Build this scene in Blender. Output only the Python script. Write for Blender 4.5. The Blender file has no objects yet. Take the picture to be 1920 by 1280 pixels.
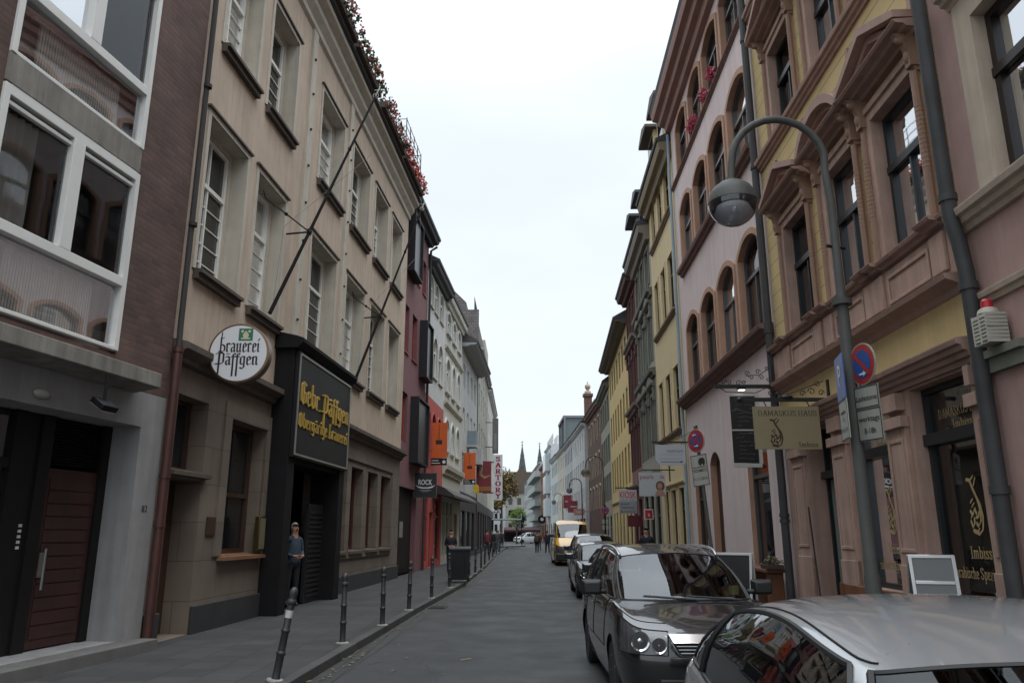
import bpy, bmesh, math, random
from mathutils import Vector, Matrix
random.seed(7)
rad = math.radians
scene = bpy.context.scene
C = scene.collection

# ------------------------------------------------------------- camera, sky, sun, exposure
cam_d = bpy.data.cameras.new('camera'); cam = bpy.data.objects.new('camera', cam_d); C.objects.link(cam)
cam.location = (0, 0, 1.7); cam.rotation_euler = (rad(90 + 14.05), 0, 0)
cam_d.sensor_width = 36; cam_d.lens = 36 * 1427 / 1920
cam_d.clip_start = 0.05; cam_d.clip_end = 5000
scene.camera = cam
scene.render.resolution_x = 1024; scene.render.resolution_y = 682
scene.view_settings.view_transform = 'Standard'; scene.view_settings.look = 'None'
scene.view_settings.exposure = .42; scene.view_settings.gamma = 1
SUN_EL, SUN_AZ = 62, 150
w = bpy.data.worlds.new('World'); scene.world = w; w.use_nodes = True
nt = w.node_tree; nt.nodes.clear(); N = nt.nodes.new; Lk = nt.links.new
out = N('ShaderNodeOutputWorld'); mx = N('ShaderNodeMixShader'); b1 = N('ShaderNodeBackground'); b2 = N('ShaderNodeBackground')
sky = N('ShaderNodeTexSky'); sky.sky_type = 'NISHITA'; sky.sun_disc = False
sky.sun_elevation = rad(SUN_EL); sky.sun_rotation = rad(SUN_AZ)
b1.inputs[1].default_value = 0.1
tc = N('ShaderNodeTexCoord'); mp = N('ShaderNodeMapping'); mp.inputs['Scale'].default_value = (1.2, 1.2, 3.2)
nz = N('ShaderNodeTexNoise'); nz.inputs['Scale'].default_value = 1.6; nz.inputs['Detail'].default_value = 5; nz.inputs['Roughness'].default_value = .5
cr = N('ShaderNodeValToRGB'); cr.color_ramp.elements[0].position = .3; cr.color_ramp.elements[0].color = (.655, .72, .775, 1)
cr.color_ramp.elements[1].position = .68; cr.color_ramp.elements[1].color = (.775, .83, .87, 1)
Lk(tc.outputs['Generated'], mp.inputs[0]); Lk(mp.outputs[0], nz.inputs[0]); Lk(nz.outputs[0], cr.inputs[0])
Lk(cr.outputs[0], b2.inputs[0])
sx = N('ShaderNodeSeparateXYZ'); mr = N('ShaderNodeMapRange'); mr.interpolation_type = 'SMOOTHSTEP'       # overcast sky: brighter towards the zenith
mr.inputs[1].default_value = .5; mr.inputs[2].default_value = .98; mr.inputs[3].default_value = 1.0; mr.inputs[4].default_value = 3.1
Lk(tc.outputs['Generated'], sx.inputs[0]); Lk(sx.outputs[2], mr.inputs[0]); Lk(mr.outputs[0], b2.inputs[1])
Lk(sky.outputs[0], b1.inputs[0]); mx.inputs[0].default_value = .93
Lk(b1.outputs[0], mx.inputs[1]); Lk(b2.outputs[0], mx.inputs[2]); Lk(mx.outputs[0], out.inputs[0])
sd = bpy.data.lights.new('sun', 'SUN'); sd.energy = .9; sd.angle = rad(40); sd.color = (1, .97, .93)
so = bpy.data.objects.new('sun', sd); C.objects.link(so)
so.rotation_euler = (rad(90 - SUN_EL), 0, rad(180 - SUN_AZ))

# ------------------------------------------------------------- materials
_M = {}
def _new(name):
    m = bpy.data.materials.new(name); m.use_nodes = True
    n = m.node_tree; p = n.nodes['Principled BSDF']
    return m, n, p
def mat(name, col=(.5, .5, .5), rough=.75, metal=0, var=.10, vs=2.5, bump=0, bs=60, streak=0, spec=.5, coat=0, emit=0, dirt=0):
    if name in _M: return _M[name]
    m, n, p = _new(name); N = n.nodes.new; L = n.links.new
    p.inputs['Roughness'].default_value = rough; p.inputs['Metallic'].default_value = metal
    p.inputs['Specular IOR Level'].default_value = spec
    if coat: p.inputs['Coat Weight'].default_value = coat; p.inputs['Coat IOR'].default_value = 1.65; p.inputs['Coat Roughness'].default_value = .04
    t = N('ShaderNodeTexCoord'); z = N('ShaderNodeTexNoise'); z.inputs['Scale'].default_value = vs; z.inputs['Detail'].default_value = 7; z.inputs['Roughness'].default_value = .62
    L(t.outputs['Object'], z.inputs[0])
    r = N('ShaderNodeMapRange'); r.inputs[1].default_value = .25; r.inputs[2].default_value = .75; r.inputs[3].default_value = 1 - var; r.inputs[4].default_value = 1 + var
    L(z.outputs[0], r.inputs[0]); fac = r.outputs[0]
    if streak:
        mp = N('ShaderNodeMapping'); mp.inputs['Scale'].default_value = (3.5, 3.5, .25); z2 = N('ShaderNodeTexNoise'); z2.inputs['Scale'].default_value = 1.5; z2.inputs['Detail'].default_value = 8; z2.inputs['Roughness'].default_value = .7
        L(t.outputs['Object'], mp.inputs[0]); L(mp.outputs[0], z2.inputs[0])
        r2 = N('ShaderNodeMapRange'); r2.inputs[1].default_value = .35; r2.inputs[2].default_value = .7; r2.inputs[3].default_value = 1 - streak; r2.inputs[4].default_value = 1.04
        L(z2.outputs[0], r2.inputs[0]); mu = N('ShaderNodeMath'); mu.operation = 'MULTIPLY'; L(fac, mu.inputs[0]); L(r2.outputs[0], mu.inputs[1]); fac = mu.outputs[0]
    v = N('ShaderNodeVectorMath'); v.operation = 'SCALE'; v.inputs[0].default_value = col[:3]; L(fac, v.inputs['Scale'])
    L(v.outputs[0], p.inputs['Base Color'])
    if emit:
        p.inputs['Emission Color'].default_value = (*col[:3], 1); p.inputs['Emission Strength'].default_value = emit
    if bump:
        z3 = N('ShaderNodeTexNoise'); z3.inputs['Scale'].default_value = bs; z3.inputs['Detail'].default_value = 4
        L(t.outputs['Object'], z3.inputs[0]); b = N('ShaderNodeBump'); b.inputs['Strength'].default_value = bump; b.inputs['Distance'].default_value = .01
        L(z3.outputs[0], b.inputs['Height']); L(b.outputs[0], p.inputs['Normal'])
    _M[name] = m; return m
def mat_brick(name, c1, c2, mortar, bw=.24, bh=.075, ms=.01, rough=.85, var=.5, sq=1, off=.5, plane='xz', bump=.3):
    if name in _M: return _M[name]
    m, n, p = _new(name); N = n.nodes.new; L = n.links.new
    p.inputs['Roughness'].default_value = rough
    t = N('ShaderNodeTexCoord'); s = N('ShaderNodeSeparateXYZ'); c = N('ShaderNodeCombineXYZ'); L(t.outputs['Object'], s.inputs[0])
    if plane == 'xz':
        ad = N('ShaderNodeMath'); ad.operation = 'ADD'; L(s.outputs[0], ad.inputs[0]); L(s.outputs[1], ad.inputs[1]); L(ad.outputs[0], c.inputs[0]); L(s.outputs[2], c.inputs[1])
    else:
        L(s.outputs[1], c.inputs[0]); L(s.outputs[0], c.inputs[1])
    b = N('ShaderNodeTexBrick'); L(c.outputs[0], b.inputs[0]); b.offset = off
    b.inputs['Color1'].default_value = (*c1, 1); b.inputs['Color2'].default_value = (*c2, 1); b.inputs['Mortar'].default_value = (*mortar, 1)
    b.inputs['Scale'].default_value = 1; b.inputs['Mortar Size'].default_value = ms; b.inputs['Brick Width'].default_value = bw; b.inputs['Row Height'].default_value = bh; b.inputs['Mortar Smooth'].default_value = .3
    z = N('ShaderNodeTexNoise'); z.inputs['Scale'].default_value = 1.3; z.inputs['Detail'].default_value = 8; L(t.outputs['Object'], z.inputs[0])
    r = N('ShaderNodeMapRange'); r.inputs[1].default_value = .3; r.inputs[2].default_value = .7; r.inputs[3].default_value = 1 - var * .4; r.inputs[4].default_value = 1 + var * .3; L(z.outputs[0], r.inputs[0])
    v = N('ShaderNodeVectorMath'); v.operation = 'SCALE'; L(b.outputs['Color'], v.inputs[0]); L(r.outputs[0], v.inputs['Scale']); L(v.outputs[0], p.inputs['Base Color'])
    bu = N('ShaderNodeBump'); bu.inputs['Strength'].default_value = bump; bu.inputs['Distance'].default_value = .006; bu.invert = True
    L(b.outputs['Fac'], bu.inputs['Height']); L(bu.outputs[0], p.inputs['Normal'])
    _M[name] = m; return m
def mat_glass(name='window glass', tint=(.012, .014, .016), rough=.02, wob=.03, trans=0, ior=1.6, gain=1.0):
    if name in _M: return _M[name]
    m, n, p = _new(name); N = n.nodes.new; L = n.links.new
    t = N('ShaderNodeTexCoord'); z = N('ShaderNodeTexNoise'); z.inputs['Scale'].default_value = 1.1; z.inputs['Detail'].default_value = 2
    L(t.outputs['Object'], z.inputs[0]); b = N('ShaderNodeBump'); b.inputs['Strength'].default_value = wob; b.inputs['Distance'].default_value = .05; L(z.outputs[0], b.inputs['Height'])
    if trans:
        n.nodes.remove(p); g = N('ShaderNodeBsdfGlossy'); g.inputs['Roughness'].default_value = rough; g.inputs['Color'].default_value = (.95, .97, 1, 1)
        tr = N('ShaderNodeBsdfTransparent'); tr.inputs[0].default_value = (trans, trans, trans * 1.02, 1)
        f = N('ShaderNodeFresnel'); f.inputs[0].default_value = ior; L(b.outputs[0], f.inputs[1]); L(b.outputs[0], g.inputs['Normal'])
        mu = N('ShaderNodeMath'); mu.operation = 'MULTIPLY_ADD'; mu.inputs[1].default_value = gain; mu.inputs[2].default_value = .05 * gain; L(f.outputs[0], mu.inputs[0])
        mxs = N('ShaderNodeMixShader'); L(mu.outputs[0], mxs.inputs[0]); L(tr.outputs[0], mxs.inputs[1]); L(g.outputs[0], mxs.inputs[2]); L(mxs.outputs[0], n.nodes['Material Output'].inputs[0])
    else:
        p.inputs['Base Color'].default_value = (*tint, 1); p.inputs['Roughness'].default_value = rough; p.inputs['IOR'].default_value = ior; L(b.outputs[0], p.inputs['Normal'])
    _M[name] = m; return m
def mat_asphalt(name, base, patch=.18, speck=.5, rough=.8):
    if name in _M: return _M[name]
    m, n, p = _new(name); N = n.nodes.new; L = n.links.new
    t = N('ShaderNodeTexCoord')
    def noise(s, d, mp=None):
        z = N('ShaderNodeTexNoise'); z.inputs['Scale'].default_value = s; z.inputs['Detail'].default_value = d
        if mp:
            q = N('ShaderNodeMapping'); q.inputs['Scale'].default_value = mp; L(t.outputs['Object'], q.inputs[0]); L(q.outputs[0], z.inputs[0])
        else: L(t.outputs['Object'], z.inputs[0])
        return z.outputs[0]
    def rng(o, a, b, c, d):
        r = N('ShaderNodeMapRange'); r.inputs[1].default_value = a; r.inputs[2].default_value = b; r.inputs[3].default_value = c; r.inputs[4].default_value = d; L(o, r.inputs[0]); return r.outputs[0]
    def mul(a, b):
        q = N('ShaderNodeMath'); q.operation = 'MULTIPLY'; L(a, q.inputs[0]); L(b, q.inputs[1]); return q.outputs[0]
    big = rng(noise(.35, 5, (1, .25, 1)), .3, .7, 1 - patch, 1 + patch)
    mid = rng(noise(3, 6), .3, .7, .88, 1.12)
    fine = rng(noise(90, 2), .3, .7, 1 - speck * .5, 1 + speck * .6)
    vo = N('ShaderNodeTexVoronoi'); vo.feature = 'DISTANCE_TO_EDGE'; vo.inputs['Scale'].default_value = .45
    zz = N('ShaderNodeTexNoise'); zz.inputs['Scale'].default_value = 3; L(t.outputs['Object'], zz.inputs[0]); ad = N('ShaderNodeMixRGB'); ad.inputs[0].default_value = .25; L(t.outputs['Object'], ad.inputs[1]); L(zz.outputs['Color'], ad.inputs[2]); L(ad.outputs[0], vo.inputs[0])
    crk = rng(vo.outputs['Distance'], .0, .006, .55, 1)
    f = mul(mul(big, mid), mul(fine, crk))
    v = N('ShaderNodeVectorMath'); v.operation = 'SCALE'; v.inputs[0].default_value = base; L(f, v.inputs['Scale']); L(v.outputs[0], p.inputs['Base Color'])
    L(rng(noise(1.2, 4), .3, .7, rough - .12, rough + .1), p.inputs['Roughness'])
    bu = N('ShaderNodeBump'); bu.inputs['Strength'].default_value = .35; bu.inputs['Distance'].default_value = .006; L(noise(120, 3), bu.inputs['Height']); L(bu.outputs[0], p.inputs['Normal'])
    _M[name] = m; return m

GLASS = mat_glass(); CLEAR = mat_glass('clear glass', trans=.86, ior=1.5, gain=.75)
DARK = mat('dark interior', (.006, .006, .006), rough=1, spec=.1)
CURT = mat('white curtain', (.42, .42, .38), rough=.9, var=.12)
WHITE = mat('white window paint', (.76, .75, .70), rough=.45, var=.06)
BROWN = mat('brown window paint', (.045, .022, .016), rough=.45)
BLACK = mat('black painted metal', (.010, .010, .011), rough=.5, spec=.25)
GREYP = mat('grey pipe zinc', (.058, .058, .060), rough=.6, var=.25, streak=.35, spec=.3)
CHROME = mat('chrome', (.75, .75, .75), rough=.12, metal=1, var=.02)

# ------------------------------------------------------------- mesh helpers
class MB:
    def __init__(s): s.v = []; s.f = []; s.m = []
    def add(s, vs, fs, mi=0):
        o = len(s.v); s.v += [tuple(p) for p in vs]
        for f in fs: s.f.append(tuple(i + o for i in f)); s.m.append(mi)
        return s
    def box(s, x0, x1, y0, y1, z0, z1, mi=0):
        v = [(x, y, z) for z in (z0, z1) for y in (y0, y1) for x in (x0, x1)]
        return s.add(v, [(0, 2, 3, 1), (4, 5, 7, 6), (0, 1, 5, 4), (2, 6, 7, 3), (0, 4, 6, 2), (1, 3, 7, 5)], mi)
    def prism(s, poly, y0, y1, ax='y', mi=0):            # poly in the other two axes (x,z) for y, (y,z) for x, (x,y) for z
        n = len(poly)
        def P(a, b, t): return {'y': (a, t, b), 'x': (t, a, b), 'z': (a, b, t)}[ax]
        v = [P(a, b, y0) for a, b in poly] + [P(a, b, y1) for a, b in poly]
        f = [tuple(range(n))[::-1], tuple(range(n, 2 * n))] + [(i, (i + 1) % n, n + (i + 1) % n, n + i) for i in range(n)]
        return s.add(v, f, mi)
    def ring(s, a, b, y0, y1, mi=0, open_bottom=False):    # frame prism between outline a and b in xz
        n = len(a); v = [(x, y0, z) for x, z in a] + [(x, y0, z) for x, z in b] + [(x, y1, z) for x, z in a] + [(x, y1, z) for x, z in b]
        f = []
        for i in range(n):
            j = (i + 1) % n
            if open_bottom and j == 0: continue
            f += [(i, j, n + j, n + i), (2 * n + i, 3 * n + i, 3 * n + j, 2 * n + j), (n + i, n + j, 3 * n + j, 3 * n + i), (i, 2 * n + i, 2 * n + j, j)]
        return s.add(v, f, mi)
    def tube(s, pts, r, n=8, mi=0, cap=True):
        pts = [Vector(p) for p in pts]; R = r if isinstance(r, (list, tuple)) else [r] * len(pts)
        o = []; prev = None
        for i, p in enumerate(pts):
            d = (pts[min(i + 1, len(pts) - 1)] - pts[max(i - 1, 0)])
            if d.length < 1e-9: d = Vector((0, 0, 1))
            d.normalize()
            if prev is None: a = d.orthogonal().normalized()
            else:
                a = prev - d * prev.dot(d)
                a = a.normalized() if a.length > 1e-6 else d.orthogonal().normalized()
            prev = a; b = d.cross(a)
            for k in range(n):
                t = 2 * math.pi * k / n; o.append(tuple(p + (a * math.cos(t) + b * math.sin(t)) * R[i]))
        f = []
        for i in range(len(pts) - 1):
            for k in range(n): f.append((i * n + k, i * n + (k + 1) % n, (i + 1) * n + (k + 1) % n, (i + 1) * n + k))
        if cap: f += [tuple(range(n))[::-1], tuple(range((len(pts) - 1) * n, len(pts) * n))]
        return s.add(o, f, mi)
    def lathe(s, prof, c=(0, 0, 0), n=16, ax='z', mi=0):   # prof list of (r, h)
        o = []
        for r, h in prof:
            for k in range(n):
                t = 2 * math.pi * k / n; a, b = r * math.cos(t), r * math.sin(t)
                q = {'z': (a, b, h), 'y': (a, h, b), 'x': (h, a, b)}[ax]
                o.append((q[0] + c[0], q[1] + c[1], q[2] + c[2]))
        f = []
        for i in range(len(prof) - 1):
            for k in range(n): f.append((i * n + k, i * n + (k + 1) % n, (i + 1) * n + (k + 1) % n, (i + 1) * n + k))
        flat = len(prof) == 2 and prof[0][1] == prof[1][1] and min(prof[0][0], prof[1][0]) < 1e-6
        if prof[0][0] > 1e-6 and not flat: f.append(tuple(range(n))[::-1])
        if prof[-1][0] > 1e-6 and not flat: f.append(tuple(range((len(prof) - 1) * n, len(prof) * n)))
        return s.add(o, f, mi)
    def ball(s, c, r, n=12, m=8, mi=0):
        rx, ry, rz = r if isinstance(r, (tuple, list)) else (r, r, r)
        o = []; f = []
        for i in range(m + 1):
            a = math.pi * i / m
            for k in range(n):
                t = 2 * math.pi * k / n; o.append((c[0] + rx * math.sin(a) * math.cos(t), c[1] + ry * math.sin(a) * math.sin(t), c[2] + rz * math.cos(a)))
        for i in range(m):
            for k in range(n): f.append((i * n + k, i * n + (k + 1) % n, (i + 1) * n + (k + 1) % n, (i + 1) * n + k))
        return s.add(o, f, mi)
    def xform(s, M, start=0):
        for i in range(start, len(s.v)): s.v[i] = tuple(M @ Vector(s.v[i]))
        return s
    def build(s, name, mats, parent=None, smooth=35, bevel=0, label=None):
        me = bpy.data.meshes.new(name); me.from_pydata(s.v, [], s.f)
        if not isinstance(mats, (list, tuple)): mats = [mats]
        for m in mats: me.materials.append(m)
        if len(mats) > 1: me.polygons.foreach_set('material_index', s.m)
        bm = bmesh.new(); bm.from_mesh(me); bmesh.ops.remove_doubles(bm, verts=bm.verts, dist=1e-5); bmesh.ops.recalc_face_normals(bm, faces=bm.faces); bm.to_mesh(me); bm.free()
        if smooth:
            me.shade_smooth()
            try: me.set_sharp_from_angle(angle=rad(smooth))
            except Exception: pass
        o = bpy.data.objects.new(name, me); C.objects.link(o)
        if parent: o.parent = parent
        if bevel:
            b = o.modifiers.new('b', 'BEVEL'); b.width = bevel; b.segments = 2; b.limit_method = 'ANGLE'
        if label: o['label'] = label
        return o
def thing(name, label, cat, loc=(0, 0, 0), rz=0, group=None, tilt=None):
    o = bpy.data.objects.new(name, None); C.objects.link(o); o.location = loc; o.rotation_euler = (tilt[0] if tilt else 0, tilt[1] if tilt else 0, rz); o.empty_display_size = .2
    o['label'] = label; o['category'] = cat
    if group: o['group'] = group
    return o
def tag(o, label, cat, group=None):
    o['label'] = label; o['category'] = cat
    if group: o['group'] = group
    return o
def struct(o): o['kind'] = 'structure'; return o
def copy_tree(o, parent=None):
    c = o.copy(); C.objects.link(c)
    if parent: c.parent = parent
    for ch in list(o.children): copy_tree(ch, c)
    return c
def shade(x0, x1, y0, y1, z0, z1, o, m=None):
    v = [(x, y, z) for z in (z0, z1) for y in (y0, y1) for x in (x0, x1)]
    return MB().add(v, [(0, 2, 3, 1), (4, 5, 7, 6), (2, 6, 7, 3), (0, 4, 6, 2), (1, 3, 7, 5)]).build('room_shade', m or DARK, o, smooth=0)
def outline(s0, s1, z0, z1, rise=0, n=12):
    if rise <= 0: return [(s0, z0), (s0, z1), (s1, z1), (s1, z0)]
    w = (s1 - s0) / 2; cx = (s0 + s1) / 2; rise = min(rise, w)
    R = (w * w + rise * rise) / (2 * rise); cz = z1 - R; a = math.asin(min(1, w / R))
    return [(s0, z0)] + [(cx + R * math.sin(-a + 2 * a * i / n), cz + R * math.cos(-a + 2 * a * i / n)) for i in range(n + 1)] + [(s1, z0)]

# ------------------------------------------------------------- lettering
def text_mb(txt, size=1, bold=0, spacing=1):
    cu = bpy.data.curves.new('t', 'FONT'); cu.body = txt; cu.size = size; cu.align_x = 'CENTER'; cu.offset = bold; cu.space_character = spacing; cu.resolution_u = 3
    o = bpy.data.objects.new('t', cu); C.objects.link(o); dg = bpy.context.evaluated_depsgraph_get(); dg.update()
    me = bpy.data.meshes.new_from_object(o.evaluated_get(dg)); vs = [tuple(v.co) for v in me.vertices]; fs = [tuple(p.vertices) for p in me.polygons]
    bpy.data.objects.remove(o); bpy.data.curves.remove(cu); bpy.data.meshes.remove(me)
    return vs, fs
def put_text(mb, txt, cx, cz, size, y, fit=None, bold=0, flip=1, mi=0, sh=1):
    vs, fs = text_mb(txt, size, bold * size)
    if not vs: return
    x0 = min(v[0] for v in vs); x1 = max(v[0] for v in vs)
    k = (fit / (x1 - x0)) if fit else 1
    mb.add([(cx + flip * ((v[0] - (x0 + x1) / 2) * k), y, cz + v[1] * sh) for v in vs], fs, mi)
def nibs(mb, strokes, ox, oz, sx, sz, y, pen=(.3, .12, 40), mi=0, th=0):
    a = rad(pen[2]); W, T = pen[0] / 2, pen[1] / 2
    cn = [(W * math.cos(a) - T * math.sin(a), W * math.sin(a) + T * math.cos(a)), (W * math.cos(a) + T * math.sin(a), W * math.sin(a) - T * math.cos(a)),
          (-W * math.cos(a) + T * math.sin(a), -W * math.sin(a) - T * math.cos(a)), (-W * math.cos(a) - T * math.sin(a), -W * math.sin(a) + T * math.cos(a))]
    def hull(ps):
        ps = sorted(set((round(p[0], 5), round(p[1], 5)) for p in ps))
        def half(q):
            h = []
            for p in q:
                while len(h) > 1 and (h[-1][0] - h[-2][0]) * (p[1] - h[-2][1]) - (h[-1][1] - h[-2][1]) * (p[0] - h[-2][0]) <= 0: h.pop()
                h.append(p)
            return h
        l = half(ps); u = half(ps[::-1]); return l[:-1] + u[:-1]
    e = 0
    for st in strokes:
        for p, q in zip(st, st[1:]):
            h = hull([(p[0] + c[0], p[1] + c[1]) for c in cn] + [(q[0] + c[0], q[1] + c[1]) for c in cn]); e += 1
            yy = y - .00005 * (e % 7) * (1 if y < 0 else 1)
            poly = [(ox + a_ * sx, oz + b_ * sz) for a_, b_ in h]
            if th: mb.prism(poly, yy - th, yy, mi=mi)
            else: mb.add([(a_, yy, b_) for a_, b_ in poly], [tuple(range(len(poly)))], mi)
def _mn(x): return [(x - .3, 3.5), (x, 3.9), (x, .4), (x + .35, .15)]
FR = {
 'B': (2.6, [[(.5, 6.6), (.5, .4), (1.2, 0), (2.1, .6), (2.1, 2.6), (1.3, 3.3), (.5, 3)], [(.5, 5.8), (1.5, 6.4)], [(-.2, .3), (.6, .1)]]),
 'r': (1.9, [_mn(.5), [(.5, 3.2), (1.1, 4), (1.6, 3.5)]]),
 'a': (2.3, [[(.3, 3.5), (.8, 4), (1.6, 3.5), (1.6, .4), (2, .15)], [(1.6, 2.4), (.5, 1.9), (.4, .7), (.8, 0), (1.6, .7)]]),
 'u': (2.5, [_mn(.5), _mn(1.7), [(.5, .4), (.9, 0), (1.7, .8)]]),
 'e': (2.1, [[(1.5, 2.5), (1.6, 3.4), (1, 4), (.5, 3.4), (.5, .6), (.9, 0), (1.7, .6)], [(.5, 2), (1.5, 2.6)]]),
 'i': (1.3, [_mn(.5), [(.4, 5.1), (.9, 6)]]),
 'n': (2.5, [_mn(.5), [(.5, 3.2), (1.3, 4), (1.7, 3.5), (1.7, .4), (2.1, .15)]]),
 'g': (2.3, [[(1.7, 3.7), (.9, 4), (.4, 3.4), (.4, .8), (.9, .2), (1.7, .9)], [(1.7, 4), (1.7, -1.1), (1.1, -1.8), (.3, -1.2)]]),
 'f': (1.5, [[(1.5, 5.6), (1, 6), (.6, 5.4), (.6, -1.6)], [(0, 3.9), (1.4, 3.9)]]),
 'F': (1.5, [[(1.5, 5.0), (1, 5.4), (.6, 4.8), (.6, -5.2)], [(0, 3.9), (1.4, 3.9)]]),
 'b': (2.3, [[(.5, 6.3), (.5, .6), (1, 0), (1.8, .8), (1.8, 3.4), (1.3, 4), (.5, 3.2)]]),
 'P': (2.9, [[(.7, -4.2), (.7, 5.5)], [(-.4, 5.2), (.5, 5.6), (1.8, 5.6), (2.3, 5.1), (2.3, 1.4), (1.7, .6), (-.5, .5)]]),
 'G': (2.9, [[(2.4, 5.3), (1.3, 6), (.5, 5.1), (.5, .8), (1.3, 0), (2.4, .7), (2.4, 3), (1.6, 3.3)], [(1.4, 5.8), (1.4, .3)]]),
 'O': (2.9, [[(.4, 5), (1.3, 6), (2.3, 5.1), (2.3, .8), (1.3, 0), (.4, .9), (.4, 5)], [(1.2, 5.7), (1.2, .5)]]),
 'A': (2.3, []), 'U': (2.5, []), '.': (.9, [[(.3, .2), (.5, .3)]]), ' ': (1.8, [])}
FR['ä'] = (2.3, FR['a'][1] + [[(.5, 5), (.7, 5.3)], [(1.3, 5), (1.5, 5.3)]]); FR['ö'] = (2.3, [[(.4, .7), (.4, 3.4), (1, 4), (1.7, 3.4), (1.7, .6), (1, 0), (.4, .7)], [(.5, 5), (.7, 5.3)], [(1.3, 5), (1.5, 5.3)]])
FR['ü'] = (2.5, FR['u'][1] + [[(.4, 5.4), (.9, 5.1), (1.7, 5.5)]])
def cap(h): return 0
def _s(x, z, w=.6): return [(x - w, z), (x + w, z)]
SE = {
 'D': (5.4, [[(1.1, 0), (1.1, 6)], [(.2, 6), (2.4, 6), (3.8, 5), (4.3, 3), (3.8, 1), (2.4, 0), (.2, 0)]]),
 'A': (5.2, [[(.8, 0), (2.6, 6)], [(2.6, 6), (4.4, 0)], [(2.7, 6), (4.5, 0)], [(1.4, 2), (3.8, 2)], _s(.8, 0), _s(4.4, 0)]),
 'M': (6.4, [[(1, 0), (1, 6)], [(1, 6), (3.1, 1)], [(3.1, 1), (5.2, 6)], [(5.2, 6), (5.2, 0)], _s(.9, 0), _s(5.2, 0), [(.3, 6), (1, 6)], [(5.2, 6), (5.9, 6)]]),
 'S': (4.2, [[(3.4, 4.6), (3.2, 5.6), (2, 6), (.9, 5.5), (.7, 4.5), (1.3, 3.6), (2.8, 2.6), (3.4, 1.6), (3, .5), (2, 0), (.9, .3), (.6, 1.5)]]),
 'K': (5.2, [[(1.1, 0), (1.1, 6)], _s(1.1, 0, .9), _s(1.1, 6, .9), [(1.1, 2.6), (4, 6)], [(2, 3.4), (4.4, 0)], _s(4, 6), _s(4.3, 0)]),
 'U': (5.4, [[(1.1, 6), (1.1, 1.6), (1.8, .3), (2.8, 0), (3.8, .3), (4.3, 1.6), (4.3, 6)], _s(1.1, 6, .8), _s(4.3, 6, .8)]),
 'H': (5.6, [[(1.1, 0), (1.1, 6)], [(4.3, 0), (4.3, 6)], [(1.1, 3), (4.3, 3)], _s(1.1, 0, .8), _s(1.1, 6, .8), _s(4.3, 0, .8), _s(4.3, 6, .8)]),
 'R': (5, [[(1.1, 0), (1.1, 6)], [(.2, 6), (2.8, 6), (3.8, 5.3), (3.8, 4), (2.8, 3.1), (1.1, 3.1)], [(2.4, 3), (4.2, 0)], _s(1.1, 0, .9), _s(4.3, 0, .5)]),
 'T': (4.8, [[(2.4, 0), (2.4, 6)], [(.3, 4.9), (.4, 6), (4.4, 6), (4.5, 4.9)], _s(2.4, 0, .9)]),
 'O': (5.4, [[(2.7, 6), (1.3, 5.4), (.7, 3), (1.3, .6), (2.7, 0), (4.1, .6), (4.7, 3), (4.1, 5.4), (2.7, 6)]]),
 'Y': (5, [[(.8, 6), (2.5, 3), (2.5, 0)], [(2.5, 3), (4.2, 6)], _s(.8, 6), _s(4.2, 6), _s(2.5, 0, .9)]),
 'I': (2.4, [[(1.2, 0), (1.2, 6)], _s(1.2, 0, .9), _s(1.2, 6, .9)]),
 'i': (1.9, [[(1, 0), (1, 4)], _s(1, 0), [(.4, 4), (1, 4)], [(.95, 5.4), (1.05, 5.5)]]),
 'm': (5.4, [[(1, 0), (1, 4)], [(1, 3.2), (1.8, 4), (2.6, 3.6), (2.7, 0)], [(2.7, 3.2), (3.5, 4), (4.3, 3.6), (4.4, 0)], _s(1, 0), _s(2.7, 0), _s(4.4, 0), [(.4, 4), (1, 4)]]),
 'b': (3.7, [[(.9, 0), (.9, 6)], [(.9, 3.3), (1.9, 4), (2.9, 3.2), (3, .9), (2, 0), (.9, .5)], [(.3, 6), (.9, 6)]]),
 's': (2.9, [[(2.3, 3.1), (1.9, 4), (1, 4), (.6, 3), (2.2, 1.6), (2.2, .5), (1.3, 0), (.6, .3), (.5, 1)]]),
 'a': (3.5, [[(.8, 3.2), (1.3, 4), (2.3, 3.8), (2.6, 3), (2.6, .3), (3, 0)], [(2.6, 2.4), (1, 1.9), (.7, .8), (1.3, 0), (2.6, .8)]]),
 'r': (2.8, [[(1, 0), (1, 4)], [(1, 3), (2, 4), (2.6, 3.6)], _s(1, 0), [(.4, 4), (1, 4)]]),
 'c': (3, [[(2.6, 3.1), (1.8, 4), (.9, 3.3), (.7, 1.6), (1.3, .1), (2.5, .5)]]),
 'h': (3.9, [[(1, 0), (1, 6)], [(1, 3.2), (2, 4), (2.9, 3.5), (3, 0)], _s(1, 0), _s(3, 0), [(.4, 6), (1, 6)]]),
 'e': (3.2, [[(.7, 2), (2.6, 2.1), (2.5, 3.4), (1.7, 4), (.9, 3.3), (.7, 1.5), (1.5, 0), (2.6, .6)]]),
 'p': (3.7, [[(.9, -2), (.9, 4)], [(.9, 3.3), (1.9, 4), (2.9, 3.2), (3, .9), (2, 0), (.9, .5)], _s(.9, -2)]),
 'z': (3, [[(.6, 4), (2.4, 4), (.6, 0), (2.5, 0)]]), 'l': (1.9, [[(1, 0), (1, 6)], _s(1, 0), [(.4, 6), (1, 6)]]),
 't': (2.4, [[(1, 5.3), (1, .6), (1.5, 0), (2.1, .3)], [(.3, 4), (1.9, 4)]]), ' ': (2, [])}
SE['n'] = (3.9, [[(1, 0), (1, 4)], [(1, 3.2), (2, 4), (2.9, 3.5), (3, 0)], _s(1, 0), _s(3, 0), [(.4, 4), (1, 4)]])
SE['ä'] = (3.5, SE['a'][1] + [[(.9, 5.3), (1, 5.3)], [(2.2, 5.3), (2.3, 5.3)]])
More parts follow.
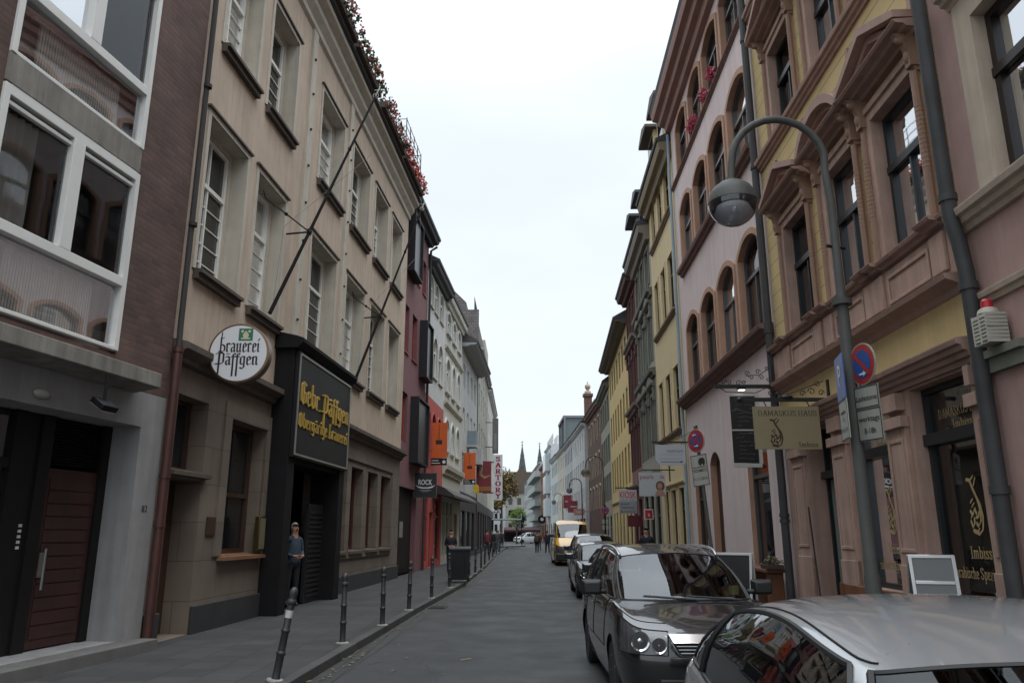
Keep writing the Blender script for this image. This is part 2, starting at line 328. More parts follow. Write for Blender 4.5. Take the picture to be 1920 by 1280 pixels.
def put_nib(mb, font, txt, cx, z, width, y, pen, mi=0, flip=1, sz=None, th=0):
    tot = sum(font[c][0] for c in txt); k = width / tot; x = 0
    for c in txt:
        nibs(mb, font[c][1], cx + flip * (x * k - width / 2), z, k * flip, sz or k, y, pen, mi, th); x += font[c][0]

# ------------------------------------------------------------- facade frame
class Fac:
    def __init__(s, side, x0, u0, h, ua, ub):
        s.side, s.x0, s.u0, s.h, s.ua, s.ub = side, x0, u0, h, ua, ub; s.k = math.sqrt(1 + h * h); s.L = (ub - ua) * s.k
        if side == 'L': s.o = (s.X(ua), ua); s.rz = math.atan2(1, h)
        else: s.o = (s.X(ub), ub); s.rz = math.atan2(-1, -h)
    def X(s, u): return s.x0 + s.h * (u - s.u0)
    def S(s, u): return (u - s.ua) * s.k if s.side == 'L' else (s.ub - u) * s.k
    def I(s, a, b): p, q = s.S(a), s.S(b); return (min(p, q), max(p, q))
    def loc(s, z=0): return (s.o[0], s.o[1], z)
    def root(s, name, label, cat, group=None): return thing(name, label, cat, s.loc(), s.rz, group)

def wall(mb, L, z0, z1, depth, holes, rv=.2, mi=0, rmi=None, s0=0.0):
    """front wall at y=0 with openings; holes = (s0,s1,z0,z1,rise)"""
    rmi = mi if rmi is None else rmi
    xs = sorted(set([s0, L] + [round(h[i], 4) for h in holes for i in (0, 1)])); zs = sorted(set([z0, z1] + [round(min(max(h[i], z0), z1), 4) for h in holes for i in (2, 3)]))
    for i in range(len(xs) - 1):
        for j in range(len(zs) - 1):
            cx, cz = (xs[i] + xs[i + 1]) / 2, (zs[j] + zs[j + 1]) / 2
            if any(h[0] < cx < h[1] and h[2] < cz < h[3] for h in holes): continue
            mb.add([(xs[i], 0, zs[j]), (xs[i + 1], 0, zs[j]), (xs[i + 1], 0, zs[j + 1]), (xs[i], 0, zs[j + 1])], [(0, 1, 2, 3)], mi)
    for h in holes:
        o = outline(*h[:4], h[4] if len(h) > 4 else 0); n = len(o)
        mb.add([(x, 0, z) for x, z in o] + [(x, rv, z) for x, z in o], [(i, (i + 1) % n, n + (i + 1) % n, n + i) for i in range(n)], rmi)
        if len(h) > 4 and h[4] > 0:
            m = n - 2; arc = o[1:-1]; half = m // 2
            mb.add([(h[0], 0, h[3])] + [(x, 0, z) for x, z in arc[:half + 1]], [(0, k, k + 1) for k in range(1, half + 1)], mi)
            mb.add([(h[1], 0, h[3])] + [(x, 0, z) for x, z in arc[half:]], [(0, k, k + 1) for k in range(1, len(arc[half:]))], mi)
    d = depth
    mb.add([(s0, 0, z0), (s0, d, z0), (s0, d, z1), (s0, 0, z1)], [(0, 1, 2, 3)], mi); mb.add([(L, 0, z0), (L, d, z0), (L, d, z1), (L, 0, z1)], [(0, 1, 2, 3)], mi)
    mb.add([(s0, d, z0), (L, d, z0), (L, d, z1), (s0, d, z1)], [(0, 1, 2, 3)], mi); mb.add([(s0, 0, z1), (L, 0, z1), (L, d, z1), (s0, d, z1)], [(0, 1, 2, 3)], mi)
    return mb

def window(parent, s0, s1, z0, z1, rise=0, rv=.2, fm=None, fw=.06, transom=.68, cols=2, mrows=0, sill=None, surround=None, curtain=None, pane=None, tcols=None, ledge=None, name='window', mw=.018, mcol=True, curt_h=1.0, muntmat=None):
    fm = fm or WHITE; g = .002
    a = outline(s0 + g, s1 - g, z0 + g, z1 - g, rise); b = outline(s0 + fw, s1 - fw, z0 + fw, z1 - fw, rise * .92)
    m = MB().ring(a, b, rv - .05, rv + .02)
    zt = z0 + (z1 - z0) * transom if transom else None; top = zt - .04 if zt else z1 - fw - rise * .15
    if zt: m.box(s0 + fw * .6, s1 - fw * .6, rv - .06, rv + .02, zt - .04, zt + .04)
    W = s1 - s0
    for c in range(1, cols):
        x = s0 + W * c / cols; m.box(x - .022, x + .022, rv - .045, rv + .018, z0 + fw * .6, top)
    if tcols and zt:
        for c in range(1, tcols): x = s0 + W * c / tcols; m.box(x - .02, x + .02, rv - .04, rv + .017, zt, z1 - fw - rise * .1)
    if mrows:
        for r in range(1, mrows): z = z0 + (top - z0) * r / mrows; m.box(s0 + fw * .8, s1 - fw * .8, rv - .03, rv + .015, z - mw / 2, z + mw / 2)
        for c in range(cols if mcol else 0):
            x = s0 + W * (c + .5) / cols; m.box(x - mw / 2, x + mw / 2, rv - .028, rv + .014, z0 + fw, top)
    o = m.build(name, fm, parent, smooth=30)
    pm = pane or (CLEAR if curtain else GLASS)
    pl = [(x, z) for x, z in b]; MB().add([(x, rv, z) for x, z in pl], [tuple(range(len(pl)))]).build('pane', pm, o, smooth=0)
    if curtain:
        q = MB(); n = max(10, int(W / .06)); zb = z0 + .03; zt2 = z1 - (z1 - z0) * (1 - curt_h) - rise * .9
        vs = []
        for i in range(n + 1):
            x = s0 + .03 + (W - .06) * i / n; y = rv + .1 + .025 * math.sin(i * 1.9 + s0) + .01 * math.sin(i * 5)
            vs += [(x, y, zb), (x, y, zt2)]
        q.add(vs, [(2 * i, 2 * i + 2, 2 * i + 3, 2 * i + 1) for i in range(n)]); q.build('curtain', curtain, o)
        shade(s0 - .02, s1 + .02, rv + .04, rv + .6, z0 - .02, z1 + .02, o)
    if sill:
        sm, pr, hh, ex = sill; MB().prism([(.0 + rv * .5, z0 - .0), (-pr, z0 - .015), (-pr, z0 - hh), (-.0, z0 - hh)], s0 - ex, s1 + ex, ax='x').build('sill', sm, o, smooth=0)
    if surround:
        um, uw, up = surround[:3]
        oo = outline(s0 - uw, s1 + uw, z0, z1 + uw, rise * (1 + uw / max(W / 2, .1)) if rise else 0)
        MB().ring(oo, outline(s0 + .001, s1 - .001, z0, z1 - .001, rise), -up, .02 if len(surround) < 4 else rv - .06, open_bottom=True).build('surround', um, o, smooth=30)
    return o
# ============================================================= SETTING
ASPH = mat_asphalt('asphalt', (.036, .037, .039), patch=.22, rough=.72)
struct(MB().box(-600, 600, -200, 1200, -.3, -.012).build('ground', mat('far ground', (.06, .06, .055), rough=.9), smooth=0))
KL = [(-2.9, -12), (-2.62, 2), (-2.40, 9.5), (-2.06, 17), (-1.56, 25.5), (-1.28, 40), (-1.16, 57), (-.72, 78), (-.4, 92)]
KR = [(3.15, -12), (3.05, 2), (3.1, 12), (3.35, 22), (4.1, 35), (4.75, 48), (5.45, 62), (5.9, 78), (5.75, 100), (5.3, 125), (4.9, 150), (4.3, 200), (3.4, 230)]
struct(MB().add([(-14, -14, 0), (12, -14, 0), (12, 260, 0), (-60, 260, 0), (-60, 90, 0), (-14, 90, 0)], [tuple(range(6))]).build('road', ASPH, smooth=0))
PAVE = mat_brick('pavement slabs', (.052, .051, .052), (.037, .036, .037), (.018, .018, .018), bw=.5, bh=.5, ms=.008, rough=.8, var=.55, plane='xy', bump=.4)
KST = mat_brick('kerb stone', (.075, .073, .071), (.058, .056, .055), (.02, .02, .02), bw=1.0, bh=5, ms=.012, rough=.8, var=.5, plane='xy', bump=.3)
def pavement(name, K, xin, sgn):
    poly = K + [(xin, K[-1][1]), (xin, K[0][1])]
    inner = [(x + sgn * .15, y) for x, y in K]
    p = inner + [(xin, K[-1][1]), (xin, K[0][1])]
    struct(MB().prism(p, -.05, .12, ax='z').build(name, PAVE, smooth=0))
    struct(MB().prism(K + inner[::-1], -.05, .124, ax='z').build(name.replace('pavement', 'kerb'), KST, smooth=0, bevel=.012))
pavement('pavement_left', KL, -9, -1); pavement('pavement_right', KR, 12, 1)
# gutter strip of lighter setts along the left kerb
GUT = mat_brick('gutter setts', (.048, .047, .045), (.038, .037, .036), (.022, .021, .02), bw=.2, bh=.14, ms=.012, rough=.7, plane='xy', bump=.5)
struct(MB().add([(x + .0, y, .004) for x, y in KL] + [(x + .3, y, .004) for x, y in KL], [(i, i + 1, len(KL) + i + 1, len(KL) + i) for i in range(len(KL) - 1)]).build('gutter', GUT, smooth=0))
struct(MB().add([(x - .3, y, .004) for x, y in KR] + [(x, y, .004) for x, y in KR], [(i, i + 1, len(KR) + i + 1, len(KR) + i) for i in range(len(KR) - 1)]).build('gutter', GUT, smooth=0))
isl = [(-.9, 96), (-.2, 92), (.9, 92.5), (1.6, 95), (1.7, 100), (.9, 104), (-.8, 104)]
struct(MB().prism(isl, -.05, .14, ax='z').build('traffic_island', KST, smooth=0))
# patches, drain, manhole, leaves
IRON = mat('cast iron', (.03, .028, .027), rough=.6, var=.3, bump=.4, bs=90)
def manhole(x, y, r, label):
    m = MB().lathe([(0, .012), (r, .012), (r + .02, .004), (r + .02, 0)], (0, 0, 0), 24)
    for i in range(-3, 4):
        hw = math.sqrt(max(.01, r * r - (i * r / 4) ** 2)) * .9; m.box(-hw, hw, i * r / 4 - .012, i * r / 4 + .012, .012, .017)
    o = m.build('manhole_cover', IRON); o.location = (x, y, 0); tag(o, label, 'manhole cover'); return o
dr = MB().box(-.2, .2, -.25, .25, 0, .012)
for i in range(7): dr.box(-.16, .16, -.21 + i * .065, -.18 + i * .065, .012, .02)
o = dr.build('drain_grate', IRON); o.location = (-1.72, 18.6, .006); o.rotation_euler.z = -.05; tag(o, 'dark iron drain grate in the gutter beside the left kerb', 'drain')
lv = MB(); rnd = random.Random(3)
LEAF = mat('dry leaf', (.22, .18, .11), rough=.8, var=.4)
for i in range(230):
    t = rnd.random() ** 1.6; y = 8.5 + t * 28; x = None
    for a, b in zip(KL, KL[1:]):
        if a[1] <= y <= b[1]: x = a[0] + (b[0] - a[0]) * (y - a[1]) / (b[1] - a[1])
    x += rnd.uniform(.0, .22) if rnd.random() < .8 else rnd.uniform(-.5, 1.6); z = .012 if x > -2.6 + .13 * 0 and x > (x - 0) - 1 else .13
    kx = None
    for a, b in zip(KL, KL[1:]):
        if a[1] <= y <= b[1]: kx = a[0] + (b[0] - a[0]) * (y - a[1]) / (b[1] - a[1])
    z = .014 if x > kx else .133; an = rnd.uniform(0, 6.3); s = rnd.uniform(.012, .042)
    ca, sa = math.cos(an), math.sin(an)
    lv.add([(x + s * ca, y + s * sa, z), (x - s * .6 * sa, y + s * .6 * ca, z + .008), (x - s * ca, y - s * sa, z + .002), (x + s * .6 * sa, y - s * .6 * ca, z + .01)], [(0, 1, 2, 3)])
o = lv.build('fallen_leaves', LEAF, smooth=0); o['kind'] = 'stuff'; o['label'] = 'small dry leaves and litter lying in the gutter'; o['category'] = 'leaves'
st = MB().tube([(-.09, 0, .012), (0, .01, .016), (.1, .05, .012)], .007, 6).build('twig', mat('pale twig', (.35, .3, .2))); st.location = (-.62, 11.15, 0); st.rotation_euler.z = .5; tag(st, 'small pale twig lying on the asphalt in mid road', 'twig')

# ============================================================= LEFT: brick and glass house (nearest)
BRICK = mat_brick('dark red brick', (.085, .046, .038), (.125, .068, .055), (.075, .062, .055), bw=.25, bh=.083, ms=.012, var=.8)
CONC = mat('painted white concrete', (.30, .295, .295), rough=.8, var=.12, streak=.25, bump=.2)
CONB = mat('weathered concrete', (.24, .225, .20), rough=.9, var=.25, streak=.4, bump=.3)
A = Fac('L', -5.21, 11.4, .172, 4.0, 11.36); S = A.S
R1 = A.root('brick_house', 'dark red brick house with wide white-framed window bays above a white concrete shopfront', 'house')
sl, sb, se = 0, S(10.14), A.L           # bay spans to sb, brick pier after it
hol = [(S(4.3), sb, 3.9, 6.72), (S(4.3), sb, 7.05, 9.8), (S(4.3), sb, 10.1, 12.8)]
hol = [(S(7.75), sb - .0, 4.05, 6.75, 0), (S(7.75), sb, 7.12, 9.9, 0), (S(7.75), sb, 10.25, 13, 0)]
wall(MB(), se, 3.66, 14.5, 10, hol, .25).build('wall', BRICK, R1, smooth=0)
wall(MB(), se, 0, 3.655, 9.9, [(S(4.4), S(10.85), .28, 3.16, 0)], .55).build('shopfront_wall', CONC, R1, smooth=0)
MB().prism([(-.02, 3.6), (-.42, 3.66), (-.42, 3.86), (-.02, 3.92)], S(4), S(10.6), ax='x').build('concrete_ledge', CONB, R1, smooth=0, bevel=.01)
MB().box(0.0, S(11.3), -.32, .0, .0, .27).build('step', mat('grey stone step', (.13, .125, .12), var=.2, bump=.3), R1, smooth=0, bevel=.01)
ALW = mat('white aluminium frame', (.66, .66, .64), rough=.4, var=.05)
RADI = mat('radiator enamel', (.42, .40, .36), rough=.6)
def bay(z0, zr, zt, curt):
    s0 = S(7.75); s1 = sb; y = .04; sm = S(8.95)
    f = MB(); f.box(s0, s0 + .08, y - .08, y + .03, z0, zt); f.box(s1 - .09, s1, y - .08, y + .03, z0, zt)
    f.box(s0 + .08, s1 - .09, y - .08, y + .03, zt - .12, zt); f.box(s0 + .08, s1 - .09, y - .085, y + .03, zr, zr + .13)
    f.box(s0 + .08, s1 - .09, y - .07, y + .02, z0, z0 + .05); f.box(sm - .1, sm + .1, y - .087, y + .03, zr + .13, zt - .12)
    f.box(s0 + .08, sm - .1, y - .05, y + .02, zt - .22, zt - .17); f.box(sm + .1, s1 - .09, y - .05, y + .02, zt - .22, zt - .17)
    o = f.build('window', ALW, R1, smooth=0, bevel=.006)
    MB().add([(s0, y, zr + .1), (sm, y, zr + .1), (sm, y, zt), (s0, y, zt)], [(0, 1, 2, 3)]).build('pane', CLEAR, o, smooth=0)
    MB().add([(sm, y, zr + .1), (s1, y, zr + .1), (s1, y, zt), (sm, y, zt)], [(0, 1, 2, 3)]).build('pane', CLEAR, o, smooth=0)
    MB().add([(s0, y, z0), (s1, y, z0), (s1, y, zr + .05), (s0, y, zr + .05)], [(0, 1, 2, 3)]).build('pane', mat_glass('grey clear glass', trans=.8, ior=1.45, gain=.4), o, smooth=0)
    r = MB(); n = 34; a, b = s0 + .5, s1 - .45
    for i in range(n): x = a + (b - a) * i / n; r.box(x, x + (b - a) / n * .62, y + .07, y + .11, z0 + .1, zr - .1)
    r.box(a - .05, b + .05, y + .14, y + .24, zr - .08, zr - .02); r.build('radiator', RADI, o); MB().box(s0, s1, y + .22, y + .24, z0, zr).build('brightening_panel', mat('grey brightening panel', (.20, .19, .175), rough=.8), o, smooth=0)  # grey panel added so the interior behind the lower pane looks brighter
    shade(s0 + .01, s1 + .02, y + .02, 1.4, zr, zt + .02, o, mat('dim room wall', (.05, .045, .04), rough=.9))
    q = MB(); vs = []; nn = 26
    for i in range(nn + 1): x = s0 + .1 + curt * i / nn; vs += [(x, .30 + .03 * math.sin(i * 1.7), z0 + .05), (x, .30 + .03 * math.sin(i * 1.7), zt - .1)]
    q.add(vs, [(2 * i, 2 * i + 2, 2 * i + 3, 2 * i + 1) for i in range(nn)]); q.build('curtain', CURT, o)
bay(4.1, 5.0, 6.72, .8); bay(7.12, 7.96, 9.88, .5); bay(10.3, 11.1, 12.95, .5)
MB().box(S(7.75), sb - .02, -.03, .0, 6.752, 7.118).build('spandrel_band', CONB, R1, smooth=0)
# ground floor shop: dark frame, glass, louvre, door
DF = mat('dark bronze frame', (.010, .009, .010), rough=.5, spec=.25)
y0 = .5; f = MB()
for a, b in ((4.4, 4.5), (7.4, 7.5), (9.15, 9.32), (9.58, 9.78), (10.7, 10.86)): f.box(S(a), S(b), y0 - .06, y0 + .04, .28, 3.16)
f.box(S(4.5), S(7.4), y0 - .05, y0 + .03, 2.45, 2.57); f.box(S(7.5), S(9.15), y0 - .05, y0 + .03, 2.45, 2.57); f.box(S(4.5), S(7.4), y0 - .05, y0 + .03, .28, .45); f.box(S(7.5), S(9.15), y0 - .05, y0 + .03, .28, .45); f.box(S(9.32), S(9.58), y0 - .03, y0 + .0, .28, 3.16)
o = f.build('shop_window_frame', DF, R1, smooth=0)
for a, b in ((4.5, 7.4), (7.5, 9.15)):
    MB().add([(S(a), y0, .45), (S(b), y0, .45), (S(b), y0, 2.45), (S(a), y0, 2.45)], [(0, 1, 2, 3)]).build('pane', GLASS, o, smooth=0)
    MB().add([(S(a), y0, 2.57), (S(b), y0, 2.57), (S(b), y0, 3.15), (S(a), y0, 3.15)], [(0, 1, 2, 3)]).build('pane', GLASS, o, smooth=0)
lo = MB()
for i in range(15): z = 2.56 + i * .04; lo.prism([(y0 - .03, z), (y0 + .02, z + .03), (y0 + .025, z + .025), (y0 - .025, z - .006)], S(9.78), S(10.7), ax='x')
lo.build('louvre', DF, R1, smooth=0)
DOOR = mat('red brown door wood', (.050, .018, .015), rough=.6, var=.35, streak=.4)
d = MB().box(S(9.78), S(10.7), y0 - .02, y0 + .03, .3, 2.5)
for i in range(12): d.box(S(9.86), S(10.62), y0 - .032, y0 - .02, .42 + i * .165, .42 + i * .165 + .145)
d = d.build('door', DOOR, R1, smooth=0); MB().tube([(S(9.88), y0 - .09, 1.0), (S(9.88), y0 - .09, 1.5)], .015).box(S(9.84), S(9.93), y0 - .045, y0 - .03, 1.15, 1.45).build('handle', mat('brushed steel', (.35, .35, .34), rough=.35, metal=.8), d)
bl = MB()
for i in range(5): bl.box(S(9.45), S(9.49), y0 - .045, y0 - .03, 1.50 + i * .065, 1.535 + i * .065)
bl.build('bell_plate', mat('bell button', (.5, .5, .5), rough=.5), R1, smooth=0)
m = MB(); put_text(m, '82', S(11.13), 1.98, .13, -.006); m.build('house_number', BLACK, R1, smooth=0)
# wall lamp under the ledge and a bulkhead light
lm = A.root('flood_light', 'dark square flood light under the concrete ledge of the brick house', 'lamp')
x = S(9.55)
fl = MB().box(x - .14, x + .14, -.52, -.3, 3.22, 3.3).xform(Matrix.Translation((x, -.4, 3.26)) @ Matrix.Rotation(.6, 4, 'X') @ Matrix.Translation((-x, .4, -3.26)))
fl.build('housing', BLACK, lm, bevel=.01)
MB().box(x - .12, x + .12, -.52, -.3, 3.21, 3.218).xform(Matrix.Translation((x, -.4, 3.26)) @ Matrix.Rotation(.6, 4, 'X') @ Matrix.Translation((-x, .4, -3.26))).build('lens', mat('lamp lens', (.6, .6, .58), rough=.2), lm)
MB().tube([(x, -.4, 3.62), (x, -.4, 3.3)], .02).build('bracket', BLACK, lm)
lm = A.root('bulkhead_light', 'small oval bulkhead light over the shop glass', 'lamp'); x = S(8.95)
MB().ball((x, -.03, 2.98 + .32), (.13, .06, .06)).build('housing', mat('lamp cover', (.35, .35, .33), rough=.3), lm)

# ============================================================= LEFT: brewery (beige)
BEIGE = mat('beige render', (.53, .425, .335), rough=.9, var=.14, vs=1.1, streak=.24, bump=.25, bs=120)
STONE = mat('pale sandstone trim', (.50, .46, .39), rough=.85, var=.12, streak=.15, bump=.2)
ASHL = mat_brick('ashlar stone', (.175, .14, .11), (.15, .12, .095), (.08, .064, .05), bw=1.15, bh=.62, ms=.007, rough=.85, var=.5, bump=.3)
TRIM = mat('brown stone cornice', (.105, .082, .064), rough=.8, var=.2, streak=.3)
SILLD = mat('dark stone sill', (.075, .06, .05), rough=.75, var=.2)
PLIN = mat('dark basalt plinth', (.034, .034, .036), rough=.7, var=.2, bump=.3)
B = Fac('L', -4.92, 16.5, .0667, 11.42, 28.35); S = B.S
RB = B.root('brewery_house', 'long beige brewery with stone ground floor and two rows of muntined white windows', 'brewery')
f1 = [(11.87, 13.45), (14.0, 15.5), (17.3, 19.35), (20.35, 22.3), (23.1, 24.95), (25.65, 27.25)]
f2 = [(12.05, 13.52), (14.1, 15.6), (17.45, 19.4), (20.4, 22.3), (23.1, 24.85), (25.6, 27.2)]
hol = [(*B.I(a, b), 5.9, 8.72, 0) for a, b in f1] + [(*B.I(a, b), 10.25, 12.75, 0) for a, b in f2]
wall(MB(), B.L, 4.42, 14.35, 11, hol, .42, mi=0, rmi=1).build('wall', [BEIGE, STONE], RB, smooth=0)
for (a, b), z0, z1 in [(w_, 5.9, 8.72) for w_ in f1] + [(w_, 10.25, 12.75) for w_ in f2]:
    p, q = B.I(a, b)
    o = window(RB, p + .12, q - .12, z0 + .06, z1 - .1, rv=.36, fm=WHITE, fw=.06, transom=.66, cols=2, mrows=5, mcol=False, tcols=2, curtain=CURT if random.random() < .3 else None, curt_h=.62)
    MB().ring(outline(p + .002, q - .002, z0, z1 - .002), outline(p + .12, q - .12, z0 + .06, z1 - .1), .28, .40).build('inner_reveal', STONE, o, smooth=0)
    MB().ring(outline(p - .10, q + .10, z0, z1 + .1), outline(p, q, z0, z1), -.025, .01, open_bottom=True).build('surround', STONE, o, smooth=0)
    MB().box(p - .14, q + .14, -.07, -.0, z1 + .1, z1 + .14).build('drip_mould', SILLD, o, smooth=0)
    MB().prism([(.26, z0 + .05), (-.16, z0 - .01), (-.16, z0 - .07), (-.0, z0 - .07), (.26, z0)], p - .05, q + .05, ax='x').box(p - .05, q + .05, -.1, -.0, z0 - .17, z0 - .07).build('sill', SILLD, o, smooth=0)
# lesenes with iron bolts, cornice
for u in (16.55, 19.95):
    l = MB().box(S(u) - .16, S(u) + .16, -.06, -.0, 4.42, 14.0); l.build('pilaster', STONE, RB, smooth=0)
    bb = MB()
    for k in range(9): bb.lathe([(0, -.1), (.03, -.1), (.035, -.058)], (S(u), 0, 5.4 + k * .95), 8, 'y')
    bb.build('anchor_bolts', IRON, RB)
MB().prism([(0, 13.75), (-.08, 13.8), (-.08, 13.95), (-.22, 14.1), (-.22, 14.25), (-.4, 14.35), (-.4, 14.5), (0, 14.5)], 0, B.L, ax='x').build('eave_cornice', STONE, RB, smooth=0)
MB().prism([(-.35, 14.5), (-.5, 14.52), (-.5, 14.64), (-.35, 14.64), (1.0, 15.4), (8, 16.2), (11, 14.36), (0, 14.36)], 0.0, B.L, ax='x').build('roof', mat('dark slate roof', (.05, .05, .055), rough=.7, var=.3), RB, smooth=0)
MB().prism([(0, 4.25), (-.1, 4.28), (-.1, 4.36), (-.26, 4.46), (-.26, 4.56), (0, 4.62)], 0, S(15.6), ax='x').prism([(0, 4.25), (-.1, 4.28), (-.1, 4.36), (-.26, 4.46), (-.26, 4.56), (0, 4.62)], S(19.75), B.L, ax='x').build('cornice', TRIM, RB, smooth=0)
g4 = [(20.15, 21.5), (21.9, 23.2), (23.75, 25.05), (25.5, 26.9)]
gh = [(*B.I(11.8, 12.85), 2.66, 3.82, 0), (*B.I(11.8, 12.85), .13, 2.52, 0), (*B.I(13.75, 15.45), 1.3, 3.7, 0), (*B.I(16.0, 19.35), .12, 3.3, 0)] + [(*B.I(a, b), 1.2, 3.52, 0) for a, b in g4]
wall(MB(), B.L, 0, 4.415, 10.8, gh, .5).build('ground_floor_wall', ASHL, RB, smooth=0)
pl = MB()
for a, b in ((11.45, 11.8), (12.85, 15.6), (19.8, 28.3)): pl.box(S(a), S(b), -.07, -.0, 0, .55)
pl.build('plinth', PLIN, RB, smooth=0, bevel=.01)
p, q = B.I(11.8, 12.85)
MB().prism([(.4, 2.52), (-.12, 2.56), (-.12, 2.62), (.4, 2.66)], p - .12, q + .12, ax='x').build('door_lintel', TRIM, RB, smooth=0)
WBR = mat('dark brown stained wood', (.055, .028, .018), rough=.4, var=.25)
window(RB, p, q, 2.66, 3.82, rv=.35, fm=WBR, transom=None, cols=1, fw=.07)
d = MB().box(p, q, .44, .5, .13, 2.52)
for i in (0, 1): d.box(p + .12, q - .12, .42, .44, .3 + i * 1.1, 1.2 + i * 1.1)
d = d.build('door', WBR, RB, smooth=0, bevel=.008); MB().ball((p + .12, .39, 1.1), .035).build('handle', mat('old brass', (.14, .10, .045), rough=.35, metal=.9), d)
p, q = B.I(13.75, 15.45)
o = window(RB, p, q, 1.3, 3.7, rv=.32, fm=WBR, transom=.45, cols=1, fw=.1, mrows=0)
MB().ring(outline(p - .28, q + .28, 1.3, 3.98), outline(p, q, 1.3, 3.7), -.04, .02, open_bottom=True).build('surround', ASHL, o, smooth=0)
MB().prism([(.3, 1.32), (-.14, 1.28), (-.14, 1.22), (.3, 1.22)], p - .1, q + .1, ax='x').build('sill', mat('copper sill', (.30, .15, .085), rough=.45, metal=.3, var=.3), o, smooth=0)
# long frame around four windows, each with reddish brown frame
for a, b in g4:
    p, q = B.I(a, b)
    o = window(RB, p, q, 1.2, 3.52, rv=.3, fm=mat('ox blood wood', (.07, .016, .012), rough=.45, var=.2), transom=None, cols=2, fw=.1, pane=GLASS)
    MB().prism([(.28, 1.22), (-.1, 1.18), (-.1, 1.11), (.28, 1.11)], p - .1, q + .1, ax='x').build('sill', TRIM, o, smooth=0)
p, q = S(20.0), S(27.1); MB().ring(outline(p, q, 1.0, 3.8), outline(p + .1, q - .1, 1.1, 3.7), -.05, -.0).build('window_frieze', ASHL, RB, smooth=0)
# portal: black timber box
PB = mat('black portal timber', (.009, .009, .010), rough=.7, var=.3, spec=.2)
s0, s1 = S(15.62), S(19.72)
po = MB().box(s0, s0 + .42, -.42, .3, .12, 5.45).box(s1 - .42, s1, -.42, .3, .12, 5.45).box(s0 + .42, s1 - .42, -.36, .3, 3.1, 5.45)
po.prism([(.2, 5.45), (-.5, 5.45), (-.62, 5.58), (-.62, 5.66), (-.45, 5.72), (.0, 5.82)], s0 - .1, s1 + .1, ax='x')
po.build('portal', PB, RB, smooth=0, bevel=.01)
PAN = mat('anthracite sign board', (.014, .014, .017), rough=.5, var=.15, spec=.25)
MB().box(S(15.68), S(19.66), -.5, -.425, 3.2, 5.42).build('sign_panel', PAN, RB, smooth=0)
GOLD = mat('gilded lettering', (.62, .41, .08), rough=.35, metal=.5, var=.25, emit=0)
MB().ring(outline(S(15.72), S(19.62), 3.24, 5.38), outline(S(15.76), S(19.58), 3.28, 5.34), -.52, -.5).build('sign_border', mat('silver beading', (.4, .4, .38), rough=.3, metal=.6), RB, smooth=0)
for w_, cc, ww in (('Gebr.', S(15.83) + .70, 1.40), ('Päffgen', S(15.83) + 2.62, 2.14)):
    m = MB(); put_nib(m, FR, w_, cc, 4.34, ww, -.502, (.52, .18, 40), sz=.078, th=.03); m.build('gold_lettering', GOLD, RB, smooth=0)
for w_, cc, ww in (('Obergärige', S(15.83) + 1.0, 2.0), ('Brauerei', S(15.83) + 2.90, 1.56)):
    m = MB(); put_nib(m, FR, w_, cc, 3.84, ww, -.502, (.5, .18, 40), sz=.05, th=.02); m.build('gold_lettering', GOLD, RB, smooth=0)
# passage behind the portal: dark gate leaf, dark back
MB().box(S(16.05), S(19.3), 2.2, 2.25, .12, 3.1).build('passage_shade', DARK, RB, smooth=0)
gt = MB().box(S(18.2), S(19.3), -.06, .02, .14, 2.35)
for i in range(18): gt.box(S(18.28), S(19.22), -.085, -.06, .25 + i * .11, .31 + i * .11)
gt.build('gate_leaf', mat('black gate boards', (.018, .018, .02), rough=.5), RB, smooth=0)
# pipes
pp = B.root('downpipe', 'copper brown drainpipe between brick house and brewery, black above the first cornice', 'drainpipe')
COP = mat('copper brown pipe', (.075, .026, .02), rough=.5, var=.3, streak=.4)
q = MB().tube([(-.06, -.15, .12), (-.06, -.15, 4.45)], .07, 12)
for z in (1.8, 2.5, 4.4): q.lathe([(.07, -.03), (.083, -.03), (.083, .03), (.07, .03)], (-.06, -.15, z), 12)
q.build('lower_pipe', COP, pp)
q = MB().tube([(-.06, -.15, 4.45), (.02, -.1, 4.8), (.02, -.1, 14.1), (.02, -.45, 14.5)], .045, 10)
for z in (6.5, 9, 11.5): q.lathe([(.055, -.03), (.068, -.03), (.068, .03), (.055, .03)], (.02, -.12, z), 12)
q.build('upper_pipe', mat('dull black pipe', (.022, .018, .017), rough=.8), pp)
# brass menu box
o = B.root('menu_case', 'brass framed menu case on the stone wall beside the portal', 'menu case'); s = S(15.38)
MB().box(s - .16, s + .16, -.10, -.0, 1.35, 2.0).build('case', mat('old brass'), o, bevel=.012); MB().box(s - .13, s + .13, -.105, -.101, 1.38, 1.97).build('pane', mat('menu paper', (.2, .17, .11), rough=.3), o, smooth=0)
o = B.root('letter_plate', 'small dark plate in the doorway reveal of the stone ground floor', 'plate'); MB().box(S(13.15), S(13.45), -.03, -.0, 1.65, 1.95).build('plate', WBR, o, smooth=0)
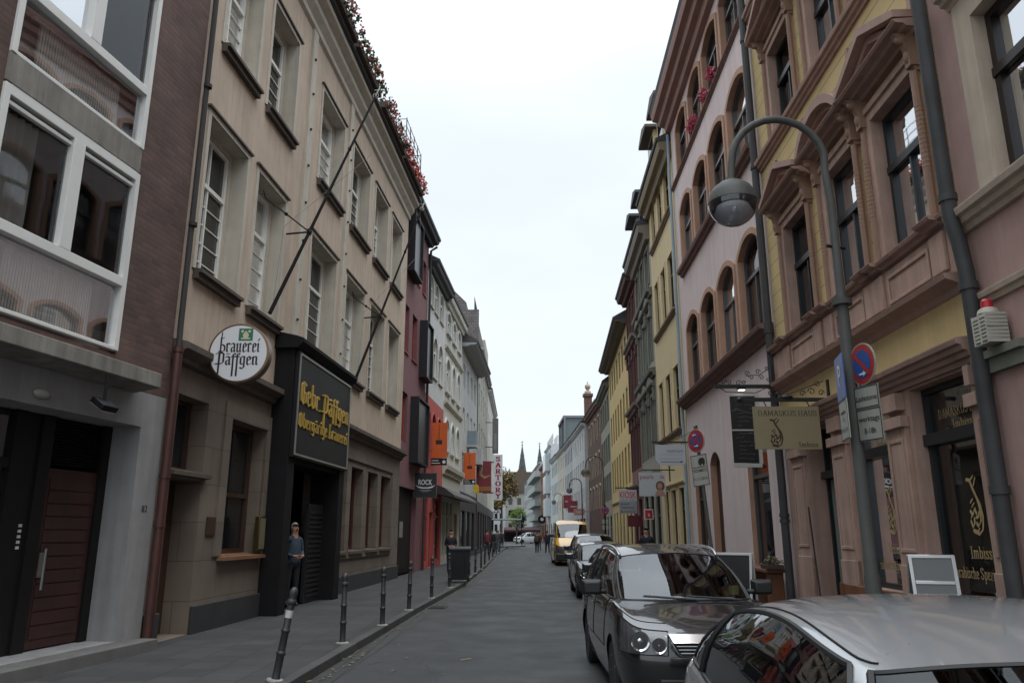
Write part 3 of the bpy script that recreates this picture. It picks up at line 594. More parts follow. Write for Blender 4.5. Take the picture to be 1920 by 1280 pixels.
# round hanging sign, facing the viewer
u = 12.4; xw = B.X(u)
rs = thing('round_sign', 'round white sign with black blackletter and green crest on a wall bracket', 'sign', (-5.21 + .1, u, 0), 0)
rs.location = (-4.54, u, .363); rs.scale = (.84, .84, .84)
n = 48; R = .6; cz = 5.02
m = MB().lathe([(0, -.12), (R - .03, -.12), (R, -.11), (R, .11), (R - .03, .12), (0, .12)], (0, 0, cz), n, 'y'); m.build('sign_body', mat('bronze rim', (.16, .10, .06), rough=.35, metal=.6), rs)
m = MB().lathe([(0, -.126), (R - .04, -.126)], (0, 0, cz), n, 'y'); m.build('sign_face', mat('white sign enamel', (.62, .63, .66), rough=.3, var=.04), rs, smooth=0)
m = MB()
put_nib(m, FR, 'Brauerei', .02, cz + .02, .80, -.128, (.68, .25, 38), sz=.045); put_nib(m, FR, 'PäFFgen', .0, cz - .24, .82, -.128, (.68, .25, 38), sz=.043)
m.add([(-.385, -.129, cz - .38), (-.355, -.129, cz - .38), (-.335, -.129, cz + .43), (-.36, -.129, cz + .42)], [(0, 1, 2, 3)])
m.build('black_lettering', mat('sign black', (.02, .015, .012), rough=.4), rs, smooth=0)
m = MB().box(-.02, .26, -.129, -.127, cz + .25, cz + .5); m.build('crest', mat('crest green', (.02, .16, .06), rough=.4), rs, smooth=0)
m = MB().lathe([(0, -.132), (.06, -.132)], (.12, 0, cz + .36), 14, 'y'); m.box(.03, .21, -.133, -.131, cz + .28, cz + .31); [m.lathe([(0, -.134), (.028, -.134)], (.05 + i * .07, 0, cz + .44 - .02 * (i % 2)), 10, 'y') for i in range(3)]
m.build('crest_figure', mat('crest white', (.55, .5, .42), rough=.4), rs, smooth=0)
m = MB()
m.tube([(-.6 + .02, 0, cz), ((xw + 4.54) / .84 - .02, 0, cz)], .022); m.build('bracket', mat('galvanised steel', (.3, .3, .3), rough=.4, metal=.7), rs)
# flag poles
def flagpole(u0, u1, x1, z1, label):
    x0 = B.X(u0) + .12; t = thing('flagpole', label, 'flagpole', (x0, u0, 6.0), 0, 'slanting flagpoles on the brewery wall')
    d = Vector((x1 - x0, u1 - u0, z1 - 6.0)); P = lambda k: d * k
    m = MB().tube([P(0), P(.95)], [.042, .025], 10); m.lathe([(.05, -.06), (.05, .06)], P(.31), 10); m.lathe([(.04, -.03), (.04, .03)], P(.68), 10); m.build('pole', mat('dark iron pole', (.010, .008, .008), rough=.8, spec=.15), t)
    f = MB(); c = P(.955); f.tube([P(.93), P(1.0)], .014, 6)
    for k in range(2):
        f.tube([c + Vector((.07 * math.cos(a), .03 * math.sin(a) * k, .07 * math.sin(a))) for a in [i * math.pi / 6 for i in range(13)]], .008, 5)
    f.tube([P(.985) - Vector((.1, 0, 0)), P(.985) + Vector((.1, 0, 0))], .01, 5); f.build('finial', mat('bleached finial', (.4, .38, .34), rough=.6), t)
    q = P(.31); b = MB(); wx = B.X(u0) - x0
    e = Vector((wx + .10, -.75, q.z + .12)); b.tube([q, e], .016, 6); b.tube([q, Vector((wx + .05 + B.h * q.y, q.y, q.z - .05))], .02, 6); b.ball(q, .06, 8, 6)
    b.tube([e, e + Vector((0, -.2, .1)), e + Vector((0, -.22, -.02))], .012, 6); b.ball(e + (q - e) * .45, (.04, .06, .04), 8, 6); b.build('stay_bracket', BLACK, t)
    rp = MB(); a = P(.93)
    rp.tube([a, a + Vector((.01, 0, -1.5)), P(.0) + Vector((.05, .3, 2.0)), P(0.02)], .005, 4); rp.build('halyard', mat('grey rope', (.2, .19, .17)), t)
    return t
flagpole(14.83, 17.2, -3.36, 12.65, 'long dark flagpole with bleached cross finial slanting out over the round brewery sign')
flagpole(21.43, 24.0, -2.98, 12.6, 'dark flagpole slanting out right of the black portal')
# geranium boxes along the eave
LG = mat('geranium leaf', (.035, .06, .02), rough=.7, var=.5); RG = mat('geranium red', (.42, .06, .05), rough=.6, var=.3)
PKF = mat('geranium pink', (.45, .09, .11), rough=.6, var=.3)
def flowers(parent_f, s0, s1, z, y, label, red, seed):
    t = parent_f.root('flower_box', label, 'flower box', 'flower boxes along the brewery eave'); rr = random.Random(seed)
    MB().box(s0, s1, y - .14, y + .12, z, z + .2).build('planter', mat('brown planter', (.05, .03, .02)), t, smooth=0)
    a = MB(); b = MB(); c = MB(); L = s1 - s0
    for i in range(int(L * 230)):
        x = s0 + rr.random() * L; w_ = .8 + .35 * math.sin(x * 2.1 + seed) + .2 * math.sin(x * 5.3)
        h = (rr.random() ** 1.2) * .46 * w_ - .12; yy = y - .14 + rr.uniform(-.22, .22) * (1 - abs(h) * .5); sz_ = rr.uniform(.03, .06)
        an = rr.uniform(0, 6.3); ti = rr.uniform(-1, 1); n_ = Vector((math.cos(an), math.sin(an), ti)).normalized(); a1 = n_.orthogonal().normalized(); a2 = n_.cross(a1)
        cpt = Vector((x, yy, z + .18 + h)); q = [tuple(cpt + a1 * sz_), tuple(cpt + a2 * sz_), tuple(cpt - a1 * sz_), tuple(cpt - a2 * sz_)]
        (b if rr.random() < red else a).add(q, [(0, 1, 2, 3)])
    a.build('foliage', LG, t, smooth=0); b.build('blossoms', RG if seed % 2 else PKF, t, smooth=0); return t
flowers(B, S(12.0), S(15.2), 14.62, -.48, 'first flower box along the brewery eave, nearest the brick house', .3, 1)
flowers(B, S(15.4), S(18.2), 14.62, -.48, 'second flower box along the brewery eave, with pink blossoms', .35, 2)
flowers(B, S(18.35), S(20.9), 14.62, -.48, 'leafy third flower box along the brewery eave behind the flagpole tip', .2, 3)
flowers(B, S(21.4), S(24.6), 14.62, -.48, 'fourth flower box along the brewery eave, right of the flagpole tip', .35, 4)
flowers(B, S(24.75), S(28.0), 14.62, -.48, 'brightest red flower box at the far end of the brewery eave', .8, 5)
# roof terrace railing & dark roof corner
rt = B.root('roof_railing', 'thin grey roof terrace railing at the far end of the brewery roof', 'railing'); m = MB()
a, b = S(26.0), S(28.9)
for k in range(5):
    z = 15.7 + k * .3; m.tube([(a, 1.6, z), (a, -.3, z), (b, -.3, z), (b, 1.8, z)], .016, 5)
for x, y in ((a, 1.6), (a, .7), (a, -.3), ((a + b) / 2, -.3), (b, -.3), (b, .8), ((3 * a + b) / 4, -.3), ((a + 3 * b) / 4, -.3)): m.tube([(x, y, 14.7), (x, y, 16.95)], .02, 5)
m.build('rails', GREYP, rt)
# ============================================================= generic row houses
def cornice(mb, s0, s1, z, out, h, n=3):
    p = [(0, z)]
    for i in range(n): o = out * (i + 1) / n; p += [(-o + out / n * .25, z + h * i / n), (-o, z + h * (i + .8) / n)]
    p += [(-out, z + h), (0, z + h + .03)]; mb.prism(p, s0, s1, ax='x')
SLATE = mat('slate roof', (.055, .055, .06), rough=.7, var=.3)
def rowhouse(side, x0, u0, h, ua, ub, name, label, cat, zt, wm, floors, eave=(.35, .3), em=None, roofm=None, roofh=2.5, gf=None, gfm=None, depth=9, rv=.13, cmat=None, bands=(), bandm=None, group=None, zg=4.0, ridge=.45):
    """floors: list of (z0,z1,[(ua,ub)...],rise, dict of window options)"""
    F = Fac(side, x0, u0, h, ua, ub); R = F.root(name, label, cat, group); hol = []; gh = []
    for z0, z1, cols, rise, opt in floors:
        for a, b in cols: hol.append((*F.I(a, b), z0, z1, rise))
    up = [q for q in hol if q[2] >= zg - .3] if gfm else hol
    if gfm:
        wall(MB(), F.L, zg, zt, depth, up, rv).build('wall', wm, R, smooth=0)
        wall(MB(), F.L, 0, zg - .003, depth - .02, [q for q in hol if q[2] < zg - .3], rv).build('ground_floor_wall', gfm, R, smooth=0)
    else: wall(MB(), F.L, 0, zt, depth, hol, rv).build('wall', wm, R, smooth=0)
    for z0, z1, cols, rise, opt in floors:
        for a, b in cols:
            p, q = F.I(a, b)
            if opt.get('door'):
                d = MB().box(p + .002, q - .002, rv, rv + .05, z0, z1)
                for i in range(2): d.box(p + .12, q - .12, rv - .02, rv, z0 + .2 + i * (z1 - z0) * .48, z0 + .1 + (i + 1) * (z1 - z0) * .46)
                d.build('door', opt['door'], R, smooth=0); continue
            o = dict(opt); pd = o.pop('ped', None); w_ = window(R, p, q, z0, z1, rise, rv=rv - .02, **o)
            if pd:
                pm, ph = pd; m = MB(); cornice(m, p - .28, q + .28, z1 + .28, .2, .14, 2)
                c_ = (p + q) / 2; m.prism([(p - .28, z1 + .45), (c_, z1 + .45 + ph), (q + .28, z1 + .45)], -.18, -.0)
                m.box(p - .24, p - .1, -.12, -.0, z1 - .25, z1 + .28); m.box(q + .1, q + .24, -.12, -.0, z1 - .25, z1 + .28); m.build('pediment', pm, w_, smooth=0)
    m = MB(); ov, eh = eave; cornice(m, 0, F.L, zt - eh, ov, eh, 2); m.build('eave', em or cmat or wm, R, smooth=0)
    for z, o_, hh in bands:
        m = MB(); cornice(m, 0, F.L, z, o_, hh, 2); m.build('string_course', bandm or em or wm, R, smooth=0)
    rm = roofm or SLATE
    if roofh: MB().prism([(-ov - .05, zt + .03), (-ov - .08, zt + .13), (depth * ridge, zt + roofh), (depth, zt + .03)], -.0, F.L, ax='x').build('roof', rm, R, smooth=0)
    return F, R
def cols(a, b, n, w): g = (b - a - n * w) / (n); return [(a + g / 2 + i * (w + g), a + g / 2 + i * (w + g) + w) for i in range(n)]

# ---------------- left row
MAR = mat('maroon render', (.20, .092, .10), rough=.85, var=.12, streak=.15, bump=.2)
PLUM = mat('faded plum render', (.19, .115, .13), rough=.85, var=.12, streak=.2)
REDW = mat('red painted timber', (.30, .045, .035), rough=.5, var=.15)
ANTH = mat('anthracite metal', (.018, .019, .023), rough=.55, var=.2, spec=.3)
F3, R3 = rowhouse('L', -4.30, 28.5, .0667, 28.38, 33.95, 'maroon_house', 'maroon rendered house with anthracite box windows and a black gateway', 'house', 15.0, MAR, [
    (12.15, 13.7, [(31.2, 31.95), (32.6, 33.5)], 0, dict(fm=REDW, cols=1, transom=None, fw=.09, sill=(REDW, .06, .05, .02))),
    (8.65, 10.6, [(29.0, 30.0), (30.7, 31.75)], 0, dict(fm=REDW, cols=1, transom=None, fw=.09, sill=(REDW, .06, .05, .02))),
    (5.1, 7.05, [(29.1, 30.2)], 0, dict(fm=REDW, cols=1, transom=None, fw=.09)),
    (.12, 3.4, [(28.6, 32.6)], 0, dict(door=BLACK))], eave=(.5, .25), em=ANTH, roofh=2.2, rv=.2)
wd = MB().box(F3.S(28.4), F3.S(33.9), -.04, -.0, 10.65, 14.75); 
def boxwin(F, R, a, b, z0, z1, out=.36):
    p, q = F.I(a, b); m = MB(); t = .07
    m.box(p, q, -out, 0, z0, z0 + t); m.box(p, q, -out, 0, z1 - t, z1); m.box(p, p + t, -out, 0, z0 + t, z1 - t); m.box(q - t, q, -out, 0, z0 + t, z1 - t)
    o = m.build('box_window', ANTH, R, smooth=0); MB().box(p + t, q - t, -out + .1, -.02, z0 + t, z1 - t).build('pane', mat('dark blind glass', (.02, .022, .03), rough=.35), o, smooth=0)
boxwin(F3, R3, 28.95, 30.8, 11.9, 14.4); boxwin(F3, R3, 32.3, 33.85, 8.2, 10.75); boxwin(F3, R3, 30.8, 33.3, 4.4, 7.1)
MB().box(F3.S(30.2), F3.S(30.7), -.02 + .15, .17, 1.5, 2.1).build('notice_frame', mat('silver frame', (.25, .25, .25), rough=.4), R3, smooth=0)
rp = F3.root('downpipe', 'thin grey downpipe between the maroon house and the white arched-window house', 'drainpipe')
MB().tube([(F3.L, -.1, .1), (F3.L, -.1, 14.6), (F3.L, -.4, 14.8)], .06, 8).build('pipe', GREYP, rp)
WHR = mat('white render', (.60, .60, .59), rough=.85, var=.08, streak=.25); CRM = mat('cream stucco', (.55, .54, .48), rough=.85, var=.1, streak=.25)
RDR = mat('coral red render', (.42, .085, .07), rough=.8, var=.12, streak=.15)
GREYW = mat('grey window frame', (.25, .26, .27), rough=.5)
w4 = [(34.4, 35.45), (35.9, 36.95), (37.5, 38.6)]
F4, R4 = rowhouse('L', -4.30, 28.5, .0667, 34.0, 39.4, 'white_house', 'white house with arched windows over a coral red lower storey', 'house', 14.1, WHR, [
    (12.2, 13.65, w4, .35, dict(cols=2, transom=.65, surround=(CRM, .1, .03), sill=(CRM, .08, .06, .08))),
    (8.95, 10.95, w4, .4, dict(cols=2, transom=.65, surround=(CRM, .1, .03), sill=(CRM, .08, .06, .08))),
    (5.4, 7.2, w4, .4, dict(cols=2, transom=.65, fm=REDW, surround=(RDR, .1, .04))),
    (.4, 3.3, [(34.4, 35.5), (37.4, 38.9)], 0, dict(cols=1, transom=.7, fm=REDW)), (.14, 2.6, [(35.9, 36.9)], 0, dict(door=REDW))],
    eave=(.45, .3), em=ANTH, roofh=2.4, gfm=RDR, zg=7.85)
w5 = [(39.9, 41.2), (42.1, 43.2), (44.1, 45.3)]
F5, R5 = rowhouse('L', -4.30, 28.5, .0667, 39.45, 46.2, 'cream_stucco_house', 'cream stucco house with three rows of arched windows above a curved dark shop canopy', 'house', 14.1, CRM, [
    (12.2, 13.4, w5, .3, dict(cols=2, transom=.65, surround=(WHR, .16, .06), sill=(WHR, .14, .1, .15))),
    (9.0, 10.8, w5, .4, dict(cols=2, transom=.65, surround=(WHR, .16, .06), sill=(WHR, .14, .1, .15))),
    (5.9, 7.5, w5, .4, dict(cols=2, transom=.65, surround=(WHR, .16, .06), sill=(WHR, .14, .1, .15))),
    (.5, 3.3, cols(39.6, 43.4, 3, 1.05), 0, dict(cols=2, transom=.72, fm=mat('pale green paint', (.38, .42, .33), rough=.5), curtain=CURT)), (.14, 2.7, [(44.1, 45.2)], 0, dict(door=WBR))],
    eave=(.35, .5), em=CRM, roofh=1.6, bands=((11.2, .15, .2), (8.2, .15, .2), (4.6, .3, .5)), bandm=CRM)
cn = F4.root('shop_canopy', 'dark curved canopy running over the red and cream shopfronts', 'canopy')
p, q = F4.S(36.5), F4.S(46.4)
MB().prism([(0, 3.95), (-.55, 3.75), (-1.05, 3.4), (-1.08, 3.28), (-.98, 3.3), (0, 3.5)], p, q, ax='x').build('roof_sheet', mat('dark canopy metal', (.035, .03, .03), rough=.6, var=.2), cn, smooth=40)
GRW = mat('grey white render', (.48, .49, .50), rough=.85, var=.1, streak=.3)
F6, R6 = rowhouse('L', -3.12, 46.25, .05, 46.25, 56.5, 'grey_apartment_house', 'plain grey-white apartment house with wide overhanging eave and small balconies', 'house', 13.2, GRW, [
    (10.6, 12.1, cols(46.6, 55.8, 4, 1.1), 0, dict(cols=2, transom=None)), (7.8, 9.3, cols(46.6, 55.8, 4, 1.1), 0, dict(cols=2, transom=None)), (5.0, 6.5, cols(46.6, 55.8, 4, 1.1), 0, dict(cols=2, transom=None)),
    (.4, 3.0, cols(46.6, 55.8, 3, 2.2), 0, dict(cols=1, transom=None, fm=ANTH))], eave=(.95, .22), em=mat('eave boards', (.30, .31, .33), rough=.7), roofh=3.2, gfm=mat('dark shopfront cladding', (.05, .047, .05), rough=.6), zg=4.1)
SLT = mat_brick('slate tiles', (.115, .10, .10), (.15, .135, .13), (.05, .045, .045), bw=.35, bh=.22, ms=.015, var=.6)
F7, R7 = rowhouse('L', -2.55, 56.6, .015, 56.6, 72, 'slate_clad_house', 'tall house with slate-clad side and pale front, behind the picture banner', 'house', 15.4, mat('pale stone front', (.38, .37, .33), rough=.85, streak=.3), [
    (z, z + 1.7, cols(57, 71.5, 5, 1.2), 0, dict(cols=2, transom=.7)) for z in (5, 8.1, 11.2, 13.4)] + [(.4, 3.2, cols(57, 71.5, 4, 2.6), 0, dict(cols=1, transom=None, fm=ANTH))], eave=(.4, .3), roofh=0, gfm=mat('brown shop cladding', (.06, .05, .048), rough=.6), zg=3.9)
MB().box(-.06, -.003, .0, 9, 4, 18.4).prism([(0, 15.43), (0, 17.2), (1.0, 18.2), (1.0, 19.0), (2.2, 20.2), (9, 20.2), (9, 15.43)], 0, F7.L * .55, ax='x').build('roof', SLT, R7, smooth=0)
MB().prism([(0, 15.43), (0, 18.4), (.7, 18.4), (.7, 15.43)], F7.L * .62, F7.L, ax='x').build('stepped_gable', mat('cream gable', (.36, .34, .29), rough=.85), R7, smooth=0)
rl = F7.root('roof_railing', 'fine mesh railing on top of the slate-clad house', 'railing'); m = MB()
for i in range(15): x = .5 + i * .25; m.tube([(x, .4, 17.8), (x, .4, 19.6)], .012, 4)
for k in range(6): m.tube([(.5, .4, 18.1 + k * .3), (4.0, .4, 18.1 + k * .3)], .012, 4)
m.build('rails', GREYP, rl)
ch = F7.root('roof_vent', 'pale blue metal vent pipe standing on the slate roof', 'vent'); MB().lathe([(.22, 16), (.22, 17.7), (.3, 17.8), (.3, 18.1), (.15, 18.2)], (.6, .8, 0), 12).build('pipe', mat('blue grey zinc', (.25, .33, .38), rough=.5), ch)
for i, (F_, a, z) in enumerate(((F6, 50.5, 7.1), (F6, 54.3, 6.3))):
    t = F_.root('balcony', ['upper', 'lower'][i] + ' small white balcony on the grey-white apartment house', 'balcony'); p, q = F_.I(a - .6, a + .6)
    MB().box(p, q, -.6, -.0, z, z + .14).build('slab', GRW, t, smooth=0); m = MB().box(p, q, -.6, -.56, z + .14, z + 1.05).box(p, p + .03, -.56, 0, z + .14, z + 1.05).box(q - .03, q, -.56, 0, z + .14, z + 1.05); m.build('parapet', mat('blue balcony cloth', (.2, .26, .3), rough=.7) if i == 0 else GRW, t, smooth=0)
F8, R8 = rowhouse('L', -2.3, 72, .01, 72.1, 90, 'pale_shop_house', 'pale house at the end of the left row behind the vertical letter sign', 'house', 15.0, CRM, [(z, z + 1.7, cols(72.5, 89.5, 6, 1.3), 0, dict(cols=2, transom=.7)) for z in (5, 8.1, 11.2)] + [(.4, 3.2, cols(72.5, 89.5, 5, 2.6), 0, dict(cols=1, transom=None, fm=ANTH))], roofh=3, gfm=mat('dark shopfront cladding', (.05, .047, .05), rough=.6), zg=3.9)
wc = F8.root('glass_canopy', 'white glass canopy over the pavement at the street corner', 'canopy'); m = MB()
a, b = F8.S(84), F8.S(90); m.box(a, b, -3.2, -.0, 3.0, 3.12); m.prism([(a, 3.12), (a, 3.7), (b - .6, 3.8), (b, 3.5), (b, 3.12)], -3.22, -3.16); m.build('roof_sheet', mat('milky glass', (.45, .5, .52), rough=.3), wc, smooth=0)
MB().box(a, b, -3.1, -3.0, 2.2, 2.9).build('valance', mat('grey lattice', (.16, .16, .16)), wc, smooth=0)

# ---------------- right row
R_ = dict(x0=5.2, u0=16, h=.034)
PINK = mat('pale pink render', (.64, .525, .51), rough=.88, var=.07, vs=1.0, streak=.16, bump=.2)
TERR = mat('terracotta surround', (.42, .24, .16), rough=.8, var=.14, streak=.15)
BRN = mat('brown sandstone', (.20, .115, .095), rough=.8, var=.15, streak=.2)
DWF = mat('dark grey window frame', (.07, .065, .065), rough=.4)
GCUR = mat('grey lace curtain', (.24, .22, .20), rough=.9, var=.15)
F = Fac('R', 5.2, 16, .034, 14.42, 23.72)
PF = F
c1 = [(21.12, 22.72), (19.03, 20.6), (16.97, 18.58), (14.92, 16.52)]
RP = F.root('pink_house', 'pale pink four-storey house with arched terracotta windows and red-brown eave', 'house')
fl = [(5.8, 8.0, .3), (9.72, 11.85, .28), (13.0, 14.75, .26)]
hol = [(*F.I(a, b), z0, z1, r) for z0, z1, r in fl for a, b in c1]
gh = [(*F.I(19.65, 20.8), .13, 3.75, .3), (*F.I(15.55, 17.1), .8, 3.55, .0), (*F.I(21.6, 22.9), .9, 3.2, 0)]
wall(MB(), F.L, 0, 15.55, 10, hol + gh, .22, mi=0, rmi=1).build('wall', [PINK, TERR], RP, smooth=0)
for k, (z0, z1, r) in enumerate(fl):
    for i, (a, b) in enumerate(c1):
        p, q = F.I(a, b)
        w_ = window(RP, p, q, z0, z1, r, rv=.15, fm=DWF, fw=.07, transom=.62, cols=2, surround=(TERR, .13, .045), curtain=GCUR if k < 2 else (CURT if i % 2 else None))
        if k == 1:
            m = MB(); cornice(m, p - .25, q + .25, z0 - .2, .2, .2, 2); m.build('sill', BRN, w_, smooth=0)
for gi, (a, b, z0, z1, r) in enumerate(((19.65, 20.8, .13, 3.75, .3), (15.55, 17.1, .8, 3.55, 0), (21.6, 22.9, .9, 3.2, 0))):
    p, q = F.I(a, b)
    if gi == 0: MB().box(p + .01, q - .01, .17, .22, z0, z1 - .02).box(p + .12, q - .12, .15, .17, .3, 1.2).box(p + .12, q - .12, .15, .17, 1.4, 2.3).build('door', mat('dark brown door', (.035, .02, .016), rough=.4), RP, smooth=0)
    else: window(RP, p, q, z0, z1, r, rv=.15, fm=WBR if gi == 2 else DWF, fw=.07, transom=.75, cols=1 if gi == 1 else 2, sill=(TERR, .15, .1, .1))
for z, o_, h_, s1_ in ((5.42, .3, .26, F.L), (12.82, .1, .1, F.L)):
    m = MB(); cornice(m, 0.0, s1_ - .02, z, o_, h_); m.build('string_course', BRN, RP, smooth=0)
m = MB(); cornice(m, 0, F.L, 15.05, .65, .6, 3); m.build('eave_cornice', mat('oxide red eave', (.30, .17, .14), rough=.7, var=.12), RP, smooth=0)
MB().prism([(-.65, 15.66), (-.7, 15.8), (-.6, 15.8), (5, 18.5), (10, 15.6)], 0, F.L, ax='x').build('roof', SLATE, RP, smooth=0)
# pink flowers on third-floor sills
for i, (u_, lab) in enumerate(((20.95, 'lowest'), (20.3, 'second'), (18.6, 'third'), (17.6, 'topmost'), )):
    z = 13.25
    t = F.root('flower_pot', lab + ' of the pink blossom pots on the top-floor sills of the pale pink house', 'flower pot', 'pink blossom pots on the sills'); x = F.S(u_ if i else 19.95)
    rr = random.Random(i); MB().lathe([(.07, 12.98), (.1, 13.15)], (x, -.02 + .1, 0), 10).build('pot', TERR, t); m = MB()
    for k in range(170):
        d = Vector((rr.gauss(0, 1), rr.gauss(0, 1), rr.gauss(0, 1))).normalized() * .2 * rr.random() ** .4; c_ = Vector((x, -.05, z + .05)) + Vector((d.x, d.y * .8, d.z)); a1 = Vector((rr.gauss(0, 1), rr.gauss(0, 1), rr.gauss(0, 1))).normalized(); a2 = a1.orthogonal().normalized() * .04; a3 = a1.cross(a2).normalized() * .04
        m.add([tuple(c_ + a2), tuple(c_ + a3), tuple(c_ - a2), tuple(c_ - a3)], [(0, 1, 2, 3)])
    m.build('blossom', mat('pink blossom', (.55, .13, .19), rough=.6, var=.3), t, smooth=0)
pp = F.root('downpipe', 'dark grey downpipe between the pale pink house and the ornate yellow house', 'drainpipe')
m = MB().tube([(F.L + .02, -.12, .1), (F.L + .02, -.12, 15.3)], .075, 10)
for z in (1.9, 2.0, 5.5, 9, 12): m.lathe([(.075, -.035), (.092, -.035), (.092, .035), (.075, .035)], (F.L + .02, -.12, z), 10)
m.build('pipe', GREYP, pp)
pp = F.root('downpipe', 'thin zinc downpipe between the pale pink house and the plain yellow house', 'drainpipe'); MB().tube([(-.05, -.1, .1), (-.05, -.1, 15.0)], .05, 8).build('pipe', mat('blue grey zinc', (.25, .33, .38), rough=.5), pp)

# ---------------- ornate yellow/pink house with the snack bar
YEL = mat_brick('yellow banded render', (.54, .405, .195), (.52, .39, .185), (.17, .12, .06), bw=30, bh=.31, ms=.007, rough=.85, var=.3, bump=.6)
YELP = mat('yellow render', (.54, .405, .195), rough=.85, var=.08, streak=.12)
PS = mat('pink sandstone', (.45, .295, .235), rough=.82, var=.18, vs=2, streak=.34, bump=.2)
PSD = mat('darker pink moulding', (.37, .235, .19), rough=.8, var=.14, streak=.2)
F = Fac('R', 5.2, 16, .034, 7.80, 14.38); S = F.S; DF_ = F
RD = F.root('ornate_house', 'ornate yellow house with pink window surrounds, pediments and a snack-bar shopfront', 'house')
d1 = [(12.13, 13.28), (10.0, 11.2), (8.35, 9.4)]; d1 = [(12.06, 13.26), (10.08, 11.2), (8.27, 9.42)]
hol = [(*F.I(a, b), z0, z1, 0) for a, b in d1 for z0, z1 in ((5.13, 7.18), (9.08, 10.85), (12.6, 14.2))]
wall(MB(), F.L, 3.95, 16, 10, hol, .22, mi=0, rmi=1).build('wall', [YEL, PS], RD, smooth=0)
gho = [(*F.I(12.1, 13.25), .14, 3.42, 0), (*F.I(10.15, 11.33), .95, 3.42, 0), (*F.I(8.06, 9.42), .95, 3.42, 0)]
wall(MB(), F.L, 0, 3.947, 9.9, gho, .28).build('shopfront_wall', PS, RD, smooth=0)
MB().box(0.002, F.L - .002, -.03, -.0, 3.72, 4.28).build('frieze', YELP, RD, smooth=0)
DGF = mat('blackish green frame', (.014, .02, .022), rough=.35)
for fi, (z0, z1) in enumerate(((5.13, 7.18), (9.08, 10.85), (12.6, 14.2))):
    for wi, (a, b) in enumerate(d1):
        p, q = F.I(a, b)
        w_ = window(RD, p, q, z0, z1, 0, rv=.16, fm=DGF, fw=.075, transom=.63, cols=2, curtain=GCUR if (wi + fi) % 3 else None, curt_h=.6)
        MB().box(p, q, .09, .15, z0 + (z1 - z0) * .63 - .06, z0 + (z1 - z0) * .63 + .045).build('transom_rail', DGF, w_, smooth=0)
        m = MB(); m.ring(outline(p - .17, q + .17, z0, z1 + .2), outline(p + .001, q - .001, z0, z1), -.06, .01, open_bottom=True)
        m.ring(outline(p - .19, q + .19, z0, z1 + .22), outline(p - .12, q + .12, z0, z1 + .13), -.095, -.06, open_bottom=True); m.build('surround', PS, w_, smooth=0)
        # half columns with scroll brackets
        m = MB()
        for x in (p - .16, q + .16):
            m.tube([(x, -.085, z0 + .02), (x, -.085, z1 - .1)], .045, 8)
            for k in range(14): m.lathe([(.045, -.012), (.05, 0), (.045, .012)], (x, -.085, z0 + .7 + k * .06), 8)
            m.ball((x, -.17, z1 + .33), (.06, .11, .07), 10, 6); m.ball((x, -.12, z1 + .1), (.055, .07, .1), 10, 6); m.box(x - .065, x + .065, -.15, -.0, z1 - .04, z1 + .42); m.prism([(-.0, z1 - .1), (-.09, z1 - .1), (-.2, z1 + .3), (-.3, z1 + .4), (0, z1 + .4)], x - .045, x + .045, ax='x')
        m.build('bracket', mat('ochre pink column', (.27, .165, .115), rough=.8, var=.15), w_, smooth=35)
        # hood
        m = MB(); zb = z1 + .36; cornice(m, p - .36, q + .36, zb, .36, .13, 3); zc = zb + .16; A0, A1 = p - .36, q + .36; cx = (A0 + A1) / 2; fh = .4
        if fi == 0 and wi == 1:
            o1 = outline(A0, A1, zc - .01, zc + fh + .08, fh + .08, 14); o2 = outline(A0 + .14, A1 - .14, zc - .01, zc + fh - .07, fh - .07, 14); n_ = len(o1)
            m.ring(o1, o2, -.36, 0, open_bottom=True); m.ring(outline(A0 + .14, A1 - .14, zc - .01, zc + fh - .07, fh - .07, 14), outline(A0 + .24, A1 - .24, zc - .01, zc + fh - .16, fh - .16, 14), -.25, 0, open_bottom=True); m.prism(outline(A0 + .1, A1 - .1, zc - .01, zc + fh - .08, fh - .08, 14), -.1, 0)
        else:
            m.prism([(A0, zc), (A0, zc + .1), (cx, zc + fh + .12), (A1, zc + .1), (A1, zc), (cx, zc + fh)], -.36, 0)
            m.prism([(A0 + .14, zc), (cx, zc + fh), (A1 - .14, zc), (A1 - .3, zc), (cx, zc + fh - .12), (A0 + .3, zc)], -.24, 0); m.prism([(A0 + .1, zc), (cx, zc + fh - .02), (A1 - .1, zc)], -.1, 0)
        m.build('pediment', PSD, w_, smooth=25)
        if fi < 2:
            m = MB()
            for x in (p - .16, q + .16): m.box(x - .04, x + .04, -.04, 0, zc + fh * .3, zc + fh + .55)
            m.build('fascia_strip', PSD, w_, smooth=0)
# string course, sill band with panels, ledge
m = MB(); cornice(m, 0, F.L, 8.86, .16, .2, 3); m.build('string_course', PSD, RD, smooth=0)
m = MB(); cornice(m, 0, F.L, 12.35, .16, .2, 3); m.build('string_course', PSD, RD, smooth=0)
MB().box(0.003, F.L - .003, -.1, -.0, 4.42, 4.98).build('sill_band', PS, RD, smooth=0)
m = MB(); cornice(m, 0, F.L, 4.98, .22, .14, 3)
for a, b in d1:
    p, q = F.I(a, b)
    for x in (p - .2, q + .2): cornice(m, x - .18, x + .18, 4.99, .3, .135, 3)
m.build('sill_course', PSD, RD, smooth=0)
m = MB()
for a, b in d1:
    p, q = F.I(a, b); m.ring(outline(p + .04, q - .04, 4.52, 4.9), outline(p + .09, q - .09, 4.57, 4.85), -.125, -.1)
    for x in (p - .2, q + .2): m.box(x - .15, x + .15, -.15, -.1, 4.5, 4.96)
m.build('relief_panel', PS, RD, smooth=0, bevel=.015)
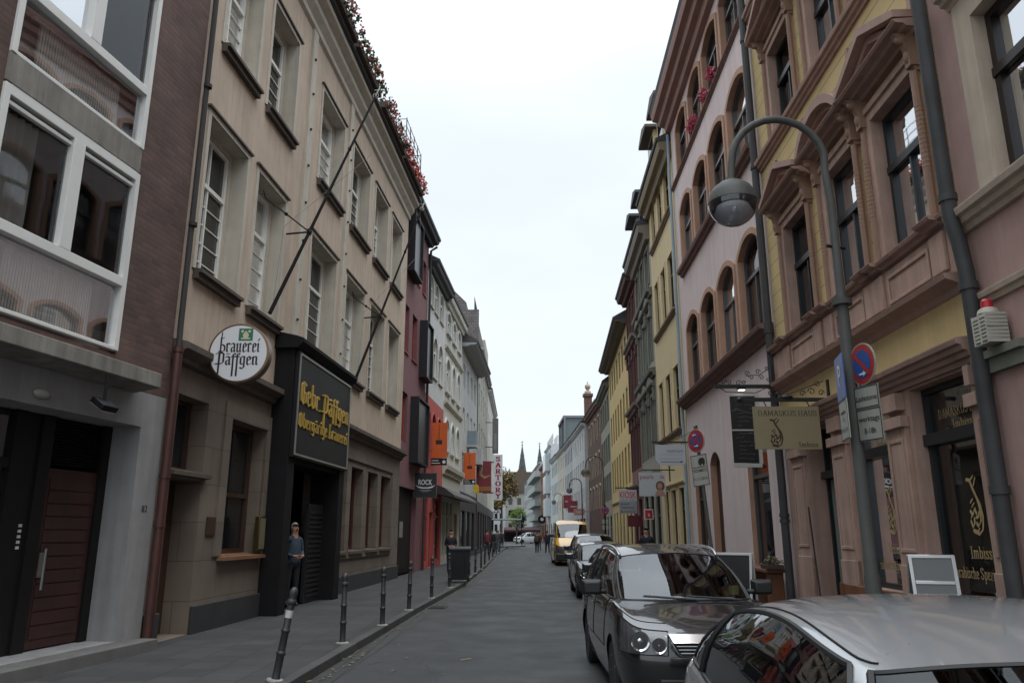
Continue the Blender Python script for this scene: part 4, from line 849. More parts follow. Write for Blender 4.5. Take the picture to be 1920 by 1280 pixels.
m = MB(); m.prism([(0, 4.2), (-.06, 4.24), (-.08, 4.3), (-.24, 4.36), (-.26, 4.42), (0, 4.44)], 0, F.L, ax='x'); m.build('ledge', PSD, RD, smooth=0)
m = MB(); cornice(m, 0, F.L, 3.45, .24, .25, 4); m.build('shop_cornice', PSD, RD, smooth=0)
m = MB()
for a, b in ((13.3, 13.95), (11.42, 12.0), (9.52, 10.05), (7.82, 8.0)):
    p, q = F.I(a, b); m.box(p, q, -.06, -.0, .1, 3.1); m.box(p - .03, q + .03, -.12, -.0, 2.98, 3.12); m.box(p, q, -.08, -.0, .1, 1.3); m.ring(outline(p + .06, q - .06, 1.45, 2.85), outline(p + .1, q - .1, 1.5, 2.8), -.075, -.06)
    m.box(p + .04, q - .04, -.12, -.0, 3.2, 3.42)
m.build('pilaster', PS, RD, smooth=0, bevel=.008)
TAN = mat('gold window lettering', (.40, .30, .15), rough=.5, var=.15)
DROP = [[(-1.6, 10), (.2, 9.7), (1.7, 10.4)], [(0, 9.7), (1, 8), (3.4, 5.2), (4, 3), (3.2, .8), (1.4, 0), (-.6, .6)], [(.2, 9.4), (2.4, 6.3), (3.2, 4.2), (2.8, 2.3), (1.4, 1.4), (.6, 2)], [(1.6, 8.8), (2.6, 10)],
        [(-1.6, 4.2), (-.6, 3.4), (.6, 4.6), (1.2, 3.6)], [(-1.9, 2.4), (-1.2, 1.3), (-.2, 1.9), (-.1, 2.9)], [(.8, 3), (2, 3.1), (2.4, 4)], [(-.9, 5.8), (.1, 6.2)], [(-1.2, .7), (0, .2), (1.6, .9)], [(-.4, 5), (-.3, 5.1)], [(.4, 5.4), (.5, 5.5)], [(-1.5, 3), (-1.4, 3.1)]]
for gi, (a, b) in enumerate(((10.15, 11.33), (8.06, 9.42))):
    p, q = F.I(a, b)
    w_ = window(RD, p, q, .95, 3.42, 0, rv=.2, fm=DGF, fw=.07, transom=.74, cols=1, pane=mat_glass('shop glass', trans=.55, ior=1.5), sill=(PS, .1, .12, .03))
    MB().box(p, q, .1, .2, 2.72, 2.86).build('transom_rail', DGF, w_, smooth=0)
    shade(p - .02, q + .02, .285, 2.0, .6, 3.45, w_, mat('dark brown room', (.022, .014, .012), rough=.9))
    MB().add([(p + .0, .36, .9), (p + .42, .6, .9), (p + .42, .6, 3.4), (p + .0, .36, 3.4)], [(0, 1, 2, 3)]).build('curtain', mat('dim curtain', (.13, .12, .11), rough=.9), w_, smooth=0)
    m = MB(); c_ = (p + q) / 2 + (.08 if gi else 0); y = .192
    put_nib(m, SE, 'DAMASKUS HAUS' if gi else 'HAUS', c_, 3.02, 1.0 if gi else .5, y, (.75, .22, 0), sz=.018)
    put_nib(m, SE, 'Imbiss', c_, 2.87, .42, y, (.75, .22, 0), sz=.017)
    put_nib(m, SE, 'Imbiss', c_, 1.42, .42, y, (.75, .22, 0), sz=.021); put_nib(m, SE, 'arabische Spezialitäten', c_, 1.2, 1.15, y, (.75, .22, 0), sz=.02)
    nibs(m, DROP, c_ - .03, 1.68, .042, .06, y, (.75, .25, 35)); m.build('lettering', TAN, w_, smooth=0)
# door to the snack bar, open, dark inside
p, q = F.I(12.1, 13.25)
o = MB().ring(outline(p, q, .14, 3.42), outline(p + .06, q - .06, .14, 3.36), .28, .36).box(p, q, .2, .36, 2.58, 2.7).build('door_frame', DGF, RD, smooth=0)
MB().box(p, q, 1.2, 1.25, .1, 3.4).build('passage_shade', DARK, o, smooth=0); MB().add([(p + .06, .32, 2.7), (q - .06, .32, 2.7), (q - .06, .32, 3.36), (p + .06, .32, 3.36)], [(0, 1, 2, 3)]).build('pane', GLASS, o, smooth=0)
dd = MB().box(0, .06, 0, .95, .14, 2.56); dd.xform(Matrix.Translation((p + .07, .33, 0)) @ Matrix.Rotation(-.25, 4, 'Z')); dd.build('door', mat('pale green door', (.20, .22, .19), rough=.5), RD, smooth=0)
# warm pendant lamp inside the shop
t = F.root('pendant_lamp', 'small lit warm yellow pendant lamp behind the right snack-bar window', 'lamp'); x = S(8.62)
MB().lathe([(.0, 2.2), (.05, 2.19), (.075, 2.12), (.05, 2.06), (0, 2.05)], (x, .95, .27), 12).build('bulb', mat('warm lamp glass', (1, .62, .18), emit=3), t)
MB().tube([(x, .95, 2.47), (x, .95, 3.4)], .006, 5).build('cord', BLACK, t)
# big pipe at the near edge
pp = F.root('downpipe', 'thick grey drainpipe in front of the nearest pink facade corner', 'drainpipe'); x = F.L + .19
m = MB().tube([(x, -.14, .1), (x, -.14, 4.5), (x - .1, -.36, 4.8), (x - .1, -.36, 5.2), (x - .1, -.24, 5.4), (x - .1, -.24, 16)], .085, 12)
m = MB().tube([(x, -.12, .1), (x, -.12, 4.35), (x, -.15, 4.7), (x, -.2, 4.95), (x, -.2, 16)], .08, 12)
for z in (2.1, 4.2, 5.2, 8.3): m.lathe([(.08, -.04), (.095, -.04), (.095, .04), (.08, .04)], (x, -.12 if z < 4.4 else -.2, z), 12)
m.build('pipe', GREYP, pp)

# ---------------- nearest pink house with cream surrounds
F = Fac('R', 5.2, 16, .034, -2, 7.78); S = F.S
RN = F.root('near_pink_house', 'dusty pink facade with cream window surrounds, nearest on the right', 'house')
PK2 = mat('dusty pink render', (.40, .255, .22), rough=.88, var=.1, streak=.15, bump=.2); CR2 = mat('cream stone trim', (.46, .37, .29), rough=.8, var=.1, streak=.2); GRN = mat('mossy sill stone', (.16, .165, .125), rough=.8)
n1 = [(5.45, 6.98), (2.9, 4.4), (.3, 1.8)]
hol = [(*F.I(a, b), z0, z1, 0) for a, b in n1 for z0, z1 in ((5.08, 7.0), (8.9, 10.9), (12.4, 14.2))] + [(*F.I(4.6, 6.9), .9, 3.0, 0), (*F.I(.8, 3.2), .9, 3.0, 0)]
wall(MB(), F.L, 0, 16.5, 10, hol, .22, mi=0, rmi=1).build('wall', [PK2, CR2], RN, smooth=0)
for a, b in n1:
    for z0, z1 in ((5.08, 7.0), (8.9, 10.9), (12.4, 14.2)):
        p, q = F.I(a, b); w_ = window(RN, p, q, z0, z1, 0, rv=.15, fm=mat('near black brown frame', (.018, .012, .012), rough=.3), fw=.09, transom=.64, cols=2, surround=(CR2, .3, .05), curtain=GCUR, curt_h=.6)
        MB().box(p, q, .08, .14, z0 + (z1 - z0) * .64 - .06, z0 + (z1 - z0) * .64 + .045).build('transom_rail', mat('near black brown frame'), w_, smooth=0)
        m = MB(); cornice(m, p - .36, q + .36, z1 + .3, .22, .18, 3); m.build('hood', CR2, w_, smooth=0)
for a, b in ((4.6, 6.9), (.8, 3.2)):
    p, q = F.I(a, b); window(RN, p, q, .9, 3.0, 0, rv=.18, fm=DWF, cols=2, transom=.7)
m = MB(); cornice(m, 0, F.L - .02, 4.82, .2, .22, 3); m.build('sill_course', CR2, RN, smooth=0)
m = MB(); cornice(m, 0, F.L - .02, 3.98, .09, .12, 2); m.build('string_course', CR2, RN, smooth=0)
MB().box(0, S(6.95), -.12, -.0, 3.40, 3.48).build('shop_ledge', GRN, RN, smooth=0); MB().box(0, S(6.95), -.07, -.0, 3.26, 3.40).build('shop_fascia', GRN, RN, smooth=0)
al = F.root('alarm_box', 'white slatted alarm siren box with red strobe on the near pink wall', 'alarm'); x = S(7.30)
m = MB(); m.box(x - .11, x + .11, -.24, -.06, 3.50, 3.80)
for i in range(7): z = 3.53 + i * .038; m.box(x - .125, x - .01, -.255, -.05, z, z + .02); m.box(x + .01, x + .125, -.255, -.05, z, z + .02)
for a in (-.125, -.01, .105): m.box(x + a, x + a + .02, -.257, -.05, 3.50, 3.80)
m.build('housing', mat('off white plastic', (.42, .40, .34), rough=.5), al, smooth=0); MB().lathe([(.1, 3.81), (.09, 3.85), (.06, 3.87)], (x, -.15, 0), 12).build('cap', mat('off white plastic'), al)
MB().lathe([(.055, 3.87), (.055, 3.94), (.04, 3.96), (0, 3.96)], (x, -.15, 0), 12).build('strobe', mat('red plastic', (.45, .02, .03), rough=.3), al)

# ---------------- plain yellow house
YL2 = mat('plain yellow render', (.62, .50, .29), rough=.88, var=.07, streak=.15); OCH = mat('ochre brown stone', (.24, .19, .12), rough=.8, streak=.2)
y3 = [(24.5, 25.45), (26.1, 27.0), (27.7, 28.55)]; wo = dict(fm=BROWN, cols=2, transom=.65, curtain=None, surround=(YL2, .12, .03))
FY, RY = rowhouse('R', 5.2, 16, .034, 23.78, 29.3, 'yellow_house', 'plain yellow house with three windows per floor and brown sill bars', 'house', 14.75, YL2, [
    (12.68, 14.2, y3, 0, wo), (9.1, 11.05, y3, 0, dict(wo, curtain=GCUR)), (5.05, 7.1, y3, 0, wo), (.9, 3.1, [(24.6, 25.55), (26.1, 27.0), (27.6, 28.5)], 0, dict(wo, transom=.7)) ],
    eave=(.45, .55), em=OCH, roofh=2.5, depth=9, rv=.14)
for z in (12.42, 8.82, 4.84):
    m = MB(); p, q = FY.I(24.2, 28.8); cornice(m, p, q, z, .14, .14, 2); m.build('sill_bar', OCH, RY, smooth=0)
p, q = FY.I(24.4, 28.8); m = MB(); cornice(m, p, q, 3.2, .1, .1, 2); m.build('lintel_bar', YL2, RY, smooth=0)
def dormer(Ff, u_, z, w_, h_, label, wm, rm):
    t = Ff.root('dormer', label, 'dormer'); x = Ff.S(u_); MB().box(x - w_, x + w_, -.1, 2.0, z, z + h_).build('wall', wm, t, smooth=0)
    MB().prism([(x - w_ - .2, z + h_), (x - w_ - .2, z + h_ + .12), (x, z + h_ + .4), (x + w_ + .2, z + h_ + .12), (x + w_ + .2, z + h_)], -.45, 2.2).build('roof', rm, t, smooth=0)
    MB().box(x - w_ * .7, x + w_ * .7, -.12, -.1, z + .3, z + h_ - .15).build('pane', GLASS, t, smooth=0)
WSL = mat('brown slate cladding', (.09, .075, .065), rough=.8, var=.3)
dormer(FY, 25.0, 14.9, .75, 1.9, 'larger dormer with brown hood on the yellow house, nearest the pink eave', YL2, WSL)
dormer(FY, 27.3, 14.9, .75, 1.9, 'left dormer with brown hood on the yellow house', YL2, WSL)

# ---------------- ornate grey-green house
GG = mat('grey green stucco', (.31, .31, .25), rough=.85, var=.12, streak=.25, bump=.3); GG2 = mat('dark grey green trim', (.17, .17, .14), rough=.8, streak=.2)
x31 = 5.2 + .034 * (29.3 - 16)
FG, RG_ = rowhouse('R', x31, 29.3, .045, 29.35, 34.8, 'grey_green_house', 'grey-green stucco house with pedimented windows beside the yellow house', 'house', 14.0, GG, [
    (11.6, 13.2, cols(29.5, 34.6, 3, .95), 0, dict(fm=DWF, surround=(GG2, .14, .05), curtain=GCUR)), (8.4, 10.4, cols(29.5, 34.6, 3, .95), 0, dict(fm=DWF, surround=(GG2, .14, .05), ped=(GG2, .3), curtain=GCUR)),
    (4.7, 7.0, cols(29.5, 34.6, 3, .95), 0, dict(fm=DWF, surround=(GG2, .14, .05), ped=(GG2, .35))), (.5, 3.2, cols(29.5, 34.6, 3, 1.2), 0, dict(fm=BROWN, cols=1))], eave=(.5, .6), em=mat('brown grey cornice', (.21, .18, .15), rough=.8), roofh=2.5,
    bands=((11.0, .25, .3), (7.7, .25, .3), (3.7, .25, .3)), bandm=GG2)
for k, u_ in enumerate((30.7, 33.2)): dormer(FG, u_, 14.1, .7, 1.6, ['near', 'far'][k] + ' arched pale dormer on the grey-green house', mat('pale dormer', (.3, .3, .26)), SLATE)
x36 = x31 + .045 * 5.5
DR = mat('dark red plaster', (.22, .095, .085), rough=.85, var=.12, streak=.25); DR2 = mat('red brown trim', (.10, .045, .04), rough=.8)
FR_, RR_ = rowhouse('R', x36, 34.8, .045, 34.85, 39.0, 'dark_red_house', 'narrow dark red house between grey-green and long yellow fronts', 'house', 13.7, DR, [
    (11.2, 13.0, cols(35, 38.9, 3, .75), 0, dict(fm=DWF, surround=(DR2, .1, .05))), (7.9, 10.1, cols(35, 38.9, 3, .75), 0, dict(fm=DWF, surround=(DR2, .1, .05), ped=(DR2, .2))), (4.6, 6.8, cols(35, 38.9, 3, .75), 0, dict(fm=DWF, surround=(DR2, .1, .05), ped=(DR2, .2))),
    (.5, 3.2, cols(35, 38.9, 2, 1.3), 0, dict(fm=BROWN, cols=1))], eave=(.5, .4), em=DR2, roofh=2.5, bands=((10.6, .3, .25), (7.3, .3, .25), (3.6, .3, .25)), bandm=mat('pale stone band', (.24, .21, .17), rough=.8))
t = FR_.root('roof_pavilion', 'blue-grey glazed rooftop pavilion behind the dark red house eave', 'rooftop room'); p, q = FR_.I(36.5, 39.0)
m = MB().box(p, q, .3, 4, 13.9, 16.2); m.build('wall', mat('blue grey panel', (.18, .22, .25), rough=.4), t, smooth=0); MB().box(p + .3, q - .3, .27, .3, 14.3, 15.8).build('pane', GLASS, t, smooth=0); MB().box(p - .1, q + .1, .1, 4.1, 16.2, 16.3).build('roof', GREYP, t, smooth=0)
x39 = x36 + .045 * 4.2
YL3 = mat('warm yellow render', (.60, .46, .21), rough=.88, var=.07, streak=.15)
SH = mat('ochre shutter', (.26, .17, .04), rough=.6)
FL, RL = rowhouse('R', x39, 39.0, .055, 39.05, 53, 'long_yellow_house', 'long warm yellow house with deep dark eave and shuttered windows', 'house', 12.7, YL3, [
    (10.5, 12.0, cols(39.3, 52.6, 7, .75), 0, dict(fm=DWF, surround=(SH, .05, .012))), (7.3, 9.2, cols(39.3, 52.6, 7, .75), 0, dict(fm=DWF, surround=(SH, .05, .012))), (4.2, 6.2, cols(39.3, 52.6, 7, .75), 0, dict(fm=DWF, surround=(SH, .05, .012))),
    (.4, 2.9, cols(39.3, 52.6, 6, 1.1), 0, dict(fm=DWF, cols=1))], eave=(.65, .2), em=mat('dark eave timber', (.09, .075, .065), rough=.7), roofh=2.8, bands=((3.4, .1, .15),), bandm=YL3)
x53 = x39 + .055 * 14
GC = mat('greyish cream render', (.34, .33, .27), rough=.88, streak=.3)
rowhouse('R', x53, 53, .045, 53.05, 62, 'greyish_cream_house', 'greyish cream house beyond the long yellow one with a sloping slate roof', 'house', 12.0, GC, [(z, z + 1.8, cols(53.3, 61.7, 4, 1.0), 0, dict(fm=DWF, surround=(GG2, .1, .04))) for z in (9.4, 6.6, 3.9)] + [(.4, 2.8, cols(53.3, 61.7, 3, 1.6), 0, dict(fm=BROWN, cols=1))], eave=(.4, .3), em=GG2, roofh=3.5)
x62 = x53 + .045 * 9
RBK = mat_brick('brown red brick', (.13, .06, .045), (.10, .045, .035), (.12, .09, .07), bw=.3, bh=.1, ms=.015)
FT, RT = rowhouse('R', x62, 62, .0, 62.05, 73, 'brick_gable_house', 'brown-red brick house with urn-topped corner pinnacle in the right row', 'house', 12.2, RBK, [(z, z + 1.9, cols(62.3, 72.7, 4, 1.1), 0.2, dict(fm=DWF, surround=(CR2, .15, .04))) for z in (9.3, 6.3, 3.6)], eave=(.4, .4), em=BRN, roofh=2.5)
pn = FT.root('pinnacle', 'brick pinnacle with stone urn standing on the brown-red brick house', 'pinnacle'); x = FT.S(70.5)
MB().box(x - .35, x + .35, -.5, .2, 12.2, 14.0).box(x - .45, x + .45, -.6, .3, 14.0, 14.25).build('pier', RBK, pn, smooth=0)
MB().lathe([(.3, 14.25), (.3, 14.5), (.12, 14.6), (.28, 14.9), (.25, 15.1), (.08, 15.2), (.06, 15.4), (0, 15.5)], (x, -.15, 0), 12).build('urn', CR2, pn)
far = [('white_far_house', 'tall white plastered house with small dark windows, right of the yellow van', 73.05, 86, 6.95, -.01, 11.9, mat('far white render', (.55, .56, .57), rough=.85, streak=.25), 5, 4),
       ('light_grey_far_house', 'light grey house with shutters in the distant right row', 86.05, 98, 6.82, -.01, 12.0, mat('far grey render', (.42, .43, .44), rough=.85, streak=.25), 5, 4),
       ('cream_far_house', 'cream house with a rooftop glass pavilion in the distant right row', 98.05, 110, 6.7, -.015, 12.2, mat('far cream render', (.48, .45, .38), rough=.85, streak=.25), 4, 4),
       ('greenish_white_house', 'greenish white flat-fronted house in the distant right row', 110.05, 122, 6.52, -.02, 12.4, mat('far pale green render', (.45, .49, .48), rough=.85), 4, 4),
       ('modern_white_block', 'tall modern white block with bay panels and roof terrace', 122.05, 135, 6.28, -.025, 15.4, mat('far bright white', (.50, .52, .54), rough=.7), 4, 5),
       ('orange_brick_house', 'orange-brown brick house with white window pairs and dark mansard', 135.05, 150, 5.95, -.025, 13.4, mat('far orange brick', (.22, .11, .06), rough=.85), 4, 4),
       ('balcony_block', 'pale apartment block with long horizontal balcony bands', 150.05, 178, 5.57, -.03, 15.0, mat('far pale concrete', (.36, .37, .36), rough=.85), 8, 5),
       ('distant_white_house', 'distant white house with a sloping grey roof left of the balcony block', 178.05, 215, 4.73, -.035, 14.4, mat('far chalk render', (.38, .40, .41), rough=.85), 8, 4)]
for i, (nm, lb, a, b, x0_, h_, zt, wm, nc, nf) in enumerate(far):
    fh = (zt - 4) / (nf - 1); fl_ = [(4.2 + k * fh, 4.2 + k * fh + fh * .6, cols(a + .4, b - .4, nc, (b - a) / nc * .42), 0, dict(fm=DWF if i % 2 else WHITE, cols=2, transom=None, fw=.1)) for k in range(nf - 1)] + [(.4, 3.0, cols(a + .4, b - .4, max(2, nc - 1), 2.2), 0, dict(fm=ANTH, cols=1, transom=None))]
    Ff, Rf = rowhouse('R', x0_, a, h_, a, b, nm, lb, 'apartment block' if 'block' in nm else 'house', zt, wm, fl_, eave=(.35, .3), roofh=0 if 'modern' in nm or 'balcony' in nm else 3.0, em=None)
    if nm == 'balcony_block':
        for k in range(4):
            z = 4.0 + k * fh; MB().box(0, Ff.L, -1.2, -.02, z - .1, z + .05).box(0, Ff.L, -1.2, -1.14, z + .05, z + 1.1).build('balcony_band', mat('balcony parapet', (.32, .36, .35), rough=.7), Rf, smooth=0)
    if nm == 'modern_white_block':
        m = MB()
        for x in [i * 1.3 for i in range(11)]: m.tube([(x, .3, 15.4), (x, .3, 17.0)], .03, 4)
        for z in (16, 16.5, 17): m.tube([(0, .3, z), (Ff.L, .3, z)], .03, 4)
        m.build('roof_rail', GREYP, Rf); MB().box(0, Ff.L * .5, 1.5, 5, 15.4, 17.6).build('roof_room', wm, Rf, smooth=0)
        for k in range(3): z = 4.6 + k * 3.6; MB().box(Ff.L * .3, Ff.L * .75, -.8, -.02, z - .4, z + 2.4).build('bay', mat('bay panel', (.45, .5, .52), rough=.3), Rf, smooth=0)
    if nm == 'cream_far_house':
        m = MB(); p, q = Ff.I(99, 108)
        for x in (p, (p + q) / 2, q):
            for y in (.2, 3): m.box(x - .1, x + .1, y - .1, y + .1, 12.3, 16.2)
        m.box(p - .1, q + .1, .0, 3.2, 16.2, 16.5); m.build('roof_frame', mat('grey steel', (.16, .17, .18), rough=.5), Rf, smooth=0); MB().box(p + .2, q - .2, .3, 3, 12.3, 16.2).build('roof_glazing', mat_glass('far glazing', (.1, .13, .14), rough=.1), Rf, smooth=0)
# ---------------- street end
t = thing('gabled_hall', 'pale hall with steep brown tiled roof closing the view under the spires', 'building', (0, 232, 0))
W_ = mat('hall render', (.36, .35, .32), rough=.88, streak=.3); TILE = mat('brown roof tile', (.10, .075, .055), rough=.85, var=.2, streak=.2)
MB().box(-2.0, 9.5, 0, 16, 0, 13.2).build('wall', W_, t, smooth=0)
MB().prism([(-2.4, 13.2), (2.2, 20.5), (3.2, 20.5), (9.9, 13.2)], -.4, 16.4).build('roof', TILE, t, smooth=0)
MB().prism([(-2.4, 13.2), (-.3, 19.3), (8, 19.3), (9.9, 13.2)], -.3, 3).build('hipped_front', TILE, t, smooth=0)
for k in range(3):
    for i in range(4): MB().box(-1.0 + i * 2.6, .1 + i * 2.6, -.06, -.01, 2.5 + k * 3.6, 4.4 + k * 3.6).build('window', GLASS, t, smooth=0)
t = thing('distant_pale_house', 'pale multi-storey house at the far end behind the trees', 'house', (-9.5, 215, 0)); MB().box(0, 7.6, 0, 12, 0, 13.5).build('wall', mat('far chalk render'), t, smooth=0); MB().prism([(-.3, 13.5), (1, 16), (6.6, 16), (7.9, 13.5)], -.3, 12).build('roof', SLATE, t, smooth=0)
for k in range(4):
    [MB().box(.5 + i * 1.4, 1.3 + i * 1.4, -.05, -.01, 2 + k * 2.9, 3.8 + k * 2.9).build('window', GLASS, t, smooth=0) for i in range(5)]
t = thing('corner_house', 'brownish house beyond the crossing on the left', 'house', (-22, 126, 0)); MB().box(0, 16.2, 0, 40, 0, 11.0).build('wall', mat('brown grey render', (.2, .18, .16), rough=.9), t, smooth=0); MB().prism([(-.3, 11), (8, 14), (16.6, 11)], -.3, 40).build('roof', SLATE, t, smooth=0)
SPM = mat('weathered spire lead', (.075, .085, .085), rough=.8, var=.25, streak=.3)

def spire(x, y, ztip, wz, label):
    t = thing('church_spire', label, 'church spire', (x, y, 0), 0, 'twin church spires'); m = MB(); m.box(-4.2, 4.2, -4.2, 4.2, 0, 22.0); m.build('tower', W_, t, smooth=0)
    m = MB().lathe([(3.6, 22), (2.9, 27), (1.0, ztip - 8), (.12, ztip - 2.2), (.12, ztip - 2.2)], (0, 0, 0), 8)
    for k in range(7):
        z = 25 + k * 2.6; r = 3.3 * (ztip - z) / (ztip - 22)
        for a in range(8): an = math.pi / 8 + a * math.pi / 4; m.ball((r * math.cos(an), r * math.sin(an), z), .22, 6, 4)
    m.build('spire_roof', SPM, t, smooth=20); m = MB().tube([(0, 0, ztip - 2.4), (0, 0, ztip)], .14, 6).tube([(-.8, 0, ztip - .9), (.8, 0, ztip - .9)], .12, 6).ball((0, 0, ztip - 2.2), .4, 8, 6); m.build('cross', SPM, t)
    m = MB(); [m.box(-.5, .5, -4.24 + 1.3 + k * .55, -4.2 + 1.5 + k * .6, 25 + k * 4, 26.4 + k * 4) for k in range(3)]; m.build('dormer_light', DARK, t, smooth=0)
spire(5.35, 400, 48.2, 0, 'left, slightly taller twin spire with cross, straight above the brown hall roof')
spire(14.8, 410, 48.6, 0, 'right twin spire with cross, partly behind the white houses')
# ============================================================= VEHICLES
def crom(P, n):
    """centripetal catmull-rom through list of Vector, n samples per span -> list, keeping control points"""
    P = [Vector(p) for p in P]; out = []
    for i in range(len(P) - 1):
        p1, p2 = P[i], P[i + 1]; p0 = P[i - 1] if i else p1 * 2 - p2; p3 = P[i + 2] if i + 2 < len(P) else p2 * 2 - p1
        def al(a, b): return max(1e-4, (b - a).length) ** .5
        t0 = 0; t1 = al(p0, p1); t2 = t1 + al(p1, p2); t3 = t2 + al(p2, p3)
        for j in range(n):
            if (p2 - p1).length < 1e-5: out.append(p1.copy()); continue
            t = t1 + (t2 - t1) * j / n
            A1 = p0 * ((t1 - t) / (t1 - t0)) + p1 * ((t - t0) / (t1 - t0)); A2 = p1 * ((t2 - t) / (t2 - t1)) + p2 * ((t - t1) / (t2 - t1)); A3 = p2 * ((t3 - t) / (t3 - t2)) + p3 * ((t - t2) / (t3 - t2))
            B1 = A1 * ((t2 - t) / (t2 - t0)) + A2 * ((t - t0) / (t2 - t0)); B2 = A2 * ((t3 - t) / (t3 - t1)) + A3 * ((t - t1) / (t3 - t1))
            out.append(B1 * ((t2 - t) / (t2 - t1)) + B2 * ((t - t1) / (t2 - t1)))
    out.append(P[-1].copy()); return out
TYRE = mat('tyre rubber', (.018, .018, .018), rough=.85); RIM = mat('alloy rim', (.35, .35, .36), rough=.3, metal=.8); TRIMB = mat('black plastic trim', (.015, .015, .016), rough=.55)
CARG = mat_glass('tinted car glass', trans=.48, ior=1.55, wob=.004, rough=.01, gain=.85); HLG = mat('headlight glass', (.06, .062, .066), rough=.06, coat=1, var=.3, vs=12)
SEATM = mat('dark seat cloth', (.02, .02, .022), rough=.9)
def paint(name, col, metal=.55, rough=.32): return mat(name, col, rough=rough, metal=metal, var=.03, coat=1, spec=.5)
def car(name, label, cat, loc, rz, p, pm, group=None, detail=True, interior=True, lower=None):
    t = thing(name, label, cat, loc, rz, group); hw, L = p['hw'], p['L']; xb, xt, xr, xg = p['xb'], p['xt'], p['xr'], p['xg']
    xB, xC, xD = p['xB'], p['xC'], p['xD']; zc, zbr = p['zc'], p['zbr']; zf, zt, zr = p['zf'], p['zt'], p['zr']; zh = p['zh']; zg = p.get('zg', zbr)
    gx = [0, .02, .13, .42, .95, xb + .35, xb + .75, xB, xB + .09, xC, xC + .09, xD, L - .12, L - .02, L]
    gy = [0, .50, .82, .97, 1, 1, 1, 1, 1, 1, 1, .99, .86, .5, 0]
    def row(z, s, fr=0): return [Vector((x if 3 < k < 11 else (x + fr if k <= 3 else x - fr), y * hw * s, z[k] if isinstance(z, list) else z)) for k, (x, y) in enumerate(zip(gx, gy))]
    def belt(x): return zc + (zbr - zc) * min(1, max(0, (x - xb) / (xD - xb)))
    r0 = row(.2, .94, .05); r1 = row(.42, .99, -.0); r2 = row([.6] * 4 + [.62] * 8 + [.66] * 3, 1.0, .0)
    z3 = [zh - .05, zh - .04, zh - .02, zh + .06, (zh + zc) / 2 + .03] + [belt(gx[k]) - .07 for k in range(5, 12)] + [zg - .1, zg - .08, zg - .08]
    r3 = [Vector((x + (.10 if k < 4 else (-.05 if k > 11 else 0)), y * hw * .95, z)) for k, (x, y, z) in enumerate(zip(gx, gy, z3))]
    g4x = [xb, xb + .02, xb + .09, xb + .16, xb + .26, xb + .36] + gx[6:12] + [xg - .08, xg, xg]; g4y = [0, .42, .70, .80, .86, .89, .9, .9, .9, .9, .9, .88, .74, .45, 0]
    r4 = [Vector((x, y * hw, zc if k < 5 else (belt(x) if k < 12 else zg))) for k, (x, y) in enumerate(zip(g4x, g4y))]
    tw = p.get('tw', .70)
    xtC = min(xC, xr - .28); xtD = min(xD - .05, xr - .08)
    g5x = [xt, xt + .01, xt + .04, xt + .08, xt + .17, xt + .36, xt + .36 + (xB - xt - .36) * .5, xB, xB + .09, xtC, xtC + .09, xtD, xr, xr + .03, xr + .03]
    g5y = [0, .5, .82, .92, .96, .99, 1, 1, 1, .99, .98, .94, .84, .48, 0]
    def rz_(x):
        if x < xt + .9: q = (x - xt) / .9; return zf + (zt - zf) * math.sin(max(0, q) * math.pi / 2)
        q = (x - xt - .9) / max(.1, xr - xt - .9); return zt + (zr - zt) * q ** 1.8
    r5 = [Vector((x, y * hw * tw, rz_(x) - .055 * (y ** 2) - (.02 if 3 < k < 12 else 0))) for k, (x, y) in enumerate(zip(g5x, g5y))]
    r6 = [Vector((v.x + (.10 if k < 4 else (-.1 if k > 11 else 0)), v.y * .84, rz_(v.x + (.1 if k < 4 else 0)) - .055 * (g5y[k] * .84) ** 2 + .012)) for k, v in enumerate(r5)]
    r7 = [Vector((v.x + (.35 + k * .02 if k < 4 else (.28 if k == 4 else (.1 if k == 5 else (-.35 if k > 11 else 0)))), 0, rz_(v.x + (.35 if k < 4 else 0)) + .012)) for k, v in enumerate(r5)]
    rows = [r0, r1, r2, r3, r4, r5, r6, r7]; n = 5
    if p.get('mod'): p['mod'](rows)
    dr = [crom(r, n) for r in rows]; K = len(dr[0])
    cols_ = []
    for k in range(K):
        c = [dr[i][k] for i in range(8)]; a = crom(c[:5], n)
        b = []                                             # glass with slight bulge
        nv = Vector((-.5 if k < 3 * n else (.5 if k > 11 * n else 0), .0 if k < 3 * n or k > 12 * n else 1, .3)).normalized()
        for j in range(n): q = j / n; b.append(c[4].lerp(c[5], q) + nv * .035 * math.sin(math.pi * q))
        d = crom(c[5:], n); cols_.append(a[:-1] + b + d)
    for c in cols_:
        for j in range(5 * n, len(c)):
            yy = min(1, abs(c[j].y) / (hw * tw)); c[j].z = rz_(c[j].x) - .05 * yy ** 2 - .03 * yy ** 8
    nr = len(cols_[0]); wx = p.get('wheels', (.86, L - .86)); wr = p.get('wr', .32)
    cell = {}
    for k in range(0, 3): cell[(k, 4)] = 'windscreen'
    sg = p.get('sideglass', ((4, 5, 6), (8,), (10,)))
    for gi, g in enumerate(sg):
        for k in g: cell[(k, 4)] = 'side_window%d' % gi
    if p.get('rearglass', True):
        for k in (12, 13): cell[(k, 4)] = 'rear_window'
    cell[(1, 2)] = cell[(2, 2)] = 'headlight'; cell[(11, 2)] = 'tail_light'
    parts = {}
